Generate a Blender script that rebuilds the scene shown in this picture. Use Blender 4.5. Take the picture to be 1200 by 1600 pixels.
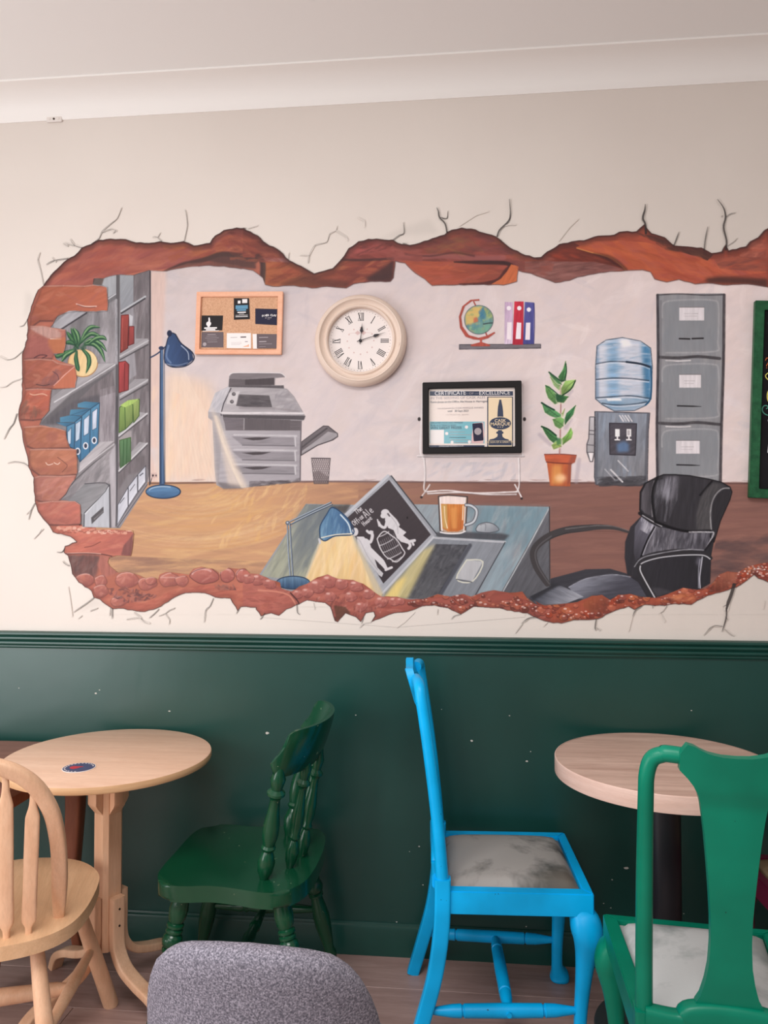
import bpy, bmesh, math, random
import numpy as np
from mathutils import Vector, Matrix, Euler
from mathutils.geometry import tessellate_polygon

# ---------------------------------------------------------------- camera, world, light, exposure
scene = bpy.context.scene
for o in list(bpy.data.objects): bpy.data.objects.remove(o)
CAM = Vector((0.0, -2.62, 1.43)); YAW = math.radians(5.7); PITCH = math.radians(1.4); FOCAL = 1200.0   # focal length in pixels of the 1200 x 1600 frame
cam = bpy.data.cameras.new('camera'); cam_ob = bpy.data.objects.new('camera', cam); scene.collection.objects.link(cam_ob)
cam.sensor_fit = 'HORIZONTAL'; cam.sensor_width = 36.0; cam.lens = 36.0 * FOCAL / 1200.0; cam.clip_start = 0.05
cam_ob.location = CAM; cam_ob.rotation_euler = (math.pi / 2 + PITCH, 0, YAW); scene.camera = cam_ob
world = bpy.data.worlds.new('world'); scene.world = world; world.use_nodes = True
bg = world.node_tree.nodes['Background']; bg.inputs[0].default_value = (1.0, 0.985, 0.985, 1); bg.inputs[1].default_value = 0.355
def area(name, loc, target, sx, sy, power, col):
    l = bpy.data.lights.new(name, 'AREA'); l.shape = 'RECTANGLE'; l.size = sx; l.size_y = sy; l.energy = power; l.color = col
    o = bpy.data.objects.new(name, l); scene.collection.objects.link(o); o.location = loc
    o.rotation_euler = (Vector(target) - Vector(loc)).to_track_quat('-Z', 'Y').to_euler(); return o
area('window_daylight', (-2.75, -2.25, 1.25), (-0.2, 0.0, 0.95), 1.5, 1.9, 45, (1.0, 0.99, 0.995))     # the street window in the left-hand wall
area('front_fill_light', (-1.3, -4.3, 2.15), (-0.3, -0.4, 0.3), 2.6, 1.3, 30, (1.0, 0.985, 0.98))  # fill light added behind the camera, tilted down towards lower wall and furniture
area('overhead_fill_light', (-0.5, -2.5, 2.94), (-0.5, -2.45, 0.0), 1.6, 1.2, 62, (1.0, 0.98, 0.97))  # unseen fill added overhead, facing down to brighten tabletops and floor
scene.view_settings.view_transform = 'Standard'; scene.view_settings.look = 'None'; scene.view_settings.gamma = 1.0
scene.view_settings.exposure = 0.0; scene.view_settings.use_curve_mapping = False
scene.cycles.max_bounces = 6; scene.cycles.diffuse_bounces = 4

# ---------------------------------------------------------------- helpers
C = scene.collection
def lin(c, a=1.0):
    return tuple(((v / 255) / 12.92 if v / 255 <= .04045 else ((v / 255 + .055) / 1.055) ** 2.4) for v in c) + (a,)
def obj(name, bm, m, parent=None, smooth=True, label=None, angle=40):
    me = bpy.data.meshes.new(name); bmesh.ops.recalc_face_normals(bm, faces=bm.faces); bm.to_mesh(me); bm.free(); me.materials.append(m)
    if smooth:
        for p in me.polygons: p.use_smooth = True
        me.set_sharp_from_angle(angle=math.radians(angle))
    o = bpy.data.objects.new(name, me); C.objects.link(o)
    if parent: o.parent = parent
    if label: o['label'] = label
    return o
def thing(name, label, cat, loc=(0, 0, 0), rotz=0, group=None):
    o = bpy.data.objects.new(name, None); C.objects.link(o); o.empty_display_size = .05; o.location = loc; o.rotation_euler = (0, 0, rotz)
    o['label'] = label; o['category'] = cat
    if group: o['group'] = group
    return o
def tag(o, label, cat, group=None):
    o['label'] = label; o['category'] = cat
    if group: o['group'] = group
    return o
def struct(name, bm, m, parent=None, **k):
    o = obj(name, bm, m, parent, **k); o['kind'] = 'structure'; return o
def box(bm, x0, x1, y0, y1, z0, z1, bev=0.0, seg=2):
    r = bmesh.ops.create_cube(bm, size=1); vs = r['verts']
    for v in vs: v.co = Vector(((x0 + x1) / 2 + v.co.x * (x1 - x0), (y0 + y1) / 2 + v.co.y * (y1 - y0), (z0 + z1) / 2 + v.co.z * (z1 - z0)))
    if bev:
        es = list({e for v in vs for e in v.link_edges}); bmesh.ops.bevel(bm, geom=es, offset=bev, segments=seg, affect='EDGES', profile=.6)
    return vs
def B(*a, **k):
    bm = bmesh.new(); box(bm, *a, **k); return bm
def catmull(P, n=6):
    P = [Vector(p) for p in P]; out = []
    for i in range(len(P) - 1):
        p0, p1, p2, p3 = P[max(0, i - 1)], P[i], P[i + 1], P[min(len(P) - 1, i + 2)]
        for j in range(n):
            t = j / n; out.append(.5 * ((2 * p1) + (-p0 + p2) * t + (2 * p0 - 5 * p1 + 4 * p2 - p3) * t * t + (-p0 + 3 * p1 - 3 * p2 + p3) * t ** 3))
    return out + [P[-1]]
def sweep(bm, P, S, up=(0, 0, 1), n=6, seg=12, ex=2.0, smooth=True):
    """sweep a superellipse (half width, half height) along P; up fixes the height direction; ex 2 = round, 6 = squared"""
    P = [Vector(p) for p in P]; S = [Vector((s[0], s[1], 0)) for s in S]
    if smooth and len(P) > 2: S = catmull(S, n); P = catmull(P, n)
    up = Vector(up); rings = []
    for i, p in enumerate(P):
        t = (P[min(len(P) - 1, i + 1)] - P[max(0, i - 1)]).normalized(); a = t.cross(up)
        a = a.normalized() if a.length > 1e-4 else Vector((1, 0, 0)); b = a.cross(t).normalized(); ring = []
        for k in range(seg):
            th = math.tau * (k + .5) / seg; c, s_ = math.cos(th), math.sin(th)
            u = math.copysign(abs(c) ** (2 / ex), c); v = math.copysign(abs(s_) ** (2 / ex), s_)
            ring.append(bm.verts.new(p + a * u * max(S[i].x, 1e-4) + b * v * max(S[i].y, 1e-4)))
        rings.append(ring)
    for r0, r1 in zip(rings, rings[1:]):
        for k in range(seg): bm.faces.new((r0[k], r0[(k + 1) % seg], r1[(k + 1) % seg], r1[k]))
    bm.faces.new(rings[0]); bm.faces.new(rings[-1][::-1]); return bm
def SW(*a, **k): return sweep(bmesh.new(), *a, **k)
def turned(p0, p1, prof, seg=20, up=None):
    """a turned member from p0 to p1; prof = [(t, r)...]"""
    p0, p1 = Vector(p0), Vector(p1); bm = bmesh.new(); t = (p1 - p0).normalized(); a = t.orthogonal().normalized(); b = t.cross(a); rings = []
    for (f, r) in prof:
        rings.append([bm.verts.new(p0.lerp(p1, f) + (a * math.cos(math.tau * k / seg) + b * math.sin(math.tau * k / seg)) * r) for k in range(seg)])
    for r0, r1 in zip(rings, rings[1:]):
        for k in range(seg): bm.faces.new((r0[k], r0[(k + 1) % seg], r1[(k + 1) % seg], r1[k]))
    bm.faces.new(rings[0]); bm.faces.new(rings[-1][::-1]); return bm
def lathe(prof, seg=48, axis='Z', c=(0, 0, 0), close=True):
    bm = bmesh.new(); c = Vector(c); rings = []
    for r, z in prof:
        if r < 1e-6: rings.append([bm.verts.new(c + (Vector((0, 0, z)) if axis == 'Z' else Vector((0, z, 0))))]); continue
        rings.append([bm.verts.new(c + (Vector((r * math.cos(a), r * math.sin(a), z)) if axis == 'Z' else Vector((r * math.cos(a), z, r * math.sin(a))))) for a in [math.tau * k / seg for k in range(seg)]])
    for r0, r1 in zip(rings, rings[1:]):
        for k in range(seg):
            q = [r0[k % len(r0)], r0[(k + 1) % len(r0)], r1[(k + 1) % len(r1)], r1[k % len(r1)]]; u = []
            for v in q:
                if v not in u: u.append(v)
            if len(u) > 2: bm.faces.new(u)
    return bm
def slab(outline, z0, z1, bev=.006, seg=3, dish=None):
    """flat board with this plan outline; rounded edges; dish(x, y) lowers the top"""
    bm = bmesh.new(); lo = [bm.verts.new((x, y, z0)) for x, y in outline]; hi = [bm.verts.new((x, y, z1)) for x, y in outline]; n = len(outline)
    bm.faces.new(lo[::-1]); top = bm.faces.new(hi); es = []
    for i in range(n): bm.faces.new((lo[i], lo[(i + 1) % n], hi[(i + 1) % n], hi[i]))
    es = [e for e in bm.edges if abs(e.verts[0].co.z - e.verts[1].co.z) < 1e-9]
    if bev: bmesh.ops.bevel(bm, geom=es, offset=bev, segments=seg, affect='EDGES', profile=.5, clamp_overlap=True)
    return bm
def smooth_loop(P, n=6):
    N = len(P); out = []; P = [Vector((p[0], p[1], 0)) for p in P]
    for i in range(N):
        p0, p1, p2, p3 = P[i - 1], P[i], P[(i + 1) % N], P[(i + 2) % N]
        for j in range(n):
            t = j / n; q = .5 * ((2 * p1) + (-p0 + p2) * t + (2 * p0 - 5 * p1 + 4 * p2 - p3) * t * t + (-p0 + 3 * p1 - 3 * p2 + p3) * t ** 3); out.append((q.x, q.y))
    return out
def plate(outline, t, holes=(), y=0.0, bev=0):
    """upright plate in the x-z plane, thickness t towards -y (outline = [(x, z)])"""
    bm = bmesh.new(); loops = [outline] + list(holes); pts = [Vector((p[0], p[1], 0)) for l in loops for p in l]
    tri = tessellate_polygon([[Vector((p[0], p[1], 0)) for p in l] for l in loops])
    f = [bm.verts.new((p.x, y - t, p.y)) for p in pts]; b = [bm.verts.new((p.x, y, p.y)) for p in pts] if t > 0 else None
    for a in tri:
        try:
            bm.faces.new([f[i] for i in a])
            if b: bm.faces.new([b[i] for i in a][::-1])
        except ValueError: pass
    if b:
        k = 0
        for l in loops:
            n = len(l)
            for i in range(n): bm.faces.new((f[k + i], f[k + (i + 1) % n], b[k + (i + 1) % n], b[k + i]))
            k += n
    return bm
def wall_point(u, v):
    """survey grid of the wall (1200 x 1600 reference units) -> wall metres (x, z)"""
    fw = Vector((-math.sin(YAW) * math.cos(PITCH), math.cos(YAW) * math.cos(PITCH), math.sin(PITCH))); r = Vector((math.cos(YAW), math.sin(YAW), 0)); up = r.cross(fw)
    d = fw + r * (u - 600) / FOCAL - up * (v - 800) / FOCAL; t = -CAM.y / d.y
    return (CAM.x + d.x * t, CAM.z + d.z * t)

# ---------------------------------------------------------------- materials
class M:
    def __init__(s, name, col=(200, 200, 200), rough=.5, spec=.5, metal=0):
        s.m = bpy.data.materials.new(name); s.m.use_nodes = True; s.nt = s.m.node_tree; s.b = s.nt.nodes['Principled BSDF']
        s.b.inputs['Base Color'].default_value = lin(col); s.b.inputs['Roughness'].default_value = rough; s.b.inputs['Specular IOR Level'].default_value = spec; s.b.inputs['Metallic'].default_value = metal
        s.src = None; s.col = col; s.h = None
    def n(s, t, **k):
        q = s.nt.nodes.new(t)
        for a, v in k.items(): setattr(q, a, v)
        return q
    def l(s, a, b): s.nt.links.new(a, b)
    def coords(s, scale=(1, 1, 1), rot=(0, 0, 0), kind='Object'):
        tc = s.n('ShaderNodeTexCoord'); mp = s.n('ShaderNodeMapping'); mp.inputs['Scale'].default_value = scale; mp.inputs['Rotation'].default_value = rot
        s.l(tc.outputs[kind], mp.inputs[0]); return mp.outputs[0]
    def noise(s, scale, vec, detail=3, rough=.5, dist=0):
        q = s.n('ShaderNodeTexNoise'); q.inputs['Scale'].default_value = scale; q.inputs['Detail'].default_value = detail; q.inputs['Roughness'].default_value = rough; q.inputs['Distortion'].default_value = dist
        s.l(vec, q.inputs['Vector']); return q.outputs['Fac']
    def ramp(s, fac, stops):
        q = s.n('ShaderNodeValToRGB'); e = q.color_ramp.elements
        while len(e) < len(stops): e.new(.5)
        for k, (p, c) in enumerate(stops): e[k].position = p; e[k].color = lin(c) if len(c) == 3 else c
        s.l(fac, q.inputs[0]); return q.outputs[0]
    def mix(s, fac, b, a=None):
        q = s.n('ShaderNodeMix', data_type='RGBA'); a = a if a is not None else s.src
        if hasattr(fac, 'is_output'): s.l(fac, q.inputs[0])
        else: q.inputs[0].default_value = fac
        for v, i in ((a, 6), (b, 7)):
            if v is None: q.inputs[i].default_value = lin(s.col)
            elif hasattr(v, 'is_output'): s.l(v, q.inputs[i])
            else: q.inputs[i].default_value = lin(v)
        s.src = q.outputs[2]; s.l(s.src, s.b.inputs['Base Color']); return s.src
    def bump(s, h, strength=.2, dist=.002):
        q = s.n('ShaderNodeBump'); q.inputs['Strength'].default_value = strength; q.inputs['Distance'].default_value = dist; s.l(h, q.inputs['Height'])
        if s.h: s.l(s.h, q.inputs['Normal'])
        s.h = q.outputs[0]; s.l(s.h, s.b.inputs['Normal'])
    def setcol(s, sock): s.src = sock; s.l(sock, s.b.inputs['Base Color'])
def wood(name, c0, c1, axis=(1, 12, 12), rough=.5, scale=3.0, spec=.4, bump=.15):
    m = M(name, c0, rough, spec); v = m.coords(axis); a = m.noise(scale, v, 4, .6, .6); m.setcol(m.ramp(a, [(.3, c0), (.7, c1)]))
    f = m.noise(scale * 9, v, 2, .7); g = m.ramp(f, [(.35, (0, 0, 0)), (.7, (255, 255, 255))]); m.mix(.0, c1); q = m.n('ShaderNodeMath', operation='MULTIPLY'); q.inputs[1].default_value = .22
    m.l(g, q.inputs[0]); m.mix(q.outputs[0], tuple(int(x * .82) for x in c0)); m.bump(f, bump, .0006); return m.m
def gloss(name, col, rough=.3, chips=None, chipscale=55, chipamt=.735, vary=.08, spec=.5):
    m = M(name, col, rough, spec); v = m.coords(); a = m.noise(6, v, 3); m.setcol(m.ramp(a, [(.3, tuple(int(x * (1 - vary)) for x in col)), (.7, tuple(min(255, int(x * (1 + vary))) for x in col))]))
    if chips:
        f = m.noise(chipscale, v, 4, .65); k = m.ramp(f, [(chipamt, (0, 0, 0)), (chipamt + .015, (255, 255, 255))]); m.mix(k, chips)
    m.bump(m.noise(90, v, 2), .08, .001); m.bump(m.noise(9, v, 2), .1, .004); return m.m
MT = {}
def mats():
    w = M('white_wall_paint', (226, 217, 209), .62, .35); v = w.coords(kind='Object'); a = w.noise(1.3, v, 3); w.setcol(w.ramp(a, [(.3, (222, 212, 204)), (.7, (228, 219, 211))]))
    w.bump(w.noise(14, w.coords((1, 1, .35)), 3), .25, .004); w.bump(w.noise(160, v, 2), .12, .001); MT['white'] = w.m
    w = M('ceiling_paint', (250, 249, 247), .8, .2); w.bump(w.noise(5, w.coords(), 3), .2, .006); MT['ceiling'] = w.m
    w = M('coving_paint', (248, 244, 240), .55, .4); w.bump(w.noise(12, w.coords((.4, 1, 1)), 3), .2, .003); MT['coving'] = w.m
    g = M('dark_green_wall_paint', (17, 64, 57), .33, .62); v = g.coords(); a = g.noise(2.0, v, 4, .6); g.setcol(g.ramp(a, [(.3, (14, 61, 54)), (.7, (21, 69, 62))]))
    f = g.noise(23, v, 3, .7); k = g.ramp(f, [(.74, (0, 0, 0)), (.76, (70, 70, 70))]); g.mix(k, (120, 140, 130)); g.bump(g.noise(30, g.coords((1, 1, .3)), 3), .15, .002); g.bump(g.noise(3, v, 3), .2, .01); MT['green'] = g.m
    MT['green_trim'] = gloss('dark_green_gloss_trim', (20, 66, 58), .30, vary=.06)
    MT['plank'] = wood('floor_laminate', (158, 126, 119), (186, 156, 147), (1.2, 14, 14), .42, 2.2, .5, .1)
    MT['plank_b'] = wood('floor_laminate_darker', (148, 118, 111), (176, 146, 138), (1.2, 14, 14), .42, 2.6, .5, .1)
    MT['pine'] = wood('pale_pine', (222, 172, 136), (238, 196, 162), (9, 9, 1.0), .42, 2.4, .5)
    MT['pine_top'] = wood('pale_pine_veneer', (226, 184, 156), (238, 202, 176), (1.2, 10, 10), .45, 3, .4, .05)
    MT['pine_edge'] = wood('pale_pine_edge', (222, 180, 136), (206, 160, 118), (2, 2, 40), .5, 4)
    MT['laminate'] = wood('ash_laminate', (192, 158, 142), (222, 192, 176), (1.6, 16, 16), .5, 2.2, .3, .03)
    MT['laminate_edge'] = wood('ash_laminate_edge', (224, 188, 172), (236, 204, 190), (2, 2, 30), .5, 3, .3, .03)
    MT['mahogany'] = wood('red_brown_wood', (134, 78, 56), (164, 102, 76), (6, 6, 1.0), .4, 3)
    MT['brown_top'] = wood('brown_table_top', (128, 88, 76), (150, 108, 94), (1.5, 9, 9), .45, 3)
    MT['dark_green'] = gloss('dark_green_chair_paint', (14, 68, 44), .2, (160, 170, 140), 60, .70)
    MT['blue'] = gloss('bright_blue_chair_paint', (0, 168, 230), .38, (16, 56, 80), 48, .70, spec=.3)
    MT['emerald'] = gloss('emerald_chair_paint', (0, 118, 92), .36, (10, 50, 42), 50, .715, spec=.3)
    MT['maroon'] = gloss('maroon_chair_paint', (104, 22, 52), .3)
    def cushion(name, c, dark, brown):
        m = M(name, c, .75, .2); v = m.coords(); a = m.noise(3.4, v, 5, .62, .3); m.setcol(m.ramp(a, [(.2, c), (.46, c), (.62, dark)])); b = m.noise(3.1, m.coords((1.7, 1, 1)), 3); k = m.ramp(b, [(.48, (0, 0, 0)), (.72, (190, 190, 190))]); m.mix(k, brown)
        m.bump(m.noise(140, v, 3), .25, .001); m.bump(m.noise(5, v, 3), .25, .006); return m.m
    MT['cushion_grey'] = cushion('grey_stained_seat_fabric', (160, 156, 152), (78, 80, 78), (138, 126, 114)); MT['cushion_pale'] = cushion('pale_seat_fabric', (190, 193, 193), (138, 146, 146), (176, 178, 174))
    MT['cushion_brown'] = cushion('brown_patterned_seat_fabric', (170, 150, 120), (120, 100, 70), (120, 100, 84))
    m = M('grey_tweed', (108, 105, 114), .9, .15); v = m.coords(); a = m.noise(330, v, 2, .7); m.setcol(m.ramp(a, [(.30, (78, 76, 86)), (.48, (116, 112, 122)), (.68, (166, 160, 172))])); b = m.noise(90, v, 3, .7); m.mix(m.ramp(b, [(.52, (0, 0, 0)), (.75, (120, 120, 120))]), (84, 80, 96))
    m.bump(a, .5, .0015); MT['tweed'] = m.m
    MT['black_metal'] = M('black_powder_coat', (20, 20, 26), .38, .5).m; MT['steel'] = M('brushed_steel', (150, 150, 152), .35, .5, .9).m; MT['screw'] = M('dark_screw', (70, 56, 48), .4, .5, .7).m
    m = M('cream_clock_paint', (226, 206, 190), .45, .4); v = m.coords(); f = m.noise(34, v, 4, .7); m.setcol(m.ramp(m.noise(5, v, 2), [(.3, (220, 198, 182)), (.7, (230, 211, 197))])); m.mix(m.ramp(f, [(.70, (0, 0, 0)), (.72, (200, 200, 200))]), (140, 96, 78)); m.bump(f, .15, .001); MT['clock'] = m.m
    MT['dial'] = M('clock_dial', (232, 222, 218), .5, .4).m; MT['ink'] = M('black_print', (50, 46, 50), .6, .3).m; MT['dial_print'] = M('faded_red_print', (214, 186, 182), .6, .3).m
    MT['orange_wood'] = wood('orange_pine_frame', (232, 168, 134), (240, 186, 154), (3, 8, 8), .45, 3)
    m = M('cork', (188, 138, 104), .85, .15); v = m.coords(); a = m.noise(260, v, 3, .8); m.setcol(m.ramp(a, [(.3, (188, 140, 108)), (.7, (224, 180, 148))])); m.bump(a, .3, .001); MT['cork'] = m.m
    for k, c in dict(card_black=(34, 30, 32), card_navy=(36, 34, 58), card_grey=(104, 92, 96), card_white=(238, 232, 230), print_white=(236, 232, 232), print_grey=(170, 160, 164), print_blue=(96, 146, 176), print_navy=(58, 66, 88), paper=(238, 224, 216), paper_cream=(240, 218, 184), flyer_blue=(126, 186, 198),
                     frame_black=(24, 20, 21), mount=(226, 214, 208), chalk_white=(220, 220, 224), chalk_teal=(80, 150, 130), chalk_orange=(206, 110, 60), chalk_yellow=(220, 214, 110), chalk_blue=(80, 120, 200), print_pale=(190, 176, 172), pink=(222, 186, 186), badge_blue=(74, 80, 112), badge_red=(190, 60, 72)).items():
        MT[k] = M(k.replace('_', ' ') + ' surface', c, .6 if 'chalk' not in k else .9, .25).m
    m = M('green_frame_paint', (22, 86, 52), .4, .4); v = m.coords(); f = m.noise(40, v, 3, .7); m.setcol(m.ramp(f, [(.3, (16, 72, 44)), (.72, (40, 104, 66))])); MT['frame_green'] = m.m
    m = M('chalkboard', (24, 24, 27), .85, .2); m.setcol(m.ramp(m.noise(7, m.coords(), 4), [(.3, (20, 20, 23)), (.8, (34, 33, 36))])); MT['slate'] = m.m
    g = M('picture_glass', (255, 255, 255), .05, .5); g.b.inputs['Transmission Weight'].default_value = 1.0; g.b.inputs['IOR'].default_value = 1.45
    tr = g.n('ShaderNodeBsdfTransparent'); mx = g.n('ShaderNodeMixShader'); mx.inputs[0].default_value = .012; gl = g.n('ShaderNodeBsdfGlossy'); gl.inputs['Roughness'].default_value = .05
    g.l(tr.outputs[0], mx.inputs[1]); g.l(gl.outputs[0], mx.inputs[2]); g.l(mx.outputs[0], g.nt.nodes['Material Output'].inputs[0]); MT['glass'] = g.m
    MT['plastic'] = M('white_plastic', (232, 224, 218), .45, .4).m; MT['chip'] = M('bare_plaster_chip', (200, 196, 188), .8, .2).m; MT['dark_wood_leg'] = M('dark_chair_leg', (48, 38, 34), .45, .4).m
mats()
# ---------------------------------------------------------------- the mural: painted with brush strokes on a wall-sized canvas
CROPS = {'p': (0, 0, 1), 'c1': (0, 300, 3), 'c2': (0, 660, 3), 'c3': (280, 430, 3), 'c4': (600, 430, 4), 'c5': (820, 300, 3.158),
         'c6': (820, 660, 3.158), 'c7': (380, 740, 2.5), 'c8': (380, 300, 2.609), 'd1': (30, 410, 5.4545), 'd2': (30, 620, 5.4545),
         'd3': (520, 740, 6), 'd4': (840, 550, 6.667), 'd5': (300, 450, 8), 'd6': (100, 820, 4), 'd7': (960, 730, 6), 'd8': (320, 570, 5.4545)}
def Q(crop, s):
    ox, oy, k = CROPS[crop]
    return [(ox + float(a.split(',')[0]) / k, oy + float(a.split(',')[1]) / k) for a in s.split()]

CX0, CX1, CZ0, CZ1, CS = -1.72, 1.32, 1.06, 2.66, 740.0          # the painted stretch of wall in metres, canvas pixels per metre
CW, CH = int((CX1 - CX0) * CS), int((CZ1 - CZ0) * CS)
KW = CS / 458.0                                                    # brush widths
def tocanvas(P):
    out = []
    for (x, y) in P:
        X, Z = wall_point(x, y)
        out.append(((X - CX0) * CS, (CZ1 - Z) * CS))
    return np.array(out)

class Canvas:
    def __init__(s):
        s.C = np.zeros((CH, CW, 3), np.float32); s.A = np.zeros((CH, CW), np.float32); s.clip = None
        s.rng = np.random.default_rng(7); s.lat = s.rng.random((128, 128)).astype(np.float32)
    def vn(s, x, y):
        xi = np.floor(x).astype(int); yi = np.floor(y).astype(int); fx = x - xi; fy = y - yi
        fx = fx * fx * (3 - 2 * fx); fy = fy * fy * (3 - 2 * fy); L = s.lat
        a = L[yi & 127, xi & 127]; b = L[yi & 127, (xi + 1) & 127]; c = L[(yi + 1) & 127, xi & 127]; d = L[(yi + 1) & 127, (xi + 1) & 127]
        return (a * (1 - fx) + b * fx) * (1 - fy) + (c * (1 - fx) + d * fx) * fy
    def streak(s, box, ang, sc, asp):
        y0, y1, x0, x1 = box
        yy, xx = np.mgrid[y0:y1, x0:x1].astype(np.float32); a = math.radians(ang)
        u = (xx * math.cos(a) - yy * math.sin(a)) / (sc * asp); v = (xx * math.sin(a) + yy * math.cos(a)) / sc
        return (s.vn(u, v) * .5 + s.vn(u * 2.1 + 9, v * 2.3 + 5) * .3 + s.vn(u * 4.3 + 3, v * 5.1 + 1) * .2) * 2 - 1
    def comp(s, box, cov, col, alpha=1.0):
        y0, y1, x0, x1 = box
        cov = cov * alpha
        if s.clip is not None: cov = cov * s.clip[y0:y1, x0:x1]
        c3 = cov[..., None]
        s.C[y0:y1, x0:x1] = s.C[y0:y1, x0:x1] * (1 - c3) + np.asarray(col, np.float32) * c3
        s.A[y0:y1, x0:x1] = s.A[y0:y1, x0:x1] * (1 - cov) + cov
    def cover(s, P, soft=0):
        P = tocanvas(P); m = int(soft * KW * 2) + 2
        x0 = max(0, int(P[:, 0].min()) - m); x1 = min(CW, int(P[:, 0].max()) + m + 1)
        y0 = max(0, int(P[:, 1].min()) - m); y1 = min(CH, int(P[:, 1].max()) + m + 1)
        if x1 <= x0 or y1 <= y0: return None, None
        SS = 3; H = (y1 - y0) * SS; W = x1 - x0
        acc = np.zeros((H, W + 3), np.float32)
        for (ax, ay), (bx, by) in zip(P, np.roll(P, -1, 0)):
            ay_, by_ = (ay - y0) * SS, (by - y0) * SS
            if ay_ == by_: continue
            sg = 1.0 if by_ > ay_ else -1.0
            lo, hi = min(ay_, by_), max(ay_, by_)
            r = np.arange(max(0, math.ceil(lo - .5)), min(H, math.ceil(hi - .5)))
            if len(r) == 0: continue
            t = (r + .5 - ay_) / (by_ - ay_); x = np.clip(ax + t * (bx - ax) - x0, 0, W)
            xi = x.astype(int); fr = x - xi
            acc[r, xi] += sg * (1 - fr); acc[r, xi + 1] += sg * fr
        cov = np.clip(np.abs(np.cumsum(acc, 1))[:, :W], 0, 1).reshape(y1 - y0, SS, W).mean(1)
        if soft:
            n = max(1, int(soft * KW))
            for ax in (0, 1):
                for _ in range(2):
                    k = np.ones(2 * n + 1) / (2 * n + 1)
                    pad = [(n, n) if i == ax else (0, 0) for i in (0, 1)]
                    cs = np.cumsum(np.pad(cov, [(n + 1, n) if i == ax else (0, 0) for i in (0, 1)]), axis=ax)
                    L = cov.shape[ax]
                    cov = (cs[2 * n + 1:2 * n + 1 + L] - cs[:L]) / (2 * n + 1) if ax == 0 else (cs[:, 2 * n + 1:2 * n + 1 + L] - cs[:, :L]) / (2 * n + 1)
        return (y0, y1, x0, x1), cov.astype(np.float32)
    def fill(s, P, col, col2=None, g=None, alpha=1, soft=0, nz=.05, ang=90, sc=3.0, asp=8):
        """polygon in col, or a gradient col -> col2 along g = (x0, y0, x1, y1), streaked by the brush along ang"""
        box, cov = s.cover(P, soft)
        if box is None: return
        y0, y1, x0, x1 = box; c = np.zeros((y1 - y0, x1 - x0, 3), np.float32) + np.asarray(col, np.float32)
        st = s.streak(box, ang, sc * KW, asp)
        if col2 is not None:
            (ax, ay), (bx, by) = tocanvas([(g[0], g[1]), (g[2], g[3])])
            yy, xx = np.mgrid[y0:y1, x0:x1]; L = (bx - ax) ** 2 + (by - ay) ** 2
            t = np.clip(((xx - ax) * (bx - ax) + (yy - ay) * (by - ay)) / L + st * .12, 0, 1)[..., None]
            c = c * (1 - t) + np.asarray(col2, np.float32) * t
        c = np.clip(c * (1 + nz * st[..., None]), 0, 255)
        s.comp(box, cov, c, alpha)
    def line(s, P, w, col, alpha=1, soft=.6, taper=(1, 1), dry=0, smooth=True):
        """brush line of width w (photo px); taper = relative width at both ends; dry = broken bristle marks"""
        P = tocanvas(P)
        if smooth and len(P) > 2:
            Qs = []; n = len(P)
            for i in range(n - 1):
                p0, p1, p2, p3 = P[max(0, i - 1)], P[i], P[i + 1], P[min(n - 1, i + 2)]
                for t in (0, .25, .5, .75):
                    Qs.append(.5 * ((2 * p1) + (-p0 + p2) * t + (2 * p0 - 5 * p1 + 4 * p2 - p3) * t * t + (-p0 + 3 * p1 - 3 * p2 + p3) * t ** 3))
            P = np.array(Qs + [P[-1]])
        n = len(P) - 1; hw = w * KW / 2; m = int(hw + soft * KW + 2)
        for i in range(n):
            if i and np.hypot(*(P[i + 1] - P[i])) < 1e-6: continue
        x0 = max(0, int(P[:, 0].min()) - m); x1 = min(CW, int(P[:, 0].max()) + m + 1)
        y0 = max(0, int(P[:, 1].min()) - m); y1 = min(CH, int(P[:, 1].max()) + m + 1)
        if x1 <= x0 or y1 <= y0: return
        cov = np.zeros((y1 - y0, x1 - x0), np.float32)
        sf = max(.5, soft * KW)
        for i in range(n):
            a, b = P[i], P[i + 1]
            sx0 = max(x0, int(min(a[0], b[0])) - m); sx1 = min(x1, int(max(a[0], b[0])) + m + 1)
            sy0 = max(y0, int(min(a[1], b[1])) - m); sy1 = min(y1, int(max(a[1], b[1])) + m + 1)
            if sx1 <= sx0 or sy1 <= sy0: continue
            yy, xx = np.mgrid[sy0:sy1, sx0:sx1].astype(np.float32); d = b - a; L = float(d @ d) + 1e-9
            t = np.clip(((xx - a[0]) * d[0] + (yy - a[1]) * d[1]) / L, 0, 1)
            ds = np.hypot(xx - a[0] - t * d[0], yy - a[1] - t * d[1]); T = (i + t) / n
            k = np.minimum(1, np.minimum(taper[0] + (1 - taper[0]) * T / .35, taper[1] + (1 - taper[1]) * (1 - T) / .35))
            cc = np.clip((hw * k - ds) / sf + .5, 0, 1)
            v = cov[sy0 - y0:sy1 - y0, sx0 - x0:sx1 - x0]; np.maximum(v, cc, out=v)
        box = (y0, y1, x0, x1)
        if dry:
            d = P[-1] - P[0]; ang = -math.degrees(math.atan2(d[1], d[0]))
            st = s.streak(box, ang, 1.6, 9); cov = cov * np.clip(.75 + st * dry * 1.8, 0, 1)
        s.comp(box, cov, col, alpha)
    def mask(s, P):
        M = np.zeros((CH, CW), np.float32); box, cov = s.cover(P)
        if box is None: return M
        M[box[0]:box[1], box[2]:box[3]] = cov; return M
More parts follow.
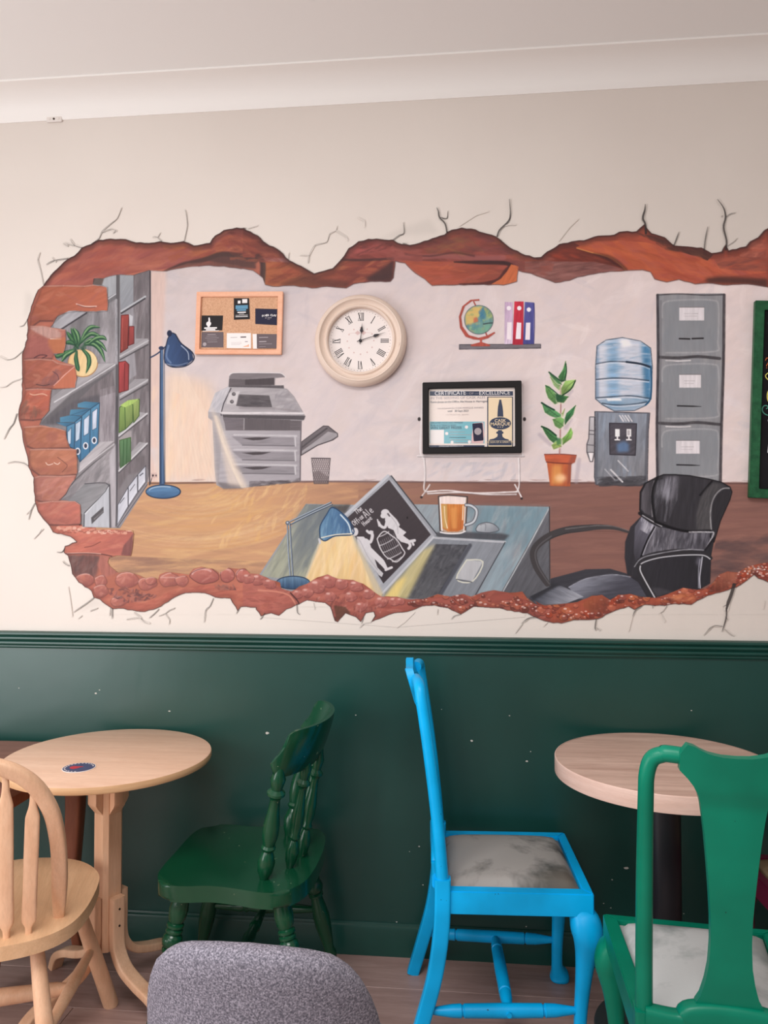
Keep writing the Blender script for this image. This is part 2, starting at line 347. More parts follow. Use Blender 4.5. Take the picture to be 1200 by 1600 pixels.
    def scumble(s, P, cols, n, L, w, ang, spread=15, alpha=.5, dry=.6, soft=1.0, seed=1, curve=0):
        """n loose strokes inside the outline P"""
        r = random.Random(seed); xs = [p[0] for p in P]; ys = [p[1] for p in P]
        old = s.clip; M = s.mask(P); s.clip = M if old is None else M * old; k = 0; tries = 0
        while k < n and tries < n * 12:
            tries += 1
            x, y = r.uniform(min(xs), max(xs)), r.uniform(min(ys), max(ys))
            cx, cy = tocanvas([(x, y)])[0].astype(int)
            if not (0 <= cx < CW and 0 <= cy < CH) or s.clip[cy, cx] < .5: continue
            k += 1; a = math.radians(ang + r.uniform(-spread, spread)); l = L * r.uniform(.5, 1.3) / 2
            dx, dy = math.cos(a) * l, -math.sin(a) * l; b = r.uniform(-1, 1) * curve * l
            s.line([(x - dx, y - dy), (x - dy * b / max(l, 1), y + dx * b / max(l, 1)), (x + dx, y + dy)], w * r.uniform(.6, 1.4), r.choice(cols), alpha * r.uniform(.5, 1), soft, (.2, .1), dry)
        s.clip = old
    def dot(s, x, y, rx, ry, col, alpha=1, soft=.5, rot=0, nz=0):
        a = math.radians(rot); P = [(x + rx * math.cos(t) * math.cos(a) - ry * math.sin(t) * math.sin(a), y + rx * math.cos(t) * math.sin(a) + ry * math.sin(t) * math.cos(a)) for t in [i * math.tau / 28 for i in range(28)]]
        s.fill(P, col, alpha=alpha, soft=soft if soft > .8 else 0, nz=nz)
        return P
def ell(x, y, rx, ry, a0=0, a1=360, n=28, rot=0):
    c, q = math.cos(math.radians(rot)), math.sin(math.radians(rot)); out = []
    for i in range(n + (a1 - a0 != 360)):
        t = math.radians(a0 + (a1 - a0) * i / n); u, v = rx * math.cos(t), ry * math.sin(t); out.append((x + u * c - v * q, y + u * q + v * c))
    return out
def jag(P, amp, step, seed, close=True):
    """break an outline into the small nicks of chipped plaster"""
    r = random.Random(seed); out = []; n = len(P)
    for i in range(n if close else n - 1):
        a, b = P[i], P[(i + 1) % n]; L = math.hypot(b[0] - a[0], b[1] - a[1]); k = max(1, int(L / step)); out.append(a)
        for j in range(1, k):
            t = j / k; o = r.uniform(-amp, amp); out.append((a[0] + (b[0] - a[0]) * t - (b[1] - a[1]) / L * o, a[1] + (b[1] - a[1]) * t + (b[0] - a[0]) / L * o))
    if not close: out.append(P[-1])
    return out

def rock(x, y, rx, ry, seed):
    r = random.Random(seed); n = 11; A = [i * math.tau / n + r.uniform(-.2, .2) for i in range(n)]; V = [(x + rx * r.uniform(.78, 1.12) * math.cos(a), y + ry * r.uniform(.78, 1.12) * math.sin(a)) for a in A]; out = []
    for i in range(n):
        a, b, c = V[i - 1], V[i], V[(i + 1) % n]
        for t in (0, .33, .66): q = [(1 - t) * ((p0 + p1) / 2) + t * ((p1 + p2) / 2) for p0, p1, p2 in zip(a, b, c)]; w = .5 * (1 - abs(2 * t - 1)); out.append((q[0] * (1 - w) + b[0] * w, q[1] * (1 - w) + b[1] * w))
    return out
# outlines shared by the paint and by the flat mesh parts of the mural
OUT = (Q('c1', "205,440 240,390 300,330 350,300 385,262 430,245 465,225 520,220 590,222 640,238 700,240 750,232 800,240 860,232 910,252 985,240 1010,205 1050,180 1110,168 1165,170")
       + Q('c8', "0,147 60,178 95,210 150,240 190,280 250,310 290,333 330,322 365,312 400,275 430,230 470,202 510,192 560,193 610,195 630,208 680,217 720,208 770,190 820,175 850,155 890,146 930,150 980,167 1030,182 1060,205 1100,235 1150,258 1200,270")
       + Q('c5', "45,325 80,322 110,295 170,258 230,245 290,240 340,222 440,212 465,198 550,195 590,160 625,205 690,225 735,265 800,270 870,275 920,303 970,295 990,260 1005,290 1060,275 1090,270 1110,245 1150,225 1180,190")
       + [(1205, 356), (1240, 350), (1275, 362), (1300, 390), (1312, 470), (1300, 560), (1318, 660), (1306, 760), (1312, 840), (1290, 900), (1240, 912)]
       + Q('c6', "1200,790 1150,770 1130,752 1080,790 1040,815 1000,828 960,840 900,855 850,880 820,900 740,895 690,905 640,905 590,900 540,925 510,908 470,920 420,940 360,970 290,975 240,975 180,992 120,985 60,965")
       + Q('c7', "1110,545 1060,540 1000,525 940,522 900,520 850,550 830,540 800,525 750,515 700,518 640,540 590,545 550,560 500,580 515,555 510,540 480,545 460,580 440,560 400,545 370,580 358,575 340,520 320,505 250,495 220,510 205,515 170,530 140,555 110,545 70,558 50,530")
       + Q('c2', "1200,868 1130,865 1115,885 1080,825 1010,820 960,800 870,800 820,820 740,870 680,888 620,880 560,872 530,875 515,865 470,830 440,820 430,790 370,750 340,710 320,625 300,610 305,580 360,560 330,535 250,515 220,470 180,420 165,370 160,300 160,260 135,210 130,160 110,90 105,40")
       + Q('c1', "90,1070 90,1020 105,960 105,850 105,760 130,690 130,600 155,520 180,460"))
OUT = jag(OUT, .9, 6, 3)
INN_TOP = (Q('c5', "1200,470 1100,455 1000,460 900,450 840,455 760,432 700,445 640,430 620,395 580,385 500,388 420,392 340,405 260,420 220,437 150,448 90,425 30,402")
           + Q('c8', "1160,330 1120,320 1115,365 1060,380 960,378 860,380 770,382 740,355 700,330 660,290 620,282 612,350 600,365 520,365 450,375 420,392 340,385 280,392 210,382 120,385 90,378 80,350 40,320 0,312")
           + Q('c1', "1130,360 1050,348 960,345 900,350 850,358 780,372 700,368") + Q('d1', "980,110 870,105 820,110 740,130 720,140 640,140 630,190"))
INN_LEFT = (Q('d1', "750,215 755,290 760,360 755,415 570,420 430,415 330,460 290,530 270,555 400,575 400,700 380,775 300,780 320,830 475,880 495,990 480,1070 280,1085") + Q('d2', "265,60 260,120 200,185 175,240 310,265 400,290 410,360 440,440 495,450 500,640 480,700 430,770 400,830 350,880 480,890 525,920 530,1060")
            + Q('d6', "95,10 140,15 200,30 330,30 420,35 438,55 430,140 420,195 330,192 285,205 275,235 290,260 340,300 400,292 470,315 510,335 550,325 590,340 600,310 640,295 700,300 780,312 810,275 860,262 930,275 970,300 1030,268 1090,275 1130,270 1170,310"))
INN_BOT = (Q('c7', "30,390 60,392 110,415 145,425 150,448 190,460 220,440 250,430 290,405 330,393 370,410 430,415 470,430 510,460 540,480 600,480 640,490 700,490 760,470 810,480 860,470 890,480 930,465 980,455 1040,465 1090,460 1120,500 1150,512")
           + Q('c6', "50,880 100,905 180,895 260,885 330,855 380,850 420,875 460,850 520,845 570,860 640,865 720,840 780,815 850,825 890,820 930,790 960,750 1000,735 1050,740 1100,710 1170,695"))
INN_RIGHT = [(1215, 876), (1250, 866), (1275, 830), (1262, 740), (1280, 640), (1268, 540), (1272, 470), (1245, 448)]
INN = jag(INN_TOP + INN_LEFT + INN_BOT + INN_RIGHT, .6, 7, 5)
LEFT_BRICKS = [Q('d1', "210,205 380,200 560,205 630,195 700,195 755,215 755,290 762,360 755,418 640,425 500,420 350,440 290,500 180,500 95,560 100,470 130,380 170,290 185,240"),
    Q('d1', "100,545 230,550 330,575 400,575 402,700 385,775 300,785 280,820 150,815 45,830 35,760 60,640 80,580"),
    Q('d1', "45,832 180,825 290,835 330,860 470,880 495,990 480,1072 300,1080 160,1075 60,1080 35,1010 45,920"),
    Q('d1', "60,1085 160,1078 275,1085") + Q('d2', "262,60 258,120 200,190 120,200 15,195 5,130 30,60"),
    Q('d2', "45,260 180,250 310,262 398,290 408,350 425,435 280,440 130,445 70,420 45,340"),
    Q('d2', "95,450 250,445 490,450 500,560 498,660 350,675 180,672 110,620 85,540"),
    Q('d2', "180,675 350,678 480,672 475,715 430,770 400,830 340,890 200,895 150,880 140,760 130,690"),
    Q('d2', "165,905 290,890 480,890 525,920 528,1085 400,1095 260,1090 190,1010 155,960")]
LEDGE = Q('d6', "2,150 20,115 85,105 60,80 -20,60 -60,40 -30,5 95,5 200,28 330,30 430,35 438,60 430,140 415,195 370,192 235,188 10,185")
FLOORQ = [(150, 753), (1290, 754), (1290, 960), (150, 960)]
BRK = {'case': Q('d1', "1115,60 1115,640") + Q('d2', "1110,640 1095,740 860,1120 810,1118 560,1110 300,900 0,500 0,0") + [(40, 500), (40, 415)],
       'lamp_shade': Q('c1', "785,690 800,662 820,665 830,680 850,710 900,750 908,785 870,815 810,820 775,800 770,760"),
       'lamp_pole': Q('c1', "750,728 765,728 768,1200") + Q('c2', "772,300 748,300 748,0"),
       'lamp_base': ell(255, 768, 27, 10.5),
       'copier': Q('d8', "210,90 240,72 560,72 650,75 685,105 600,112 595,175 672,178 675,200 700,205 760,270 840,410 858,440 845,470 825,480 815,640 812,985 700,1010 560,1020 330,1050 160,1055 100,1025 85,900 65,480 30,450 30,400 90,240 200,185"),
       'copier_tray': Q('d8', "825,655 940,570 1010,520 1050,522 1130,585 1132,610 1090,640 960,685 820,770"),
       'bin': Q('d8', "908,793 1068,795 1050,1010 930,1010"),
       'globe': ell(748, 499.5, 22.5, 22.5), 'stand': Q('c4', "595,150 540,155 490,195 468,260 475,330 510,385 560,402 600,405 600,420 540,435 545,445 660,445 665,435 612,420 612,405 650,395 695,362 690,355 640,380 590,392 530,375 490,320 482,260 505,195 550,162 597,160"),
       'shelf': Q('c4', "470,433 978,430 978,455 470,462"), 'binder_a': Q('c4', "755,168 802,170 810,430 752,432"), 'binder_b': Q('c4', "815,165 872,165 870,435 803,436"), 'binder_c': Q('c4', "880,168 938,172 935,430 868,432"),
       'pot': Q('d4', "68,1062 405,1072 385,1150 350,1165 340,1400 130,1395 95,1140 80,1130"),
       'bottle': Q('c5', "355,760 400,730 480,718 570,735 620,770 628,860 622,1020 590,1055 540,1078 440,1080 380,1048 348,1020 348,860"),
       'cooler': Q('d4', "595,620 1165,635 1150,820 1140,1360 1060,1390 610,1380 590,1300 600,800"),
       'cups': Q('d4', "540,675 590,675 588,1060 570,1140 545,1140 510,1040 510,960 530,900"),
       'cabinet': Q('c5', "650,503 985,501 985,800 968,1263") + [(1125, 752), (1026, 752), (1026, 640)],
       'headrest': Q('d7', "235,400 240,230 285,150 400,90 460,68 560,68 700,78 880,110 1000,140 1080,185 1098,230 1080,300 990,500 930,700 895,650 905,600 700,600 560,580 400,520 260,440"),
       'backrest': Q('d7', "262,448 400,530 560,585 700,602 880,600 930,620 940,640 905,830 895,1090 790,1150 500,1180 380,1230 250,1060 120,1010 95,850 100,700 150,560"),
       'chair_seat': Q('c6', "130,770 300,725 420,722 500,745 560,800 620,870 560,862 520,845 460,850 420,875 380,850 330,855 260,890 180,895 60,900 20,870 30,820 110,785"),
       'desk': Q('c7', "60,400 245,118 420,120 700,120 1195,128 1200,440 1110,480 1100,560 600,600 60,560"),
       'screen': Q('c7', "565,3 585,20 750,240 735,252 545,470 400,300 395,155"),
       'keyboard_base': Q('c7', "748,248 1022,264 900,500 700,520 540,500 555,465"),
       'dlamp_shade': Q('c7', "300,250 300,205 325,160 345,132 375,145 415,185 430,235 360,242 320,262"),
       'dlamp_base': ell(458, 910, 26, 10),
       'mug': Q('c7', "762,88 800,83 875,90 868,222 845,232 790,232 768,222"),
       'archive': Q('d2', "375,930 560,740 770,745 770,1110 540,1110 540,1000")}
BBIND = [Q('d2', "405,250 475,220 470,440 405,420"), Q('d2', "475,215 532,170 520,560 470,440"), Q('d2', "535,160 610,100 600,480 520,550"), Q('d2', "610,100 685,50 670,430 600,480")]
BTOPS = [Q('d2', "315,220 470,220 405,255 385,250"), Q('d2', "350,175 450,155 535,165 475,215 350,218"), Q('d2', "440,110 610,100 535,160 430,155"), Q('d2', "500,60 560,40 685,50 610,100 500,90")]
REDB = [Q('d1', "870,450 935,445 925,730 862,770"), Q('d1', "938,545 978,545 978,690 930,710"), Q('d1', "850,850 905,840 935,870 930,1085 850,1110")]
GRNB = [Q('d2', "855,90 900,60 905,275 850,305"), Q('d2', "900,60 970,55 968,210 905,275"), Q('d2', "930,30 1025,20 1022,160 975,220 968,70"), Q('d2', "855,370 950,345 950,540 862,605")]
FILES = [Q('d2', "840,920 928,770 928,935 835,1095"), Q('d2', "930,765 1008,665 1008,815 930,935"), Q('d2', "1012,660 1078,585 1078,725 1012,810")]
LEAVES = [Q('d4', s) for s in ("240,330 215,260 265,180 290,95 300,160 290,270", "115,205 150,240 215,280 250,340 190,330 135,255", "130,260 200,330 235,350 225,400 170,350",
    "395,290 370,370 250,455 245,380 290,300", "80,345 125,360 180,430 240,470 225,520 180,545 110,480 85,410", "190,440 250,450 320,465 270,530 200,520",
    "40,525 90,560 170,600 240,650 245,690 200,690 130,665 75,630", "395,555 370,650 285,755 275,720 300,640", "155,700 240,680 275,700 265,770 230,800 180,770", "250,640 280,590 260,680",
    "38,770 110,800 195,870 205,910 180,960 120,910 80,850", "345,790 365,840 350,900 260,965 245,910 300,860", "145,970 240,895 245,985 165,1015")]
BR = [(170, 84, 62), (188, 104, 78), (146, 70, 54), (205, 128, 104), (120, 58, 48), (176, 92, 78)]
def paint():
    K = Canvas(); DK = (52, 40, 42); R = random.Random(4)
    def ln(crop, pts, w, col, **k): K.line(Q(crop, pts), w, col, **k)
    # ---- soft shading under the painted cracks, then the hole
    for P in (Q('d1', "60,240 130,300 90,420 40,480"), Q('c2', "350,885 440,820 520,870 470,860 400,880"), Q('c8', "540,200 640,180 800,170 760,110 640,150")):
        K.fill(P, (176, 160, 150), alpha=.10, soft=4)
    K.fill(OUT, (150, 78, 60), nz=.16, ang=12, sc=5, asp=5)
    lowdark, mid = (78, 44, 42), (170, 88, 66)
    K.clip = K.mask(OUT)
    # light rosy left, deeper red to the right
    K.fill([(0, 340), (420, 340), (420, 1000), (0, 1000)], (196, 118, 98), alpha=.75, soft=20, nz=.1, ang=20, sc=6, asp=4)
    K.fill([(820, 340), (1320, 340), (1320, 1000), (820, 1000)], (152, 70, 52), alpha=.5, soft=25, nz=.15)
    # upper band: left part
    top = Q('c1', "200,440 300,330 465,225 640,238 860,232 985,240 1110,168 1200,190 1200,360 900,350 700,368 500,405 440,440")
    K.fill(top, (178, 100, 88), (156, 84, 76), g=(100, 420, 400, 380), nz=.10, ang=20, sc=6, asp=5)
    K.scumble(top, [(196, 118, 96), (150, 80, 80), (168, 92, 70), (140, 78, 84)], 70, 60, 11, 15, 25, .4, .5, 2, 11)
    K.scumble(Q('c1', "760,250 1000,240 1060,200 1180,190 1200,290 1000,300 900,330 800,330"), [(192, 116, 78), (176, 96, 66), (150, 74, 62)], 46, 34, 8, 10, 20, .6, .5, 2, 12)
    ln('c1', "770,372 850,340 900,332 960,318 1040,292 1130,300 1200,320", 8, (74, 54, 52), alpha=.85, soft=3, taper=(.2, 1))
    K.fill(Q('c1', "960,318 1040,290 1200,300 1200,362 1050,350"), (84, 62, 60), alpha=.8, soft=2)
    K.fill(Q('c1', "780,372 880,335 1000,330 1120,345 1130,358 960,345 900,350"), (122, 80, 72), alpha=.8, soft=1)
    K.scumble(Q('c1', "220,420 330,330 470,235 640,250 600,330 420,400"), [(188, 98, 78), (200, 116, 92), (160, 84, 76)], 40, 40, 10, 30, 25, .4, .5, 2, 13)
    # second swell with the two shards
    K.fill(Q('c8', "0,147 95,210 190,280 290,333 365,312 430,230 510,192 640,215 700,220 700,330 620,282 0,268"), (128, 66, 60), (150, 74, 68), g=(400, 400, 640, 390), nz=.18, ang=-20, sc=5)
    K.scumble(Q('c8', "0,170 100,230 190,290 60,268 0,262"), [(140, 80, 60), (110, 58, 58), (158, 92, 72)], 30, 26, 7, -28, 12, .6, .5, 1.6, 14)
    sh1 = Q('c8', "80,278 190,282 290,335 370,315 440,278 615,272 612,350 600,367 520,367 450,378 420,393 280,393 120,386 90,380 80,330")
    K.fill(sh1, (172, 98, 66), (122, 58, 54), g=(414, 430, 600, 420), nz=.14, ang=10, sc=4)
    K.scumble(sh1, [(186, 112, 76), (140, 66, 54), (112, 54, 50), (160, 76, 60)], 60, 34, 7, 12, 22, .55, .6, 1.6, 15)
    K.fill(Q('c8', "500,355 600,290 615,272 613,352 600,367 520,367"), (58, 44, 46), alpha=.75, soft=3)
    K.fill(Q('c8', "140,378 250,340 300,352 440,365 420,390 200,385"), (80, 50, 44), alpha=.55, soft=2.5)
    ln('c8', "80,275 190,280", 6, (160, 112, 116), alpha=.7, soft=2); ln('c8', "85,275 86,380", 4, (206, 142, 100), alpha=.7, soft=1.5)
    ln('c8', "60,265 80,290 78,370", 9, (58, 46, 50), alpha=.8, soft=3)
    ln('c8', "380,275 480,278 612,272", 4, (70, 46, 48), alpha=.7, soft=1.5); ln('c8', "430,250 520,235 600,245 680,268", 11, (160, 84, 78), alpha=.6, soft=4)
    K.scumble(Q('c8', "430,240 510,195 620,200 600,230 470,262"), [(150, 62, 58), (96, 50, 50), (172, 86, 82)], 30, 24, 5, 15, 20, .6, .6, 1.2, 16)
    # third swell
    s3 = Q('c8', "615,210 700,222 770,190 850,155 890,146 980,167 1060,205 1150,258 1200,275 1200,335 1160,330 1120,320 1115,300 680,280 620,278")
    K.fill(s3, (132, 66, 58), (112, 62, 62), g=(640, 400, 840, 410), nz=.16, ang=-8, sc=5)
    K.scumble(s3, [(150, 82, 58), (166, 80, 70), (104, 56, 58), (140, 70, 60)], 90, 40, 8, -10, 25, .5, .5, 1.8, 17)
    K.scumble(Q('c8', "720,240 800,195 900,180 1000,215 1000,260 800,265"), [(152, 96, 62), (134, 86, 62), (120, 76, 66)], 36, 30, 6, -5, 35, .5, .5, 1.8, 18)
    ln('c8', "620,262 700,266 820,262 940,270 1060,268", 8, (156, 92, 90), alpha=.6, soft=3)
    ln('c8', "660,255 760,262 860,248 940,262", 3, (72, 40, 40), alpha=.5, soft=1.5)
    sh2 = Q('c8', "640,280 760,285 1000,285 1090,295 1112,300 1118,365 1060,382 860,384 770,384 735,352 700,328")
    K.fill(sh2, (172, 82, 60), (134, 66, 56), g=(660, 420, 800, 440), nz=.12, ang=5, sc=4)
    K.scumble(sh2, [(190, 96, 66), (156, 72, 54), (140, 76, 62), (176, 84, 70)], 60, 32, 6, 5, 18, .5, .6, 1.5, 19)
    ln('c8', "860,286 960,288 1060,290 1092,300", 6, (56, 34, 36), alpha=.9, soft=2, taper=(.3, 1)); ln('c8', "880,376 980,374 1040,358 1070,320 1092,300", 6, (70, 36, 36), alpha=.8, soft=2, taper=(.3, .8))
    K.fill(Q('c8', "1092,296 1122,305 1118,365 1060,382 1010,378 1050,355 1075,325"), (190, 100, 62), nz=.1, ang=60)
    ln('c8', "640,282 700,330 740,360", 5, (170, 100, 84), alpha=.6, soft=2)
    # fourth: far right swells
    s4 = Q('c5', "0,330 80,322 170,258 290,240 440,212 550,195 690,225 735,265 870,275 920,303 1060,275 1200,190 1200,480 1100,455 900,450 760,432 640,430 620,395 420,392 220,437 30,402 0,400")
    K.fill(s4, (160, 76, 56), (146, 70, 56), g=(840, 400, 1180, 400), nz=.14, ang=-15, sc=5)
    K.fill(Q('c5', "0,345 150,340 350,340 490,385 420,392 220,437 150,448 30,402 0,398"), (134, 88, 82), (120, 74, 70), g=(820, 410, 960, 430), nz=.2, ang=5, sc=3)
    K.scumble(Q('c5', "0,345 150,340 350,345 480,385 220,432 150,440 30,400"), [(98, 62, 60), (152, 104, 98), (140, 90, 84)], 44, 34, 4, 8, 12, .6, .5, 1.2, 20)
    K.fill(Q('c5', "45,325 110,295 170,258 240,250 300,285 400,320 490,380 340,345 160,345 60,338"), (120, 54, 44), (96, 48, 42), g=(850, 400, 960, 410), nz=.15, ang=-15)
    K.scumble(Q('c5', "100,310 170,265 300,292 430,350 200,345"), [(150, 62, 46), (100, 46, 40), (134, 58, 46)], 30, 28, 6, -14, 12, .5, .5, 1.5, 21)
    orange = Q('c5', "250,275 340,245 460,240 590,250 700,270 900,330 1180,350 1190,400 900,430 840,455 760,432 700,445 640,430 620,395 490,385 440,335")
    K.fill(orange, (180, 90, 58), (156, 74, 58), g=(900, 390, 1180, 420), nz=.12, ang=-20, sc=5)
    K.scumble(orange, [(188, 96, 62), (170, 76, 56), (150, 66, 54), (196, 104, 70), (160, 84, 78)], 110, 40, 9, -18, 25, .4, .5, 2, 22)
    ln('c5', "255,278 330,300 420,325 470,360 495,385", 1.6, (206, 138, 74), alpha=.8); ln('c5', "340,305 430,335 495,382", 8, (60, 32, 32), alpha=.6, soft=4, taper=(.2, .6))
    K.scumble(Q('c5', "540,200 690,230 740,270 870,280 930,310 900,340 780,300 700,290 600,230"), [(76, 50, 46), (98, 62, 52), (60, 40, 40)], 60, 26, 6, -22, 15, .6, .5, 1.8, 23)
    K.scumble(Q('c5', "930,330 1200,290 1200,400 960,380"), [(130, 72, 62), (104, 62, 58), (168, 86, 66)], 50, 40, 6, 8, 10, .55, .5, 1.8, 24)
    K.fill(Q('c5', "890,430 960,418 1200,430 1200,480 1100,458 900,452"), (64, 44, 42), alpha=.8, soft=3)
    K.scumble(Q('c5', "1050,275 1180,200 1240,190 1240,330 1060,320"), [(176, 102, 84), (140, 76, 64), (120, 64, 58)], 30, 30, 8, 20, 20, .6, .4, 2, 25)
    K.fill([(1195, 350), (1320, 350), (1320, 950), (1270, 900), (1262, 740), (1280, 640), (1265, 480), (1200, 450)], (140, 70, 56), nz=.2, soft=3)
    K.scumble([(356, 362), (400, 368), (436, 396), (440, 412), (360, 408)], [(160, 84, 68), (140, 70, 62), (176, 98, 74), (122, 64, 58)], 60, 26, 6, -12, 25, .6, .5, 2.4, 130)
    K.scumble([(604, 385), (660, 390), (660, 412), (604, 408)], [(150, 78, 70), (132, 68, 62), (160, 88, 80)], 40, 30, 6, 0, 15, .55, .4, 2.2, 131); K.scumble([(800, 400), (870, 400), (860, 432), (810, 425)], [(140, 76, 66), (150, 84, 74), (120, 66, 60)], 40, 26, 5, 0, 20, .55, .4, 2, 132)
    # dark lip along the upper rim
    rim = OUT[:OUT.index(min(OUT, key=lambda p: abs(p[0] - 1210) + abs(p[1] - 356)))]
    K.line(rim, 5, (52, 34, 36), alpha=.75, soft=3.0, smooth=False)
    K.line([(x, y + 5) for x, y in rim], 8, (70, 44, 42), alpha=.35, soft=5, smooth=False)
    # ---- left bricks
    for i, b in enumerate(LEFT_BRICKS):
        xs = [p[0] for p in b]; ys = [p[1] for p in b]; c0 = [(196, 110, 84), (182, 110, 98), (186, 106, 86), (194, 104, 82), (190, 116, 88), (196, 124, 96), (198, 128, 112), (204, 118, 102)][i]
        K.fill(b, c0, tuple(int(v * .86) for v in c0), g=(max(xs), min(ys), min(xs), max(ys)), nz=.10, ang=20, sc=4)
        K.scumble(b, [tuple(min(255, int(v * 1.1)) for v in c0), tuple(int(v * .84) for v in c0), (214, 146, 122), (172, 100, 96)], 34, 24, 6, 15, 40, .4, .5, 1.8, 30 + i)
        K.line(b + [b[0]], 3.2, (110, 66, 60), alpha=.35, soft=3, smooth=False)
        K.fill([(x, max(y, max(ys) - (max(ys) - min(ys)) * .3)) for x, y in b], (128, 76, 72), alpha=.28, soft=4)
        for k in range(len(b)):
            p, q = b[k], b[(k + 1) % len(b)]; my = (p[1] + q[1]) / 2
            if abs(q[0] - p[0]) < abs(q[1] - p[1]): continue
            if my < min(ys) + (max(ys) - min(ys)) * .33: K.line([p, q], 2.6, (226, 172, 154), alpha=.55, soft=1.6, smooth=False, taper=(.6, .6))
            if my > max(ys) - (max(ys) - min(ys)) * .25: K.line([p, q], 2.2, (98, 62, 60), alpha=.6, soft=1.2, smooth=False)
    K.fill(Q('d1', "90,560 200,545 330,575 360,600 362,655 250,650 150,600"), (206, 170, 160), alpha=.75, soft=1.5, nz=.15); ln('d1', "270,652 360,655", 1.6, (240, 220, 214))
    K.fill(Q('d1', "250,660 400,640 400,700 385,775 300,780 250,720"), (196, 118, 78), alpha=.8, soft=1.5)
    K.fill(Q('d1', "50,620 240,660 290,760 280,815 60,822"), (168, 98, 92), alpha=.6, soft=3)
    ln('d1', "130,815 180,790 240,795 200,815", 1.5, (90, 52, 56)); ln('d1', "490,355 560,375 660,375", 1.8, (236, 196, 184)); ln('d1', "500,362 570,385 650,382", 1.4, (120, 70, 62), alpha=.7)
    K.fill(Q('d1', "480,885 360,980 290,1075 480,1075 495,990"), (204, 118, 88), alpha=.85, soft=.8); ln('d1', "478,885 400,950 340,1010 300,1050", 1.8, (232, 172, 160), dry=.4)
    K.scumble(Q('d1', "150,1070 200,980 330,900 380,960 280,1070"), [(140, 92, 92), (124, 84, 86), (172, 108, 98)], 26, 22, 5, 50, 30, .5, .4, 1.5, 41)
    ln('d1', "290,930 330,960 340,1000", 1.2, (92, 62, 70), alpha=.8); ln('d1', "150,1040 210,1050 260,1040", 1.6, (80, 54, 56), alpha=.8)
    K.scumble(Q('d2', "15,195 5,130 60,20 110,60 200,120 180,190"), [(120, 90, 78), (150, 100, 84), (104, 76, 68)], 24, 18, 5, 70, 20, .5, .4, 1.6, 42)
    ln('d1', "95,1120 130,1130 200,1120 240,1135", 1.5, (240, 200, 170), alpha=.8)
    K.fill(ell(82, 683, 10, 7), (160, 96, 84), alpha=.6, soft=1.5); K.fill(Q('d2', "140,520 330,520 410,590 350,660 200,640 150,590"), (176, 106, 84), alpha=.5, soft=1.5)
    ln('d2', "330,515 390,560 412,590 370,640", 1.4, (124, 74, 64), alpha=.8); ln('d2', "230,560 250,580 290,570", 1.3, (240, 206, 190)); ln('d2', "300,560 330,575 350,560", 1.3, (240, 206, 190))
    K.scumble(Q('d2', "180,700 420,690 320,860 200,880"), [(190, 130, 116), (160, 96, 88), (206, 146, 134), (182, 112, 88)], 30, 24, 5, 40, 25, .5, .4, 1.6, 43)
    # ledge brick and the rubble below
    K.fill(LEDGE, (202, 116, 98), (186, 104, 92), g=(140, 830, 190, 865), nz=.10, ang=12)
    K.scumble(LEDGE, [(214, 138, 116), (190, 102, 84), (204, 126, 106), (176, 98, 92)], 50, 24, 5, 15, 25, .5, .4, 1.5, 44)
    K.fill(Q('d6', "438,50 405,95 375,130 360,190 418,195 432,140"), (138, 84, 80), nz=.15, soft=.6)
    for i in range(34):
        x = 92 + i * 3.6; K.dot(x, 826 + R.uniform(-3, 4) + (3 if i > 12 else 0), 3.2, 2.4, R.choice([(226, 164, 142), (214, 144, 124), (234, 182, 164)]), .9); K.dot(x + 1, 829 + R.uniform(-1, 4), 2.2, 1, (150, 86, 74), .7)
    ln('d6', "130,140 180,130 230,105", 1.0, (120, 62, 56)); ln('d6', "5,180 100,178 230,182 300,195", 1.8, (104, 60, 58), soft=.9); ln('d6', "20,176 150,174 232,180", 1.0, (240, 190, 172))
    K.fill(Q('d6', "20,190 190,185 240,200 200,330 60,320 40,260"), (112, 80, 78), alpha=.9, soft=3, nz=.2); K.scumble(Q('d6', "30,190 190,188 230,210 160,300 60,290"), [(94, 72, 72), (140, 112, 106), (120, 76, 72)], 40, 18, 6, 60, 30, .5, .4, 2, 45)
    K.fill(Q('d6', "230,190 290,200 275,235 300,265 345,300 250,330 210,250"), (176, 108, 96), soft=1.5, nz=.15)
    body = Q('d6', "60,320 200,360 260,440 300,420 420,480 560,470 700,400 880,375 1200,400 1200,520 1060,460 930,455 760,430 640,480 500,545 300,525 180,430")
    K.fill(body, (186, 104, 88), (176, 96, 80), g=(150, 900, 400, 940), nz=.14, ang=10)
    K.scumble(body, [(206, 128, 104), (166, 88, 76), (196, 112, 92)], 70, 26, 6, 15, 25, .5, .4, 1.5, 46)
    for (x, y, rx, ry) in ((395, 345, 75, 48), (520, 370, 60, 40), (545, 350, 36, 24), (660, 345, 62, 46), (230, 350, 40, 40), (740, 350, 45, 34), (130, 345, 60, 44), (230, 410, 50, 42), (340, 480, 52, 36)):
        P = rock(100 + x / 4, 820 + y / 4, rx / 4, ry / 4, int(x)); K.line(P + [P[0]], 2.6, (104, 62, 60), alpha=.5, soft=1.6, smooth=False); K.fill(P, (206, 130, 114), (150, 84, 78), g=(100 + x / 4 - 5, 820 + (y - ry) / 4, 100 + x / 4 + 5, 820 + (y + ry) / 4), nz=.08)
        K.scumble(P, [(216, 146, 130), (176, 98, 88), (190, 114, 92), (156, 88, 84)], 22, rx / 7, 3, 20, 50, .5, .5, 1.2, int(y)); K.line([p for p in P if p[1] < 820 + (y - ry * .35) / 4][:9], 1.8, (238, 200, 190), alpha=.6, soft=1.6, dry=.3, smooth=False)
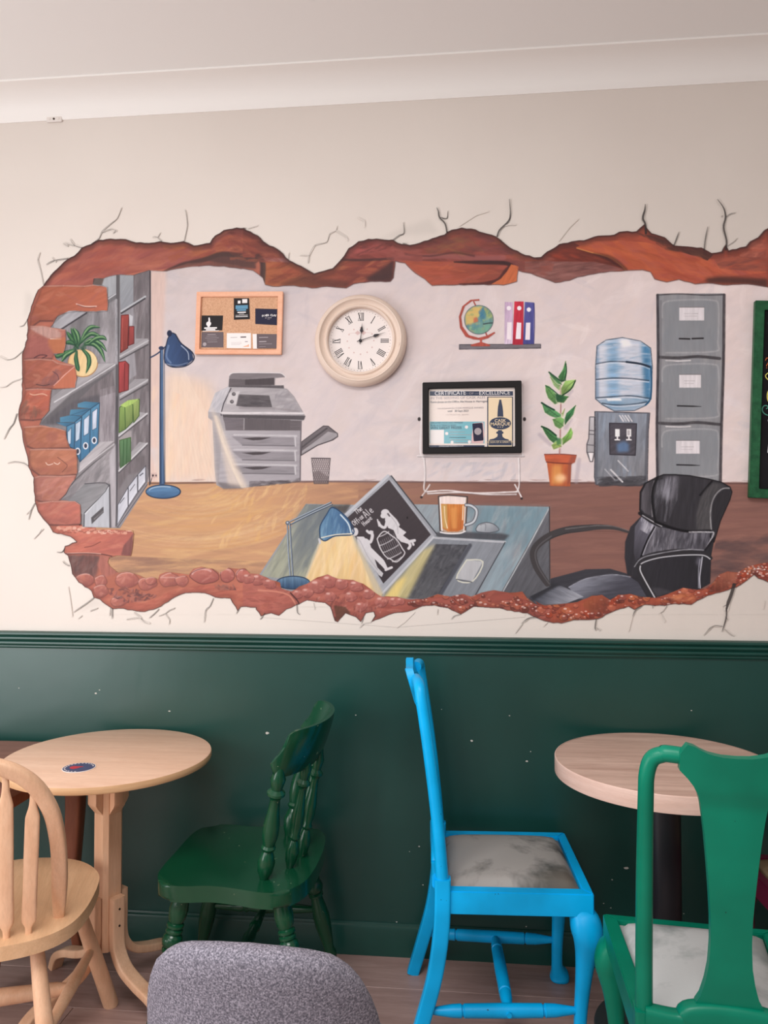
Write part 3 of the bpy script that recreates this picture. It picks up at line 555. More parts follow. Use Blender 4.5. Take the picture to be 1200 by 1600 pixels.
    K.scumble(Q('d6', "260,400 400,380 540,430 600,440 520,475 400,490 300,450"), [(110, 70, 72), (90, 60, 64), (170, 112, 106), (140, 84, 80)], 80, 9, 3, 30, 60, .8, .2, .7, 47)
    for (x, y, rx, ry) in ((875, 320, 97, 56), (1020, 315, 52, 48), (1120, 320, 50, 48), (1190, 345, 24, 36)):
        P = rock(100 + x / 4, 820 + y / 4, rx / 4, ry / 4, int(x)); K.fill(P, (204, 124, 110), (146, 78, 74), g=(100 + x / 4, 820 + (y - ry) / 4, 100 + x / 4 + 6, 820 + (y + ry) / 4), nz=.08)
        K.line(ell(100 + x / 4 - 2, 820 + y / 4 - 2, rx / 6, ry / 6, 190, 320), 3, (232, 188, 182), alpha=.7, soft=1.8); K.line(P + [P[0]], 1.3, (86, 46, 46), alpha=.6, smooth=False); K.scumble(P, [(216, 146, 134), (170, 92, 84), (184, 104, 92)], 16, rx / 6, 3, 10, 40, .45, .5, 1.3, int(x))
    K.scumble(Q('d6', "930,375 1060,370 1080,410 960,410"), [(110, 68, 66), (150, 100, 90)], 30, 6, 3, 0, 80, .8, .1, .6, 48)
    # rubble right along the bottom, getting finer and glossier to the right
    bot = Q('c7', "0,375 60,390 150,448 190,460 250,430 330,393 430,415 510,460 540,480 700,490 860,470 1000,455 1120,500 1200,520 1200,580 1060,540 900,520 830,540 700,518 590,545 500,580 370,580 320,505 220,510 140,555 0,530")
    K.fill(bot, (180, 102, 90), (140, 70, 60), g=(400, 940, 860, 950), nz=.14, ang=8)
    K.scumble(bot, [(200, 124, 108), (164, 84, 72), (126, 64, 58), (186, 108, 88)], 120, 20, 6, 5, 40, .5, .4, 1.4, 49)
    for (x, y, r_) in [(60, 415, 30), (105, 430, 26), (20, 410, 26), (215, 470, 22), (290, 440, 34), (335, 420, 30), (385, 430, 28), (440, 440, 30), (490, 470, 26), (420, 480, 26), (340, 480, 26), (540, 500, 26), (590, 500, 24), (615, 498, 18), (460, 520, 24), (250, 465, 24)]:
        P = rock(380 + x / 2.5, 740 + y / 2.5, r_ / 2.4, r_ / 3.0, x + y); K.fill(P, (198, 122, 110), (144, 78, 74), g=(380 + x / 2.5, 740 + (y - r_) / 2.5, 384 + x / 2.5, 740 + (y + r_) / 2.5), alpha=.85, nz=.1)
        K.scumble(P, [(210, 140, 126), (160, 86, 80), (124, 66, 62)], 12, 7, 2.6, 40, 60, .5, .4, 1, x); K.dot(380 + x / 2.5 - r_ * .12, 740 + (y - r_ * .45) / 2.5, r_ * .13, r_ * .06, (236, 196, 186), .75, 1); K.line(P[:14], 1.1, (96, 52, 52), alpha=.55, smooth=False)
    K.scumble(Q('c7', "210,480 500,480 560,500 540,550 460,570 360,560 340,515 240,490"), [(106, 58, 56), (196, 134, 124), (140, 76, 72)], 70, 7, 2.6, 60, 40, .7, .1, .7, 50)
    ln('c7', "60,455 130,460 180,475 205,510", 2.6, (214, 138, 116), alpha=.8); ln('c7', "185,465 215,500 215,515", 2, (80, 44, 44)); K.fill(Q('c7', "355,515 400,520 420,545 395,560 365,575"), (92, 60, 46), alpha=.8, soft=1.2)
    for i in range(230):
        t = i / 229; x = 640 + t * 560; base = np.interp(x, [640, 740, 840, 900, 1000, 1100, 1130, 1160, 1200], [940, 940, 948, 958, 940, 926, 905, 896, 890]); y = base + R.uniform(-12, 13)
        s_ = R.uniform(2, 5.5); c = R.choice([(150, 74, 60), (120, 56, 48), (172, 92, 70), (134, 70, 62), (98, 50, 44)] + ([(150, 60, 40), (176, 96, 62)] if x > 850 else []))
        K.dot(x, y, s_ * 1.3, s_, c, .75, nz=.1); K.dot(x - s_ * .3, y - s_ * .5, s_ * .5, s_ * .28, (226, 196, 188) if R.random() < .6 else (196, 122, 96), .75); K.line(ell(x, y, s_ * 1.3, s_, 20, 160, 8), .8, (60, 32, 30), alpha=.6)
    K.scumble(Q('c6', "640,880 780,820 880,830 830,890 700,895"), [(176, 98, 62), (196, 124, 90), (150, 72, 50)], 26, 18, 5, 8, 20, .6, .4, 1.5, 51)
    K.fill(Q('c6', "280,900 330,858 380,852 420,880 400,930 330,940"), (166, 88, 58), (110, 58, 48), g=(915, 930, 940, 955), alpha=.8, soft=.8, nz=.15)
    K.fill(Q('c6', "925,800 970,745 1010,738 1050,745 1040,790 960,835 900,840"), (150, 90, 72), (96, 50, 42), g=(1135, 895, 1120, 925), alpha=.85, soft=1, nz=.2)
    for i in range(60): K.dot(R.uniform(1150, 1215), R.uniform(882, 898), 1.6, 1.1, R.choice([(226, 206, 200), (150, 130, 124), (110, 76, 70), (190, 150, 140)]), .9)
    K.line(OUT[:len(OUT) // 1], 10, (90, 50, 48), alpha=.22, soft=7, smooth=False)
    lower = OUT[OUT.index(min(OUT, key=lambda p: abs(p[0] - 1198) + abs(p[1] - 910))):]
    K.line(lower, 2.2, (70, 44, 44), alpha=.75, soft=1.4, smooth=False)
    K.clip = None
    # ---- the painted office seen through the hole
    K.clip = K.mask(INN)
    K.fill([(60, 380), (1320, 380), (1320, 780), (60, 780)], (219, 205, 205), (206, 190, 188), g=(300, 500, 1150, 500), nz=.03, ang=40, sc=10, asp=2)
    wallq = [(236, 400), (1290, 410), (1290, 752), (236, 752)]
    K.scumble(wallq, [(226, 214, 214), (200, 190, 196), (214, 196, 190), (206, 196, 200), (222, 206, 200)], 420, 70, 18, 20, 70, .30, .5, 5, 60)
    K.scumble(wallq, [(184, 176, 184), (232, 220, 218), (190, 180, 182), (206, 188, 182)], 150, 46, 9, 30, 60, .30, .7, 2.6, 160)
    K.scumble([(560, 560), (860, 560), (860, 752), (560, 752)], [(186, 178, 184), (228, 218, 216), (176, 172, 178)], 60, 60, 12, 28, 30, .28, .5, 4, 61)
    K.scumble([(236, 400), (700, 400), (700, 460), (236, 460)], [(190, 184, 190), (200, 192, 196)], 40, 50, 12, 10, 20, .25, .5, 5, 62)
    K.fill(Q('c1', "703,370 780,372 760,800 740,1200 703,1200") + Q('c2', "745,285 703,290 700,0"), (228, 196, 184), alpha=.8, soft=3)
    K.fill([(262, 580), (330, 600), (360, 752), (245, 752), (256, 620)], (242, 208, 180), alpha=.75, soft=10)
    for i in range(18): K.line([(268 + i * 1.2, 580), (262 + i * 6.5, 750)], 3, (250, 232, 214), alpha=.3, soft=2.5, dry=.5, taper=(.2, 1))
    K.scumble([(236, 600), (350, 640), (350, 752), (236, 752)], [(248, 214, 180), (240, 200, 178)], 40, 50, 8, 80, 12, .35, .5, 3, 63)
    # floor
    K.fill(FLOORQ, (204, 154, 116), (126, 88, 80), g=(420, 850, 760, 830), nz=.05, ang=3, sc=3, asp=12)
    K.scumble([(150, 754), (560, 754), (560, 920), (150, 920)], [(222, 176, 120), (196, 146, 108), (228, 186, 130), (176, 132, 104), (210, 158, 118)], 240, 70, 7, 3, 10, .38, .5, 2.4, 64)
    for i in range(46):
        r_ = 30 + i * 3.2; K.line(ell(300, 752, r_ * 1.25, r_ * .62, 8 + R.uniform(0, 20), 118 + R.uniform(-20, 20), 16), 4, R.choice([(238, 196, 136), (226, 172, 106), (214, 164, 118), (242, 206, 156)]), alpha=.30, soft=2.2, dry=.5, taper=(.2, .2))
    K.scumble([(330, 756), (480, 756), (480, 830), (330, 860)], [(240, 200, 140), (228, 178, 110)], 60, 26, 5, 55, 25, .45, .5, 1.8, 65)
    K.scumble([(560, 754), (1290, 754), (1290, 940), (560, 940)], [(140, 98, 88), (116, 82, 76), (132, 92, 80), (150, 106, 94)], 260, 90, 7, 1, 4, .35, .5, 2.2, 66)
    K.scumble([(1120, 840), (1290, 820), (1290, 900), (1100, 920)], [(88, 70, 70), (76, 60, 62)], 60, 50, 10, 4, 10, .4, .4, 3, 67)
    K.line([(234, 755), (330, 754), (500, 752), (660, 753), (860, 754), (1200, 755)], 2.6, (92, 66, 64), alpha=.75, soft=1.6); K.scumble([(300, 748), (1290, 750), (1290, 757), (300, 757)], [(120, 88, 84), (150, 112, 104)], 60, 24, 2.5, 1, 5, .5, .5, 1, 68)
    K.scumble([(170, 868), (420, 878), (420, 905), (180, 905)], [(150, 112, 96), (136, 100, 90)], 40, 60, 7, 2, 5, .35, .4, 2.5, 69)
    # ---- bookcase
    G = [(150, 146, 148), (128, 124, 128), (170, 166, 170), (112, 106, 110)]
    K.fill(BRK['case'], (146, 142, 146), (128, 122, 126), g=(120, 450, 200, 800), nz=.10, ang=88, sc=4)
    K.fill(Q('d1', "580,420 700,420 700,860 400,860 380,560"), (122, 118, 122), soft=3, nz=.14, ang=80)
    K.fill(Q('d1', "690,430 830,330 835,860 690,860"), (178, 172, 178), soft=2, nz=.12, ang=88)
    K.scumble(Q('d1', "380,560 580,430 830,340 835,860 400,860"), G + [(190, 186, 192)], 90, 60, 8, 85, 8, .4, .5, 2.4, 70)
    K.fill(Q('d1', "720,120 830,110 830,270 760,300 750,215 700,190"), (176, 178, 184), nz=.08); K.fill(Q('d1', "630,140 725,135 705,198 635,190"), (108, 94, 90), soft=.8)
    K.fill(Q('d1', "860,110 975,110 975,250 1075,290 870,420 860,300"), (164, 168, 174), (146, 148, 156), g=(190, 430, 220, 480), nz=.08, ang=60)
    K.fill(Q('d1', "975,90 1115,60 1115,640") + Q('d2', "1115,60 1110,640 1080,590 970,560 975,200") , (120, 112, 116), nz=.16, ang=88, sc=3)
    K.scumble(Q('d1', "975,90 1115,60 1115,640") + Q('d2', "1115,60 1110,640 1080,590 970,560 975,200"), [(98, 92, 96), (146, 138, 142), (160, 154, 158), (110, 104, 108)], 90, 40, 5, 86, 8, .5, .6, 1.6, 71)
    K.fill(Q('d1', "865,440 975,380 1000,660 860,740"), (150, 146, 152), soft=1, nz=.12); K.fill(Q('d1', "860,800 985,760 1000,960 855,1060"), (158, 154, 160), soft=1, nz=.12)
    K.fill(Q('d2', "855,300 960,290 960,380 850,400"), (166, 158, 160), soft=1); K.fill(Q('d2', "845,560 1075,500 1075,590 1010,650 930,660 845,800"), (116, 108, 112), soft=1.5, nz=.14)
    # slanting shelf boards
    def board(c, s, e, w=8, light=(188, 186, 190), dark=(92, 88, 92)):
        (a, b), = [tuple(Q(c, s + ' ' + e))]
        K.line([a, b], w, light, soft=.8, smooth=False); K.line([(a[0], a[1] + w * .55), (b[0], b[1] + w * .45)], 2.2, dark, soft=.9, smooth=False); K.line([(a[0], a[1] + w * .2), (b[0], b[1] + w * .15)], 1.3, (214, 212, 216), alpha=.8, dry=.3, smooth=False)
    K.fill(Q('d1', "985,650 1100,650 1100,690 860,825 855,790"), (160, 156, 160), nz=.1, ang=30); ln('d1', "860,800 1100,665", 2.2, (206, 204, 208), dry=.2); ln('d1', "860,828 1098,700", 2, (84, 80, 84))
    K.fill(Q('d1', "985,995 1100,992 1098,1020 860,1165 855,1130"), (160, 156, 160), nz=.1, ang=30); ln('d1', "860,1140 1095,1000", 2.2, (206, 204, 208), dry=.2); ln('d1', "860,1170 1095,1035", 2, (84, 80, 84))
    ln('d1', "870,415 1075,290", 3, (190, 192, 198)); ln('d1', "872,432 1070,308", 2.6, (70, 66, 72))
    for a in ("850,330 1090,140", "850,630 1090,395"):
        P = Q('d2', a); K.fill([(P[0][0], P[0][1] - 5), (P[1][0] - 12, P[1][1] - 2), (P[1][0], P[1][1]), (P[0][0], P[0][1] + 3)], (166, 162, 166), nz=.1, ang=35); K.line(P, 2.4, (208, 206, 210), smooth=False); K.line([(x, y + 3.2) for x, y in P], 1.6, (84, 78, 84), smooth=False)
    # left boards
    K.fill(Q('d1', "760,300 825,262 830,310 765,350"), (120, 118, 122)); ln('d1', "760,310 828,265", 2, (206, 206, 212))
    K.fill(Q('d1', "290,530 420,420 575,425 400,540 350,578 300,560"), (176, 174, 180), nz=.1, ang=35); ln('d1', "345,578 450,510 575,430", 2.6, (70, 66, 72), soft=1)
    K.fill(Q('d1', "660,865 815,860 700,930 480,1075") + Q('d2', "170,235 60,200 300,-10"), (184, 180, 184), (150, 146, 150), g=(175, 565, 80, 655), nz=.1, ang=35)
    ln('d1', "820,868 650,975 480,1080 300,1190", 2.2, (226, 224, 228), dry=.2)
    K.fill(Q('d1', "830,890 640,1010 440,1130") + Q('d2', "200,200 180,240 350,150 640,-60"), (106, 102, 106), soft=1); 
    K.fill(Q('d1', "480,1200 640,1040 800,930 835,1210"), (120, 112, 116), nz=.15, ang=88)
    K.fill(Q('d2', "180,240 480,30 690,-20 690,60 400,240"), (96, 92, 98), soft=2, nz=.12); K.fill(Q('d2', "690,0 825,-40 825,380 690,400"), (160, 152, 158), nz=.12, ang=88)
    K.scumble(Q('d2', "690,-60 825,-100 825,380 690,400"), [(120, 112, 118), (184, 178, 184), (140, 130, 136)], 40, 40, 5, 88, 5, .5, .5, 1.6, 72)
    for i in range(4):
        K.fill(BTOPS[i], (84, 140, 172), (62, 112, 146), g=(BTOPS[i][0][0], BTOPS[i][0][1], BTOPS[i][2][0], BTOPS[i][2][1]), nz=.1, ang=8)
        b = BBIND[i]; K.fill(b, (86, 142, 178), (64, 116, 156), g=(b[0][0], b[0][1], b[0][0] + 4, b[3][1]), nz=.1, ang=85); K.line(b + [b[0]], 1.1, (40, 66, 92), smooth=False)
    K.line(Q('d2', "315,220 470,218 530,165 440,155 610,100 685,48"), .9, (44, 74, 100), smooth=False, alpha=.6)
    for s in ("412,300 445,260 440,400 415,405", "480,230 525,200 515,360 480,385", "550,195 600,150 592,310 550,335", "622,130 668,95 660,265 622,285"):
        K.fill(Q('d2', s), (190, 208, 226), (206, 212, 230), g=(105, 660, 150, 650), nz=.12, ang=80); K.line(Q('d2', s + ' ' + s.split()[0]), .8, (50, 80, 110), smooth=False)
    for x, y in ((641, 372), (568, 418), (500, 465)):
        K.dot(30 + x / 5.4545, 620 + y / 5.4545, 4.2, 5.6, (232, 232, 240)); K.dot(30 + x / 5.4545, 620 + y / 5.4545, 2.4, 3.6, (56, 62, 82))
    K.fill(Q('d2', "520,560 690,385 810,378 700,470 510,640"), (186, 180, 184), nz=.1, ang=35); K.fill(Q('d2', "510,640 810,385 812,430 480,700 420,780"), (140, 134, 138), nz=.1, ang=35); ln('d2', "510,640 650,520 812,400", 2.2, (216, 212, 216), dry=.2); ln('d2', "480,705 640,560 812,440", 1.6, (90, 86, 90))
    K.fill(Q('d2', "430,770 640,570 810,430 800,740 620,740 350,880"), (150, 144, 148), (168, 162, 166), g=(120, 760, 170, 700), nz=.12, ang=40); K.scumble(Q('d2', "430,770 640,570 810,430 800,740 620,740 350,880"), [(120, 116, 120), (190, 184, 188), (134, 128, 132)], 50, 30, 6, 60, 15, .45, .5, 2, 73)
    K.fill(BRK['archive'], (132, 132, 136), (150, 148, 152), g=(110, 760, 150, 800), nz=.08, ang=20)
    K.fill(Q('d2', "560,1000 770,760 770,1115 560,1110"), (190, 192, 200), nz=.06); ln('d2', "560,1000 768,765", 2, (220, 222, 228)); ln('d2', "555,990 765,752 560,740", 1.2, (70, 68, 74)); ln('d2', "556,1000 552,1100", 1.6, (78, 78, 84))
    K.fill(Q('d2', "615,1030 720,935 722,985 620,1085"), (88, 84, 88)); ln('d2', "640,1040 715,975", 2.4, (130, 126, 130), dry=.3)
    # uprights
    K.fill(Q('d1', "828,110 858,110 850,1210") + Q('d2', "850,0 830,1115 800,1115 822,0") , (98, 94, 98), nz=.12, ang=89, sc=3); ln('d1', "826,320 830,860", 4, (182, 180, 186), dry=.3)
    K.fill(Q('d2', "770,500 822,400 830,1115 790,1115"), (184, 178, 184), soft=.8, nz=.08, ang=88); ln('d2', "770,750 775,1110", 2, (80, 76, 82)); ln('d2', "832,0 835,640 825,1100", 2.4, (74, 70, 76), dry=.2)
    K.line([(234.5, 424), (234.5, 560), (233.5, 757)], 2.4, (78, 70, 76), soft=.7)
    for b, c in zip(REDB, ((168, 74, 68), (178, 76, 74), (192, 76, 78))):
        K.fill(b, c, tuple(int(v * .8) for v in c), g=(b[0][0], b[0][1], b[2][0], b[2][1]), nz=.12, ang=85); K.line(b + [b[0]], 1.1, (98, 34, 36), smooth=False)
    ln('d1', "900,860 895,1095", 1.2, (110, 36, 40)); ln('d1', "880,480 875,740", 2.4, (206, 100, 92), alpha=.6, dry=.3); K.fill(Q('d1', "935,440 970,460 965,540 945,545"), (206, 206, 212), alpha=.8)
    for b, c in zip(GRNB, ((140, 170, 92), (148, 174, 98), (162, 184, 106), (98, 138, 94))):
        K.fill(b, c, tuple(int(v * .78) for v in c), g=(b[0][0], b[0][1], b[2][0], b[2][1]), nz=.12, ang=85); K.line(b + [b[0]], 1.1, (60, 92, 44), smooth=False)
    K.fill(Q('d2', "860,75 930,30 1020,18 970,60 905,90"), (176, 206, 110), nz=.1); ln('d2', "890,370 885,590", 1, (44, 84, 44)); ln('d2', "920,360 915,570", 1, (44, 84, 44))
    for b in FILES: K.fill(b, (196, 198, 210), (220, 220, 230), g=(b[0][0], b[0][1], b[2][0], b[2][1]), nz=.08, ang=60); K.line(b + [b[0]], 1.2, (84, 82, 90), smooth=False)
    K.line(Q('d2', "1030,670 1055,650"), 1.6, (80, 80, 90)); K.line(Q('d2', "860,905 895,860"), 1.4, (100, 98, 106)); K.line(Q('d2', "945,800 985,745"), 1.2, (100, 98, 106))
    K.fill(Q('d2', "835,1095 1090,730 1092,760 860,1118"), (150, 146, 152)); ln('d2', "838,1110 1092,745", 1.4, (90, 86, 92))
    # fern-like plant in the yellow pot
    P = ell(129.5, 567, 23, 21.5); K.fill(P, (232, 190, 134), (246, 220, 166), g=(108, 560, 150, 570), nz=.06, ang=70); K.line(P[0:16], 1.6, (208, 150, 92), alpha=.8, soft=1); K.line(P, .8, (150, 104, 70), alpha=.5)
    LV = ["500,730 440,640 405,590", "500,720 470,620 440,560", "510,700 500,620 460,555", "520,690 570,590 620,550 690,555", "530,680 590,620 640,610 740,660", "560,690 620,660 700,700 745,760", "560,700 640,700 700,760 732,850", "590,700 650,650 715,640 745,665",
          "480,740 400,770 330,800 310,790", "480,750 400,790 360,850", "490,760 485,820 500,900 510,925", "540,740 590,800 595,870 570,945", "480,700 430,680 400,690"]
    for i, s in enumerate(LV):
        K.line(Q('d1', s), 7.5, (44, 84, 62), soft=.8, taper=(.5, .08)); K.line([(x - .4, y - 1) for x, y in Q('d1', s)], 3.0, R.choice([(104, 156, 96), (86, 138, 88), (150, 192, 130)]), soft=.7, taper=(.3, .1), dry=.2)
    K.scumble(Q('d1', "460,660 560,650 580,740 460,760"), [(40, 74, 56), (70, 110, 78)], 26, 12, 3, 60, 50, .7, .2, .8, 74)
    # ---- floor lamp
    ln('c1', "705,775 740,755 785,715", 2.2, (48, 60, 92)); K.fill(BRK['lamp_pole'], (70, 98, 138), (56, 84, 122), g=(250, 540, 254, 755), nz=.12, ang=89); K.line([(250.4, 545), (250.6, 755)], 1.1, (34, 44, 72)); K.line([(256.6, 545), (257.6, 755)], .9, (40, 54, 84)); K.line([(253, 545), (254, 755)], 1.2, (120, 148, 184), alpha=.6)
    K.fill(BRK['lamp_shade'], (58, 84, 128), (40, 58, 96), g=(262, 550, 300, 545), nz=.12, ang=60); K.line(BRK['lamp_shade'] + [BRK['lamp_shade'][0]], 1.6, (28, 34, 58)); ln('c1', "790,720 780,770 800,800", 3, (120, 144, 184), alpha=.7, soft=1.2); ln('c1', "850,720 880,750 885,785", 1.6, (196, 206, 224), alpha=.8); ln('c1', "775,805 830,812 880,800", 1.2, (170, 184, 210), alpha=.6)
    K.fill(ell(265, 521, 4, 5), (34, 42, 72)); K.fill(ell(252, 544, 4, 3), (44, 56, 90))
    K.fill(BRK['lamp_base'], (66, 104, 146), (92, 134, 176), g=(255, 776, 255, 762), nz=.1, ang=5); K.line(BRK['lamp_base'] + [BRK['lamp_base'][0]], 1.6, (34, 50, 80)); K.line(ell(255, 767, 22, 7, 190, 300), 1.6, (196, 210, 226), alpha=.7)
    K.line(Q('d2', "1115,745 1130,690 1150,665"), 1, (60, 50, 54)); K.fill(Q('d2', "1120,650 1175,645 1180,690 1125,695"), (206, 176, 170), alpha=.7); K.dot(239, 743, 1.4, 1.8, (60, 48, 52)); K.dot(244, 743, 1.2, 1.6, (90, 76, 80))
    # ---- photocopier
    cp = BRK['copier']; K.fill(cp, (170, 164, 168), (150, 144, 148), g=(330, 650, 470, 700), nz=.06, ang=4)
    K.fill(Q('d8', "200,190 560,195 680,200 760,270 840,410 140,410 220,200"), (182, 176, 180), (164, 158, 162), g=(360, 610, 460, 640), nz=.08, ang=5)
    K.scumble(Q('d8', "600,210 700,210 820,400 600,400"), [(150, 144, 150), (206, 200, 204), (136, 130, 136)], 36, 20, 4, 30, 40, .4, .4, 2, 75)
    K.fill(Q('d8', "30,400 90,240 200,188 215,200 140,410"), (202, 198, 204), nz=.1, ang=60); K.scumble(Q('d8', "30,400 90,240 200,188 215,200 140,410"), [(170, 168, 176), (220, 214, 218)], 18, 18, 4, 60, 15, .5, .4, 1.5, 76)
    K.fill(Q('d8', "210,95 240,72 560,72 650,75 685,105 560,112 340,125 212,120"), (128, 120, 124), nz=.10, ang=3); K.fill(Q('d8', "208,120 340,125 595,112 595,175 205,188"), (104, 96, 100), nz=.08, ang=3); K.fill(Q('d8', "345,128 592,112 592,172 345,172"), (78, 70, 74))
    K.fill(Q('d8', "600,178 672,176 675,202 460,195 205,190 210,180"), (92, 86, 90)); ln('d8', "212,90 245,68 560,68 650,72 688,104", 1.4, (226, 218, 220))
    K.fill(Q('d8', "285,252 430,258 550,262 575,362 440,362 340,360 268,350"), (92, 86, 90), nz=.14, ang=5, sc=2); K.scumble(Q('d8', "285,252 550,262 575,362 268,350"), [(120, 114, 118), (76, 70, 76)], 20, 16, 3, 5, 20, .6, .4, 1, 77)
    ln('d8', "222,200 160,330 138,415 140,430", 1.6, (66, 60, 66), smooth=False)
    K.fill(Q('d8', "205,240 300,225 270,340 185,335"), (216, 210, 212), alpha=.8, soft=.5)
    for x, y in ((248, 250), (232, 315)): K.dot(320 + x / 5.4545, 570 + y / 5.4545, 3, 2.9, (92, 86, 90)); K.dot(320.4 + x / 5.4545, 569.6 + y / 5.4545, 1.4, 1.3, (140, 134, 138))
    ln('d8', "300,365 560,370 700,385 800,400", 4, (140, 132, 136), alpha=.5, soft=1.5)
    K.line(Q('d8', "140,408 300,412 500,410 700,412 838,412"), 3.4, (236, 230, 232), dry=.15); K.fill(Q('d8', "150,425 858,436 845,470 160,450"), (84, 78, 82), nz=.1, ang=2)
    K.fill(Q('d8', "155,450 820,478 815,560 180,560 170,500"), (118, 110, 116), (104, 96, 100), g=(360, 660, 400, 672), nz=.08, ang=3, sc=2); K.fill(Q('d8', "340,455 730,470 725,560 345,555"), (98, 90, 94)); ln('d8', "335,460 332,550", 1.6, (160, 154, 158))
    K.fill(Q('d8', "150,560 815,565 812,985 700,1000 330,1030 120,1000"), (178, 172, 178), (162, 156, 162), g=(350, 700, 465, 740), nz=.08, ang=3)
    for y0, y1 in ((610, 690), (735, 815), (860, 930)):
        K.fill(Q('d8', f"230,{y0} 760,{y0+12} 768,{y1} 320,{y1-6}"), (146, 140, 146), nz=.10, ang=2, soft=.6); ln('d8', f"320,{y1-6} 768,{y1}", 1.4, (110, 104, 110)); ln('d8', f"250,{y0-14} 780,{y0-4}", 3, (208, 204, 208), alpha=.8, dry=.3)
        ln('d8', f"768,{y0} 772,{y1}", 2.4, (198, 194, 198))
        cx = 440 + (y0 - 610) * .02; K.fill(Q('d8', f"{cx-125},{y0+16} {cx},{y0+8} {cx+125},{y0+10} {cx+60},{y0+30} {cx-30},{y0+34}"), (74, 66, 70)); ln('d8', f"{cx-110},{y0+20} {cx},{y0+38} {cx+110},{y0+14}", 1.0, (150, 144, 150))
    ln('d8', "820,480 815,700 812,985", 1.8, (112, 104, 110)); K.scumble(Q('d8', "380,990 700,985 812,960 812,1000 560,1030 380,1040"), [(96, 88, 92), (120, 112, 116), (80, 72, 78)], 50, 16, 4, 5, 25, .6, .4, 1.2, 78)
    K.fill(Q('d8', "100,1000 330,1020 330,1055 160,1060"), (110, 102, 106), alpha=.7, soft=1.5)
    K.fill(BRK['copier_tray'], (110, 102, 106), nz=.12, ang=35); K.fill(Q('d8', "830,735 960,640 1050,570 1130,585 1132,608 1080,640 960,682 825,765"), (160, 154, 158), nz=.12, ang=35); K.line(BRK['copier_tray'] + [BRK['copier_tray'][0]], 1.2, (70, 62, 68), smooth=False); ln('d8', "830,700 960,600 1040,540", 2.6, (70, 64, 68), dry=.2)
    # light beam over the copier
    K.fill(Q('d8', "-10,200 60,400 90,520 140,700 200,1020 380,1060 260,820 120,470 40,330"), (238, 216, 196), alpha=.55, soft=3, ang=110)
    for i, (a, w, al) in enumerate(((0, 4, .55), (10, 3, .4), (24, 2.4, .35), (-8, 3, .35))): K.line(Q('d8', f"{90+a},440 {150+a},640 {230+a},860 {320+a},1040"), w, (246, 228, 206), alpha=al, soft=2, dry=.3)
    K.fill(Q('d8', "30,450 70,480 95,900 110,1020 80,1000 50,700"), (222, 204, 196), alpha=.5, soft=2)
    # bin
    K.fill(BRK['bin'], (190, 176, 176), alpha=.5); old = K.clip; K.clip = K.mask(BRK['bin']) * old
    for i in range(-8, 16):
        K.line(Q('d8', f"{900+i*16},790 {970+i*16},1015"), .75, (88, 76, 80), smooth=False); K.line(Q('d8', f"{1010+i*16},790 {890+i*16},1015"), .7, (96, 84, 88), smooth=False)
    K.fill(Q('d8', "920,920 970,900 1060,960 1050,1015 930,1015"), (90, 78, 80), alpha=.45, soft=1.2); K.clip = old
    K.line(Q('d8', "908,795 1068,797"), 1.6, (80, 70, 74), smooth=False); K.line(Q('d8', "908,795 930,1012 1050,1012 1068,797"), 1, (90, 80, 84), smooth=False)
    # ---- shelf with globe and binders
    K.fill(BRK['shelf'], (112, 106, 112), nz=.15, ang=0, sc=2); K.line(BRK['shelf'] + [BRK['shelf'][0]], 1.2, (58, 52, 60), dry=.3, smooth=False)
    K.fill(BRK['stand'], (170, 74, 62), nz=.12); K.line(Q('c4', "560,165 572,190"), 2, (160, 70, 60)); K.line(Q('c4', "635,360 645,385"), 2, (160, 70, 60))
    g_ = BRK['globe']; K.fill(g_, (84, 134, 150), (110, 150, 140), g=(735, 485, 765, 515), nz=.1); old = K.clip; K.clip = K.mask(g_) * old
    K.fill(Q('c4', "505,240 560,195 620,200 600,250 560,300 510,320"), (206, 176, 104), soft=1.5); K.fill(Q('c4', "620,200 680,230 680,270 640,260 600,230"), (140, 160, 110), soft=1.5); K.fill(Q('c4', "520,320 600,330 680,300 640,360 560,366"), (110, 160, 138), soft=1.5); K.fill(Q('c4', "560,270 580,260 590,290 560,300"), (190, 110, 80), soft=.8); K.fill(Q('c4', "590,230 620,200 640,250 610,290"), (70, 124, 150), soft=1); K.scumble(g_, [(60, 110, 140), (190, 196, 120), (110, 150, 110), (196, 150, 100)], 44, 8, 3, 30, 60, .5, .3, 1, 79)
    K.line(Q('c4', "620,305 650,300 680,298"), 1.6, (50, 60, 66)); K.clip = old; K.line(g_ + [g_[0]], 1, (64, 78, 88), alpha=.7)
    for k, c, dk in (('binder_a', (190, 160, 190), (206, 186, 206)), ('binder_b', (196, 44, 64), (170, 36, 56)), ('binder_c', (82, 82, 150), (66, 68, 132))):
        b = BRK[k]; K.fill(b, c, dk, g=(b[0][0], b[0][1], b[2][0], b[2][1]), nz=.15, ang=88, sc=2)
    for x, y in ((780, 207), (845, 207), (905, 216)): K.dot(600 + x / 4, 430 + y / 4, 3.4, 3.5, (238, 226, 232))
    for s in ("770,295 798,295 795,405 768,400", "830,295 858,298 855,400 822,400", "887,297 915,297 912,405 882,405"): K.fill(Q('c4', s), (234, 222, 228), nz=.05)
    K.line(Q('c4', "937,175 940,300 935,428"), 1, (58, 50, 110))
    # ---- painted easel legs
    W = (236, 228, 228)
    for s in ("660,598 659,640 656,700 660,715", "812,597 816,620 816,712"): K.line(Q('p', s), 2.2, W, dry=.3)
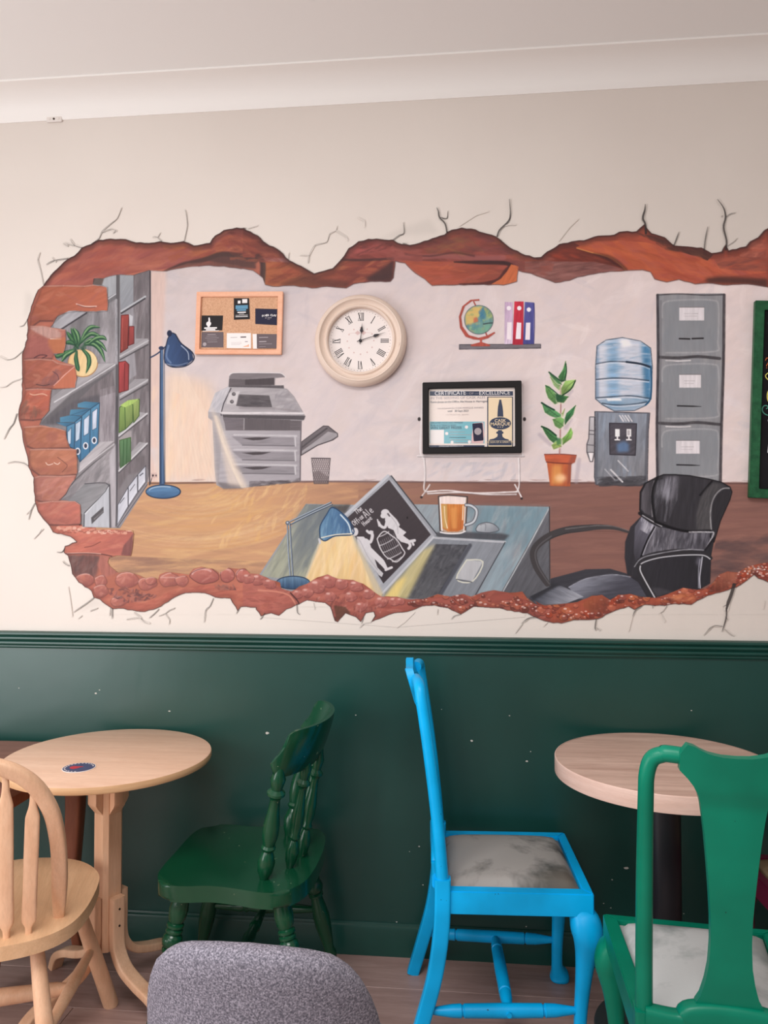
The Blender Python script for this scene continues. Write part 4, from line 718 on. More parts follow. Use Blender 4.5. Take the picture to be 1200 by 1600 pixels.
    for s in ("652,712 700,713 760,712 818,712", "662,716 664,740 662,764 668,768", "810,716 811,740 810,762 806,768", "666,768 700,766 740,770 808,768", "671,757 664,768 658,776", "804,757 810,768 815,778", "668,771 720,769 760,772 806,772"):
        K.line([(x + .8, y + .8) for x, y in Q('p', s)], 2.4, (120, 110, 112), alpha=.5); K.line(Q('p', s), 2.3, W, dry=.2)
    K.dot(658.5, 777, 2, 2, (60, 46, 46)); K.dot(815, 779, 2, 2, (60, 46, 46)); K.dot(655, 655, 2.3, 3, (46, 36, 38)); K.dot(819.5, 655, 2.3, 3, (46, 36, 38)); K.scumble([(668, 722), (806, 722), (806, 752), (668, 752)], [(178, 176, 188), (210, 202, 206), (160, 160, 170)], 46, 26, 5, 50, 40, .4, .5, 1.8, 80)
    # ---- pot plant
    for s in ("430,1120 400,1350", "350,400 290,480", "340,700 290,790", "20,860 130,960"): K.line(Q('d4', s), 6, (160, 148, 158), alpha=.45, soft=3)
    K.fill(BRK['pot'], (190, 96, 56), (170, 84, 52), g=(855, 710, 895, 760), nz=.12, ang=80); K.fill(Q('d4', "150,1180 250,1170 260,1380 140,1380"), (214, 146, 78), alpha=.8, soft=2.5); K.fill(ell(876, 747, 9, 6), (240, 196, 150), alpha=.8, soft=2.5)
    K.fill(Q('d4', "68,1065 405,1075 385,1150 350,1165 90,1145"), (186, 88, 58), nz=.12, ang=2); ln('d4', "90,1145 200,1155 350,1162", 1.6, (110, 50, 40), soft=.9); ln('d4', "70,1066 240,1062 400,1074", 1.2, (110, 48, 42)); K.fill(Q('d4', "350,1080 405,1078 385,1150 350,1165 340,1350 310,1390 320,1150"), (130, 70, 62), alpha=.6, soft=1.5)
    K.line(Q('d4', "225,1060 232,900 235,700 240,500 232,340"), 1.8, (168, 120, 116))
    GC = [(62, 122, 64), (72, 128, 74), (140, 176, 110), (128, 166, 84), (86, 140, 72), (58, 112, 56), (70, 132, 76), (44, 106, 58), (96, 148, 76), (176, 196, 120), (52, 108, 56), (110, 160, 70), (150, 180, 90)]
    for i, l in enumerate(LEAVES):
        cx = sum(p[0] for p in l) / len(l); cy = sum(p[1] for p in l) / len(l)
        K.line(l + [l[0]], 2.4, (222, 220, 190), alpha=.5, soft=1); c_ = tuple(int(v * .9 + (110 - v) * .12) for v in GC[i]); K.fill(l, c_, tuple(min(255, int(v * 1.35)) for v in c_), g=(cx - 4, cy + 4, cx + 5, cy - 5), nz=.15, ang=40, sc=2)
        K.line([l[0], (cx, cy), l[len(l) // 2]], 1.2, tuple(int(v * .55) for v in GC[i]), alpha=.7, dry=.2)
    K.fill(Q('d4', "180,440 250,450 290,480 250,520 190,500"), (30, 76, 50), alpha=.7, soft=1.2); K.fill(Q('d4', "190,890 240,900 245,960 200,970"), (34, 92, 56), alpha=.7, soft=1.2)
    ln('d4', "40,528 100,565 170,602", 2.6, (26, 62, 44)); ln('d4', "118,210 170,250 240,300 285,290", 2.4, (26, 60, 42), alpha=.8); ln('d4', "40,775 110,805 190,868", 2.4, (26, 62, 40)); ln('d4', "390,300 340,390 255,452", 1.8, (30, 64, 42)); ln('d4', "292,120 298,200 285,280", 1.6, (28, 64, 44)); ln('d4', "82,350 150,390 230,460", 1.6, (36, 80, 52))
    # ---- water cooler
    bt = BRK['bottle']; K.fill(bt, (196, 200, 212), (180, 186, 200), g=(935, 560, 1015, 600), nz=.08, ang=2, sc=2)
    old = K.clip; K.clip = K.mask(bt) * old
    K.fill(Q('c5', "405,740 460,725 465,1070 410,1060"), (110, 152, 188), alpha=.75, soft=4, nz=.2, ang=2); K.fill(Q('c5', "575,740 625,770 625,1030 590,1050"), (48, 104, 146), alpha=.85, soft=3.5, nz=.2, ang=80); K.fill(Q('c5', "345,760 365,760 365,1040 345,1020"), (120, 140, 166), alpha=.8, soft=1.5)
    K.scumble(bt, [(224, 220, 226), (160, 178, 200), (206, 204, 214), (90, 136, 172)], 90, 24, 3, 2, 8, .45, .6, 1.4, 81)
    K.fill(Q('c5', "350,1020 620,1010 590,1055 540,1080 400,1080"), (92, 128, 156), alpha=.5, soft=3)
    K.fill(Q('c5', "470,730 510,725 530,760 480,770"), (236, 232, 234), alpha=.8, soft=2); K.fill(Q('c5', "400,1018 470,1018 480,1030 410,1032"), (242, 238, 238), alpha=.9, soft=1)
    for s in ("350,848 420,836 500,838 560,845 622,868", "350,925 430,918 520,920 610,930", "350,1015 430,1010 520,1005 615,1018", "380,1042 450,1050 540,1045 600,1035"):
        ln('c5', s, 2, (54, 64, 78), dry=.2); K.line([(x, y + 2.4) for x, y in Q('c5', s)], 1.8, (226, 222, 228), alpha=.7, dry=.3)
    ln('c5', "500,838 570,848 615,862", 3, (34, 44, 60)); K.clip = old
    K.line(bt + [bt[0]], 1.5, (70, 82, 98), dry=.25, smooth=False); ln('c5', "620,860 624,940 618,1020 595,1050", 2.4, (34, 80, 116), soft=1)
    cl = BRK['cooler']; K.fill(cl, (128, 136, 150), (122, 122, 128), g=(935, 660, 970, 750), nz=.14, ang=88, sc=3); K.scumble(cl, [(146, 158, 176), (110, 116, 128), (140, 140, 146), (100, 104, 112)], 90, 34, 5, 86, 10, .4, .5, 2, 82)
    K.line(cl + [cl[0]], 1.8, (60, 58, 66), dry=.2, smooth=False); K.line(Q('d4', "620,640 615,1000 605,1370"), 3.5, (86, 88, 98), alpha=.7, soft=1.5); K.line(Q('d4', "1145,650 1130,1000 1120,1370"), 3.5, (80, 80, 88), alpha=.7, soft=1.5)
    K.scumble(Q('d4', "610,1300 1130,1290 1120,1400 640,1400"), [(52, 50, 56), (72, 70, 74)], 60, 26, 5, 6, 20, .6, .5, 1.4, 83)
    K.fill(Q('d4', "745,740 1028,745 1015,1075 750,1065"), (74, 70, 78), nz=.14, ang=30, sc=2); K.line(Q('d4', "745,740 1028,745 1015,1075 750,1065 745,740"), 1.4, (48, 44, 52), smooth=False); K.fill(Q('d4', "820,960 900,925 950,960 950,1040 830,1045"), (92, 122, 162), alpha=.8, soft=2)
    for x in (830, 950): K.fill(Q('d4', f"{x-24},803 {x+24},803 {x+24},882 {x-24},882"), (232, 226, 228)); K.fill(Q('d4', f"{x-8},882 {x+8},882 {x+8},912 {x-8},912"), (226, 220, 222)); K.fill(Q('d4', f"{x-30},908 {x+28},908 {x+28},922 {x-30},922"), (232, 226, 228))
    K.fill(Q('d4', "935,815 960,815 960,870 935,870"), (170, 164, 168))
    for x in (850, 880, 910, 940): ln('d4', f"{x},660 {x+40},720", 2, (222, 216, 218), dry=.3)
    ln('d4', "760,1225 880,1350", 2.6, (226, 222, 224), dry=.2); ln('d4', "835,1130 940,1240", 2, (206, 204, 208), dry=.4); ln('d4', "700,1220 800,1330", 2, (190, 188, 194), dry=.4, alpha=.7)
    K.fill(BRK['cups'], (184, 180, 184), (150, 146, 150), g=(922, 655, 920, 715), nz=.1); K.line(BRK['cups'] + [BRK['cups'][0]], 1.2, (70, 66, 72), smooth=False)
    for s in ("538,815 588,820", "530,855 588,858", "514,965 580,970", "512,1045 580,1045"): ln('d4', s, 1.2, (80, 76, 82))
    K.fill(Q('d4', "530,1050 578,1050 565,1138 548,1138"), (224, 216, 218))
    # ---- filing cabinet
    cb = BRK['cabinet']; K.fill(cb, (134, 134, 138), (128, 128, 132), g=(1030, 480, 1120, 700), nz=.08, ang=88, sc=5); K.scumble(cb, [(150, 150, 154), (118, 122, 128), (140, 138, 140), (124, 130, 138)], 120, 40, 9, 85, 15, .35, .5, 3, 84)
    for y0, y1 in ((466, 554), (566, 657), (668, 748)):
        K.fill([(1036, y0 + 12), (1046, y0 + 3), (1112, y0 + 2), (1121, y0 + 10), (1120, y1 - 6), (1036, y1 - 4)], (124, 128, 134), alpha=.6, soft=2.5)
        K.line([(1034, y0 + 30), (1036, y0 + 8), (1060, y0 + 3), (1112, y0 + 3), (1122, y0 + 14), (1121, y1 - 20), (1116, y1 - 5), (1040, y1 - 3)], 2.2, (176, 174, 178), alpha=.55, soft=1.6, dry=.3)
    for y in (558, 661): K.line([(1030, y), (1060, y + 1), (1090, y - 1), (1124, y + 2)], 4.4, (48, 44, 48), soft=1.2, dry=.15); K.line([(1040, y + 5), (1060, y + 6), (1078, y + 5)], 2, (206, 200, 202), dry=.3)
    K.line([(1027, 461), (1028, 560), (1026, 660), (1027, 752)], 4, (44, 40, 46), soft=1, dry=.15); K.line([(1131, 461), (1130, 560), (1127, 660), (1125, 752)], 4.4, (50, 44, 48), soft=1.2, dry=.15); K.line([(1026, 461), (1060, 459), (1100, 461), (1132, 460)], 2.2, (60, 56, 60), dry=.2); K.line([(1032, 470), (1032, 560), (1030, 740)], 2.2, (92, 90, 96), alpha=.5, soft=1.4)
    for s in ("1061,480 1100,480 1100,501 1061,501", "1061,585 1095,585 1095,606 1061,606", "1056,688 1093,688 1093,709 1056,709"):
        P = Q('p', s); K.fill(P, (206, 200, 204), nz=.08); K.line(P[:2], 1, (110, 104, 108), smooth=False); K.line([(P[0][0] + 8, P[0][1] + 10), (P[1][0] - 10, P[1][1] + 10)], 1, (168, 160, 164), dry=.3); K.line([(P[0][0] + 8, P[0][1] + 14), (P[1][0] - 12, P[1][1] + 14)], 1, (176, 168, 172), dry=.3)
    K.line([(1061, 529), (1077, 529.5)], 2.2, (34, 30, 34)); K.line([(1081, 529), (1098, 528.5)], 2.2, (34, 30, 34)); K.line([(1058, 634), (1095, 635)], 2, (34, 32, 36), taper=(1, .3)); K.line([(1057, 726), (1093, 727)], 2, (40, 38, 42), taper=(1, .3))
    # ---- office chair
    HR, BK = BRK['headrest'], BRK['backrest']
    K.fill(BRK['chair_seat'], (56, 55, 62), nz=.12, ang=10)
    K.fill(Q('c6', "520,760 640,790 720,850 640,870 580,880"), (44, 42, 48)); K.fill(Q('c6', "215,812 300,770 430,750 520,762 560,790 600,860 420,880 260,870"), (66, 66, 76), (120, 122, 134), g=(950, 925, 930, 898), nz=.12, ang=8); K.fill(Q('c6', "20,860 60,800 110,785 200,815 290,860 200,895 60,902"), (70, 72, 82), (150, 152, 162), g=(850, 910, 900, 932), nz=.12, ang=-20)
    K.fill(Q('c6', "20,850 60,800 110,785 180,800 120,830 40,880"), (46, 46, 52), soft=1.5); ln('c6', "215,812 300,770 430,750 520,762", 1.6, (150, 152, 164), dry=.3)
    K.fill(BK, (48, 46, 52), (40, 39, 44), g=(980, 830, 1100, 900), nz=.12, ang=80); K.fill(HR, (46, 44, 49), (52, 50, 55), g=(1000, 780, 1130, 780), nz=.12, ang=85)
    K.fill(Q('d7', "190,560 262,450 400,535 330,640 245,850 200,900 180,800"), (96, 94, 106), (60, 58, 66), g=(1000, 815, 995, 870), nz=.2, ang=70, sc=2)
    K.fill(Q('d7', "370,545 560,590 700,605 880,605 925,630 850,775 640,785 400,815 262,840 320,650"), (92, 90, 98), (70, 68, 76), g=(1030, 830, 1100, 850), nz=.2, ang=80, sc=2)
    K.scumble(Q('d7', "330,640 370,545 560,590 880,605 925,630 850,775 640,785 400,815 262,840"), [(150, 148, 158), (52, 50, 56), (120, 118, 128), (60, 58, 66)], 110, 22, 3.4, 82, 10, .55, .5, 1.2, 85)
    K.scumble(Q('d7', "200,560 262,450 400,535 330,640"), [(190, 188, 198), (140, 138, 150)], 30, 20, 3, 75, 10, .55, .5, 1.2, 86)
    K.fill(Q('d7', "250,390 255,240 300,150 380,105 345,200 335,330 350,460 280,430"), (84, 80, 86), (58, 55, 60), g=(1005, 780, 1018, 780), nz=.18, ang=86, sc=2); ln('d7', "370,130 345,230 345,350 352,460", 2, (140, 136, 142), dry=.3, soft=1)
    K.fill(Q('d7', "480,90 600,85 590,180 560,290 480,310 430,280 440,170"), (126, 124, 134), alpha=.75, soft=2.5, nz=.4, ang=84, sc=2); K.scumble(Q('d7', "370,130 600,85 590,300 500,520 380,480"), [(150, 150, 160), (60, 58, 64), (100, 98, 106)], 60, 34, 3, 82, 6, .4, .5, 1.4, 87)
    ln('d7', "400,95 360,190 350,300 365,420 380,500", 3.5, (24, 22, 26), soft=1.4); ln('d7', "910,130 850,200 800,260", 3, (24, 22, 26), soft=1.4); K.fill(Q('d7', "800,300 860,200 930,145 1040,170 940,240 900,330 905,590 770,590 765,450"), (74, 72, 74), alpha=.8, soft=1.5, nz=.25, ang=75, sc=2)
    K.line(Q('d7', "905,590 895,450 910,330 950,250 1010,200 1075,195"), 2.2, (150, 148, 150), dry=.2, soft=.8); K.fill(Q('d7', "915,590 920,350 960,260 1030,205 1085,215 1075,290 990,480 940,640"), (44, 42, 46), nz=.12, ang=75); K.line(HR + [HR[0]], 1.8, (22, 20, 24), alpha=.85, smooth=False, soft=.8)
    ln('d7', "235,430 330,500 420,545", 5, (30, 28, 32), soft=1.5); ln('d7', "262,450 380,520 440,550", 2, (206, 204, 210), soft=.8, dry=.2); ln('d7', "380,510 560,575 700,600 900,596", 4, (24, 22, 26), soft=1.2); ln('d7', "700,606 880,606 925,625 850,772", 2.4, (190, 188, 194), soft=.8, dry=.2); ln('d7', "850,772 930,660", 3, (28, 26, 30))
    ln('d7', "370,560 300,690 240,850", 2.2, (20, 18, 22)); ln('d7', "385,560 315,690 262,820", 1.4, (170, 168, 178), dry=.2); K.fill(Q('d7', "780,840 815,850 805,940 760,900"), (110, 108, 122), alpha=.6, soft=2); ln('d7', "820,840 805,950 795,1040 800,1130", 1.8, (170, 170, 180)); ln('d7', "800,860 785,960 785,1130", 1.2, (140, 140, 152))
    K.fill(Q('d7', "300,1130 420,1130 560,1170 380,1220"), (66, 64, 70), alpha=.7, soft=1.5)
    arm2 = Q('d7', "190,930 230,870 330,830 500,800 640,790 760,800 850,815 900,850"); K.line(arm2, 9, (44, 42, 46), soft=.8, taper=(.4, .6)); K.line(Q('d7', "225,940 260,895 400,850 600,825 780,820 850,830 892,858"), 1.8, (176, 176, 182)); K.line(Q('d7', "185,930 240,860 350,820 640,772 830,775"), 1.8, (150, 150, 158), dry=.2)
    K.line(Q('d7', "235,930 240,980 290,1080 375,1230"), 8, (44, 42, 46)); K.line(Q('d7', "240,925 240,970 290,1070 378,1225"), 2, (184, 184, 190))
    # ---- desk, laptop, lamps
    K.fill(Q('c7', "60,400 245,118 420,122 700,120 1195,130 1010,460 1000,600 60,560"), (150, 152, 158), (134, 152, 162), g=(560, 860, 800, 800), nz=.08, ang=60)
    K.fill(Q('c7', "870,128 1195,130 1100,300 900,260"), (104, 132, 144), alpha=.7, soft=4, nz=.1); K.scumble(Q('c7', "700,122 1195,130 1010,460 1020,265 750,240"), [(150, 160, 168), (116, 138, 150), (170, 170, 172), (130, 130, 136)], 80, 44, 8, 60, 15, .4, .5, 2.4, 88)
    K.fill(Q('c7', "1195,130 1200,440 1120,480 1100,500 1010,460"), (98, 98, 104), (84, 84, 90), g=(855, 800, 800, 920), nz=.15, ang=62, sc=3); K.line(Q('c7', "1195,132 1110,290 1015,458"), 2, (190, 196, 200), dry=.2, smooth=False); K.line(Q('c7', "1195,130 1196,440"), 1.6, (60, 58, 62), smooth=False)
    K.fill(Q('c7', "70,400 245,120 420,122 300,260 250,420"), (158, 160, 142), (116, 122, 124), g=(420, 860, 500, 800), nz=.1, ang=60); K.scumble(Q('c7', "70,400 245,120 420,122 300,260 240,420"), [(196, 194, 160), (180, 182, 160), (104, 112, 118), (150, 154, 150)], 70, 44, 7, 60, 8, .4, .5, 2.2, 89)
    K.fill(Q('c7', "210,150 330,135 300,260 200,400 190,300"), (110, 118, 126), alpha=.5, soft=5); K.fill(Q('c7', "745,232 780,225 1000,232 1040,240 1020,262 760,250"), (62, 60, 66), alpha=.8, soft=1.6); K.fill(Q('c7', "340,128 420,120 400,158 350,140"), (74, 66, 66), alpha=.8, soft=2)
    kb = BRK['keyboard_base']; K.fill(kb, (120, 124, 132), (132, 136, 144), g=(640, 920, 760, 860), nz=.08, ang=58); K.line(Q('c7', "748,250 1022,266"), 3.5, (190, 190, 196), dry=.2, smooth=False)
    K.fill(Q('c7', "752,275 878,278 765,470 700,490 610,485"), (74, 74, 80), (88, 88, 92), g=(700, 855, 640, 930), nz=.15, ang=58, sc=2); K.scumble(Q('c7', "752,275 878,278 765,470 610,485"), [(60, 60, 66), (104, 104, 110), (84, 84, 90)], 90, 10, 4, 40, 50, .6, .3, 1, 90)
    K.line(Q('c7', "885,280 770,470"), 6, (56, 56, 66), alpha=.7, soft=2); K.fill(Q('c7', "700,300 750,275 640,490 545,490"), (206, 190, 130), alpha=.8, soft=3, nz=.08, ang=58); K.fill(Q('c7', "600,420 640,400 600,490 545,492"), (236, 206, 120), alpha=.7, soft=3)
    tp = Q('c7', "872,336 936,344 895,420 832,410"); K.fill(tp, (176, 176, 180), nz=.05); K.line(tp + [tp[0]], 2, (206, 204, 190)); K.line(Q('c7', "832,412 893,423"), 1.4, (90, 90, 94)); K.line(Q('c7', "1022,268 900,485"), 1.4, (60, 60, 66), smooth=False)
    sc_ = Q('c7', "565,3 750,240 545,470 530,470 400,155"); K.fill(sc_, (164, 166, 174), nz=.08, ang=45); K.line(Q('c7', "400,160 565,8"), 4.5, (196, 198, 206), dry=.15, smooth=False); K.line(Q('c7', "575,12 748,238"), 4, (150, 152, 160), smooth=False); K.line(Q('c7', "578,8 755,235"), 1.6, (60, 60, 66), smooth=False); K.line(Q('c7', "742,248 545,465"), 3.4, (206, 206, 212), dry=.15, smooth=False)
    K.fill(Q('d3', "528,60 920,572 475,1030 190,560 130,420"), (66, 58, 62), (58, 50, 55), g=(600, 760, 620, 900), nz=.06, ang=40)
    # the writing and the two figures with the barrel
    FONT = {'T': ["0,0 1,0", ".5,0 .4,1"], 'h': ["0,0 0,1", "0,.6 .4,.4 .6,.6 .6,1"], 'e': [".05,.7 .6,.65 .5,.4 .1,.5 .05,.85 .4,1 .65,.9"], 'O': [".5,0 .05,.3 .1,.85 .6,1 .95,.6 .8,.1 .5,0"], 'f': [".6,.05 .3,.1 .25,1.2", "0,.5 .55,.45"], 'i': [".2,.45 .2,1"], 'c': [".6,.5 .2,.45 .1,.8 .5,1 .65,.9"],
            'A': ["0,1 .45,0 .9,1", ".15,.65 .8,.6"], 'l': [".2,0 .2,1"], 'H': [".1,0 .1,1", ".8,0 .75,1", ".1,.5 .8,.5"], 'o': [".3,.45 .05,.7 .3,1 .6,.7 .3,.45"], 'u': [".05,.45 .1,.95 .45,.95 .55,.45", ".55,.45 .6,1"], 's': [".5,.45 .15,.5 .45,.75 .1,1"]}
    def word(t, x, y, h, w, ang, lw):
        a = math.radians(ang); u = 0
        for ch in t:
            for s in FONT[ch]:
                P = []
                for q in s.split():
                    fx, fy = map(float, q.split(',')); px, py = u + fx * w, (fy - 1) * h; P.append((x + px * math.cos(a) + py * -math.sin(a), y + px * math.sin(a) + py * math.cos(a)))
                K.line(P, lw, (214, 210, 214), soft=.4)
            u += w * (1.15 if ch.isupper() else .85)
    word('The', 557, 803.5, 7.5, 4.4, -38, 1.1); word('Office', 553.5, 821, 7.5, 3.7, -40, 1.1); word('Ale', 572.5, 809, 11, 5.6, -42, 1.2); word('House', 569, 822, 7.5, 3.9, -42, 1.05)
    WF = (208, 204, 208)
    K.dot(602, 801, 6.5, 5.5, WF); K.dot(599, 806, 4.5, 4, WF)
    K.fill(Q('d3', "490,380 530,360 600,430 630,480 620,500 690,550 660,580 740,640 720,660 640,640 600,600 570,530 520,510 490,440"), WF, nz=.05, ang=60); K.line(Q('d3', "510,420 490,500 450,490 430,450"), 4.5, WF, taper=(1, .6)); K.line(Q('d3', "432,490 418,430"), 2.2, WF)
    K.fill(Q('d3', "595,600 650,580 720,640 710,660 640,635"), WF); K.line(Q('d3', "690,640 765,625"), 4.5, WF); K.line(Q('d3', "700,630 725,670 710,700"), 4.5, WF); K.line(Q('d3', "740,630 755,665"), 3.5, WF); K.line(Q('d3', "515,375 530,395"), 2.4, (90, 82, 88)); K.line(Q('d3', "545,400 600,480 610,560"), 1.2, (150, 146, 152), alpha=.6)
    K.dot(555, 831, 5, 6.5, WF); K.fill(Q('d3', "225,590 290,590 350,660 370,720 390,790 420,880 475,935 460,970 430,950 380,880 300,790 240,700"), WF, (190, 188, 192), g=(560, 850, 590, 890), nz=.05, ang=60)
    K.line(Q('d3', "310,620 350,640 370,580 355,545"), 5, WF); K.line(Q('d3', "320,535 345,555 368,545"), 4, WF); K.line(Q('d3', "350,720 400,770 460,830 500,890"), 9, WF, taper=(1, .5), soft=.5); K.line(Q('d3', "495,900 520,890 550,878"), 4, WF)
    K.line(Q('d3', "225,600 260,640 330,780 420,900"), 1.4, (150, 146, 150), alpha=.5)
    for k, (x, y, rx) in enumerate(((478, 563, 50), (500, 640, 66), (542, 700, 80), (576, 765, 72), (600, 800, 46))): K.line([(520 + (x + rx * math.cos(t) * .9 - 10 * math.sin(t)) / 6, 740 + (y - rx * .42 * math.cos(t) + 14 * math.sin(t)) / 6) for t in [math.pi * j / 8 for j in range(9)]], 1.6, WF, dry=.15)
    K.line(Q('d3', "415,610 450,560 490,540 550,580 600,620 650,700 672,750 600,825 540,800 490,770 440,690 415,610"), 1.8, WF)
    for i in range(9): K.line(Q('d3', f"{430+i*17},{640-i*10} {470+i*17},{740-i*10} {520+i*15},{795-i*6}"), .8, (190, 186, 190), alpha=.7, dry=.2)
    K.dot(636.5, 809, 1.2, 1.8, (24, 20, 22))
    # lamp light cone, shade, arm
    K.fill(Q('c7', "305,255 425,235 545,470 520,520 220,520 240,420"), (240, 208, 152), (228, 190, 128), g=(520, 840, 530, 920), alpha=.93, soft=1.5, nz=.06, ang=85)
    K.fill(Q('c7', "420,240 440,250 550,470 520,480"), (186, 180, 166), alpha=.7, soft=3); K.scumble(Q('c7', "300,260 425,240 520,480 230,430"), [(250, 224, 174), (236, 192, 120), (246, 216, 180), (224, 186, 140)], 80, 50, 6, 80, 18, .4, .5, 2.4, 91)
    ln('c7', "300,262 240,420", 3, (206, 196, 176), alpha=.6, soft=1.5)
    sd = BRK['dlamp_shade']; K.fill(sd, (96, 138, 172), (56, 88, 130), g=(500, 820, 552, 820), nz=.14, ang=75, sc=2); K.scumble(sd, [(130, 166, 192), (60, 92, 132), (90, 130, 168)], 30, 26, 4, 80, 12, .5, .5, 1.4, 92); K.line(sd + [sd[0]], 1.8, (40, 66, 100)); ln('c7', "380,160 410,195 422,235", 2.2, (206, 220, 228), soft=.9); ln('c7', "305,250 360,238 425,234", 1.6, (230, 220, 200)); ln('c7', "300,270 296,255", 3, (200, 200, 206))
    for P in (Q('c7', "342,112 260,150 175,190"), Q('c7', "346,120 262,158 180,200"), Q('c7', "172,190 176,300 184,405"), Q('c7', "182,195 188,300 194,402")): K.line(P, 2.4, (56, 66, 84), soft=.6); K.line([(x - .4, y - .4) for x, y in P], 1.3, (176, 188, 202))
    K.dot(449.5, 817, 3.4, 3.2, (90, 100, 116)); K.dot(449.3, 816.6, 1.6, 1.5, (190, 198, 208)); K.fill(BRK['dlamp_base'], (50, 78, 112), (104, 136, 164), g=(458, 918, 458, 900), nz=.12); K.line(BRK['dlamp_base'] + [BRK['dlamp_base'][0]], 1.4, (34, 50, 76))
    arm1 = Q('c6', "510,540 440,520 370,515 300,520 200,532 120,560 60,605 40,650 55,710 85,760 110,795"); K.line(arm1, 11, (62, 58, 60), soft=.8, taper=(.3, .8)); K.line([(x, y - 2.2) for x, y in arm1[:5]], 2, (120, 116, 116), alpha=.7, dry=.3); K.line([(x + 3, y) for x, y in arm1[5:]], 2, (96, 94, 98), alpha=.6)
    # beer mug and mouse
    mg = BRK['mug']; K.fill(mg, (176, 150, 130), nz=.1); K.fill(Q('c7', "770,118 868,120 860,215 840,226 800,226 775,212"), (206, 128, 60), (186, 100, 48), g=(690, 800, 720, 830), nz=.12, ang=88, sc=2); K.fill(Q('c7', "775,122 795,120 800,220 780,210"), (190, 160, 96), alpha=.8, soft=1); K.fill(Q('c7', "810,135 835,130 835,215 815,215"), (220, 150, 80), alpha=.7, soft=1.5); K.fill(Q('c7', "768,88 870,90 868,120 768,118"), (232, 214, 208), nz=.06)
    K.line(mg + [mg[0]], 1.8, (70, 60, 62), smooth=False, soft=.6); K.line(Q('c7', "768,95 772,160 776,222"), 1.8, (240, 236, 236), soft=.5); K.line(Q('c7', "866,95 864,160 860,222"), 1.4, (226, 220, 220)); K.line(Q('c7', "785,128 788,175 797,212"), 1.6, (250, 226, 196), dry=.2); K.line(Q('c7', "858,125 856,180"), 1.4, (250, 226, 196)); K.line(Q('c7', "770,228 800,233 845,232 866,224"), 2.4, (226, 222, 222))
    for w_, c in ((5.5, (84, 84, 92)), (3.2, (196, 200, 206))): K.line(Q('c7', "870,122 890,125 910,142 908,170 895,190 868,200"), w_, c, soft=.5)
    K.fill(Q('c7', "908,215 920,198 950,190 980,198 998,220 960,230 915,226"), (170, 174, 180), (134, 138, 146), g=(755, 818, 765, 832), nz=.06); K.line(Q('c7', "908,215 920,198 950,190 980,198 998,220 960,230 915,226 908,215"), 1.2, (84, 84, 92)); K.line(Q('c7', "925,200 945,196 945,222"), 1, (120, 122, 130))
    K.clip = None
    # soft seam where the opening meets the broken edge
    K.line(INN[:len(INN_TOP) + 60], 1.4, (84, 54, 54), alpha=.35, soft=1.2, smooth=False)
    return K
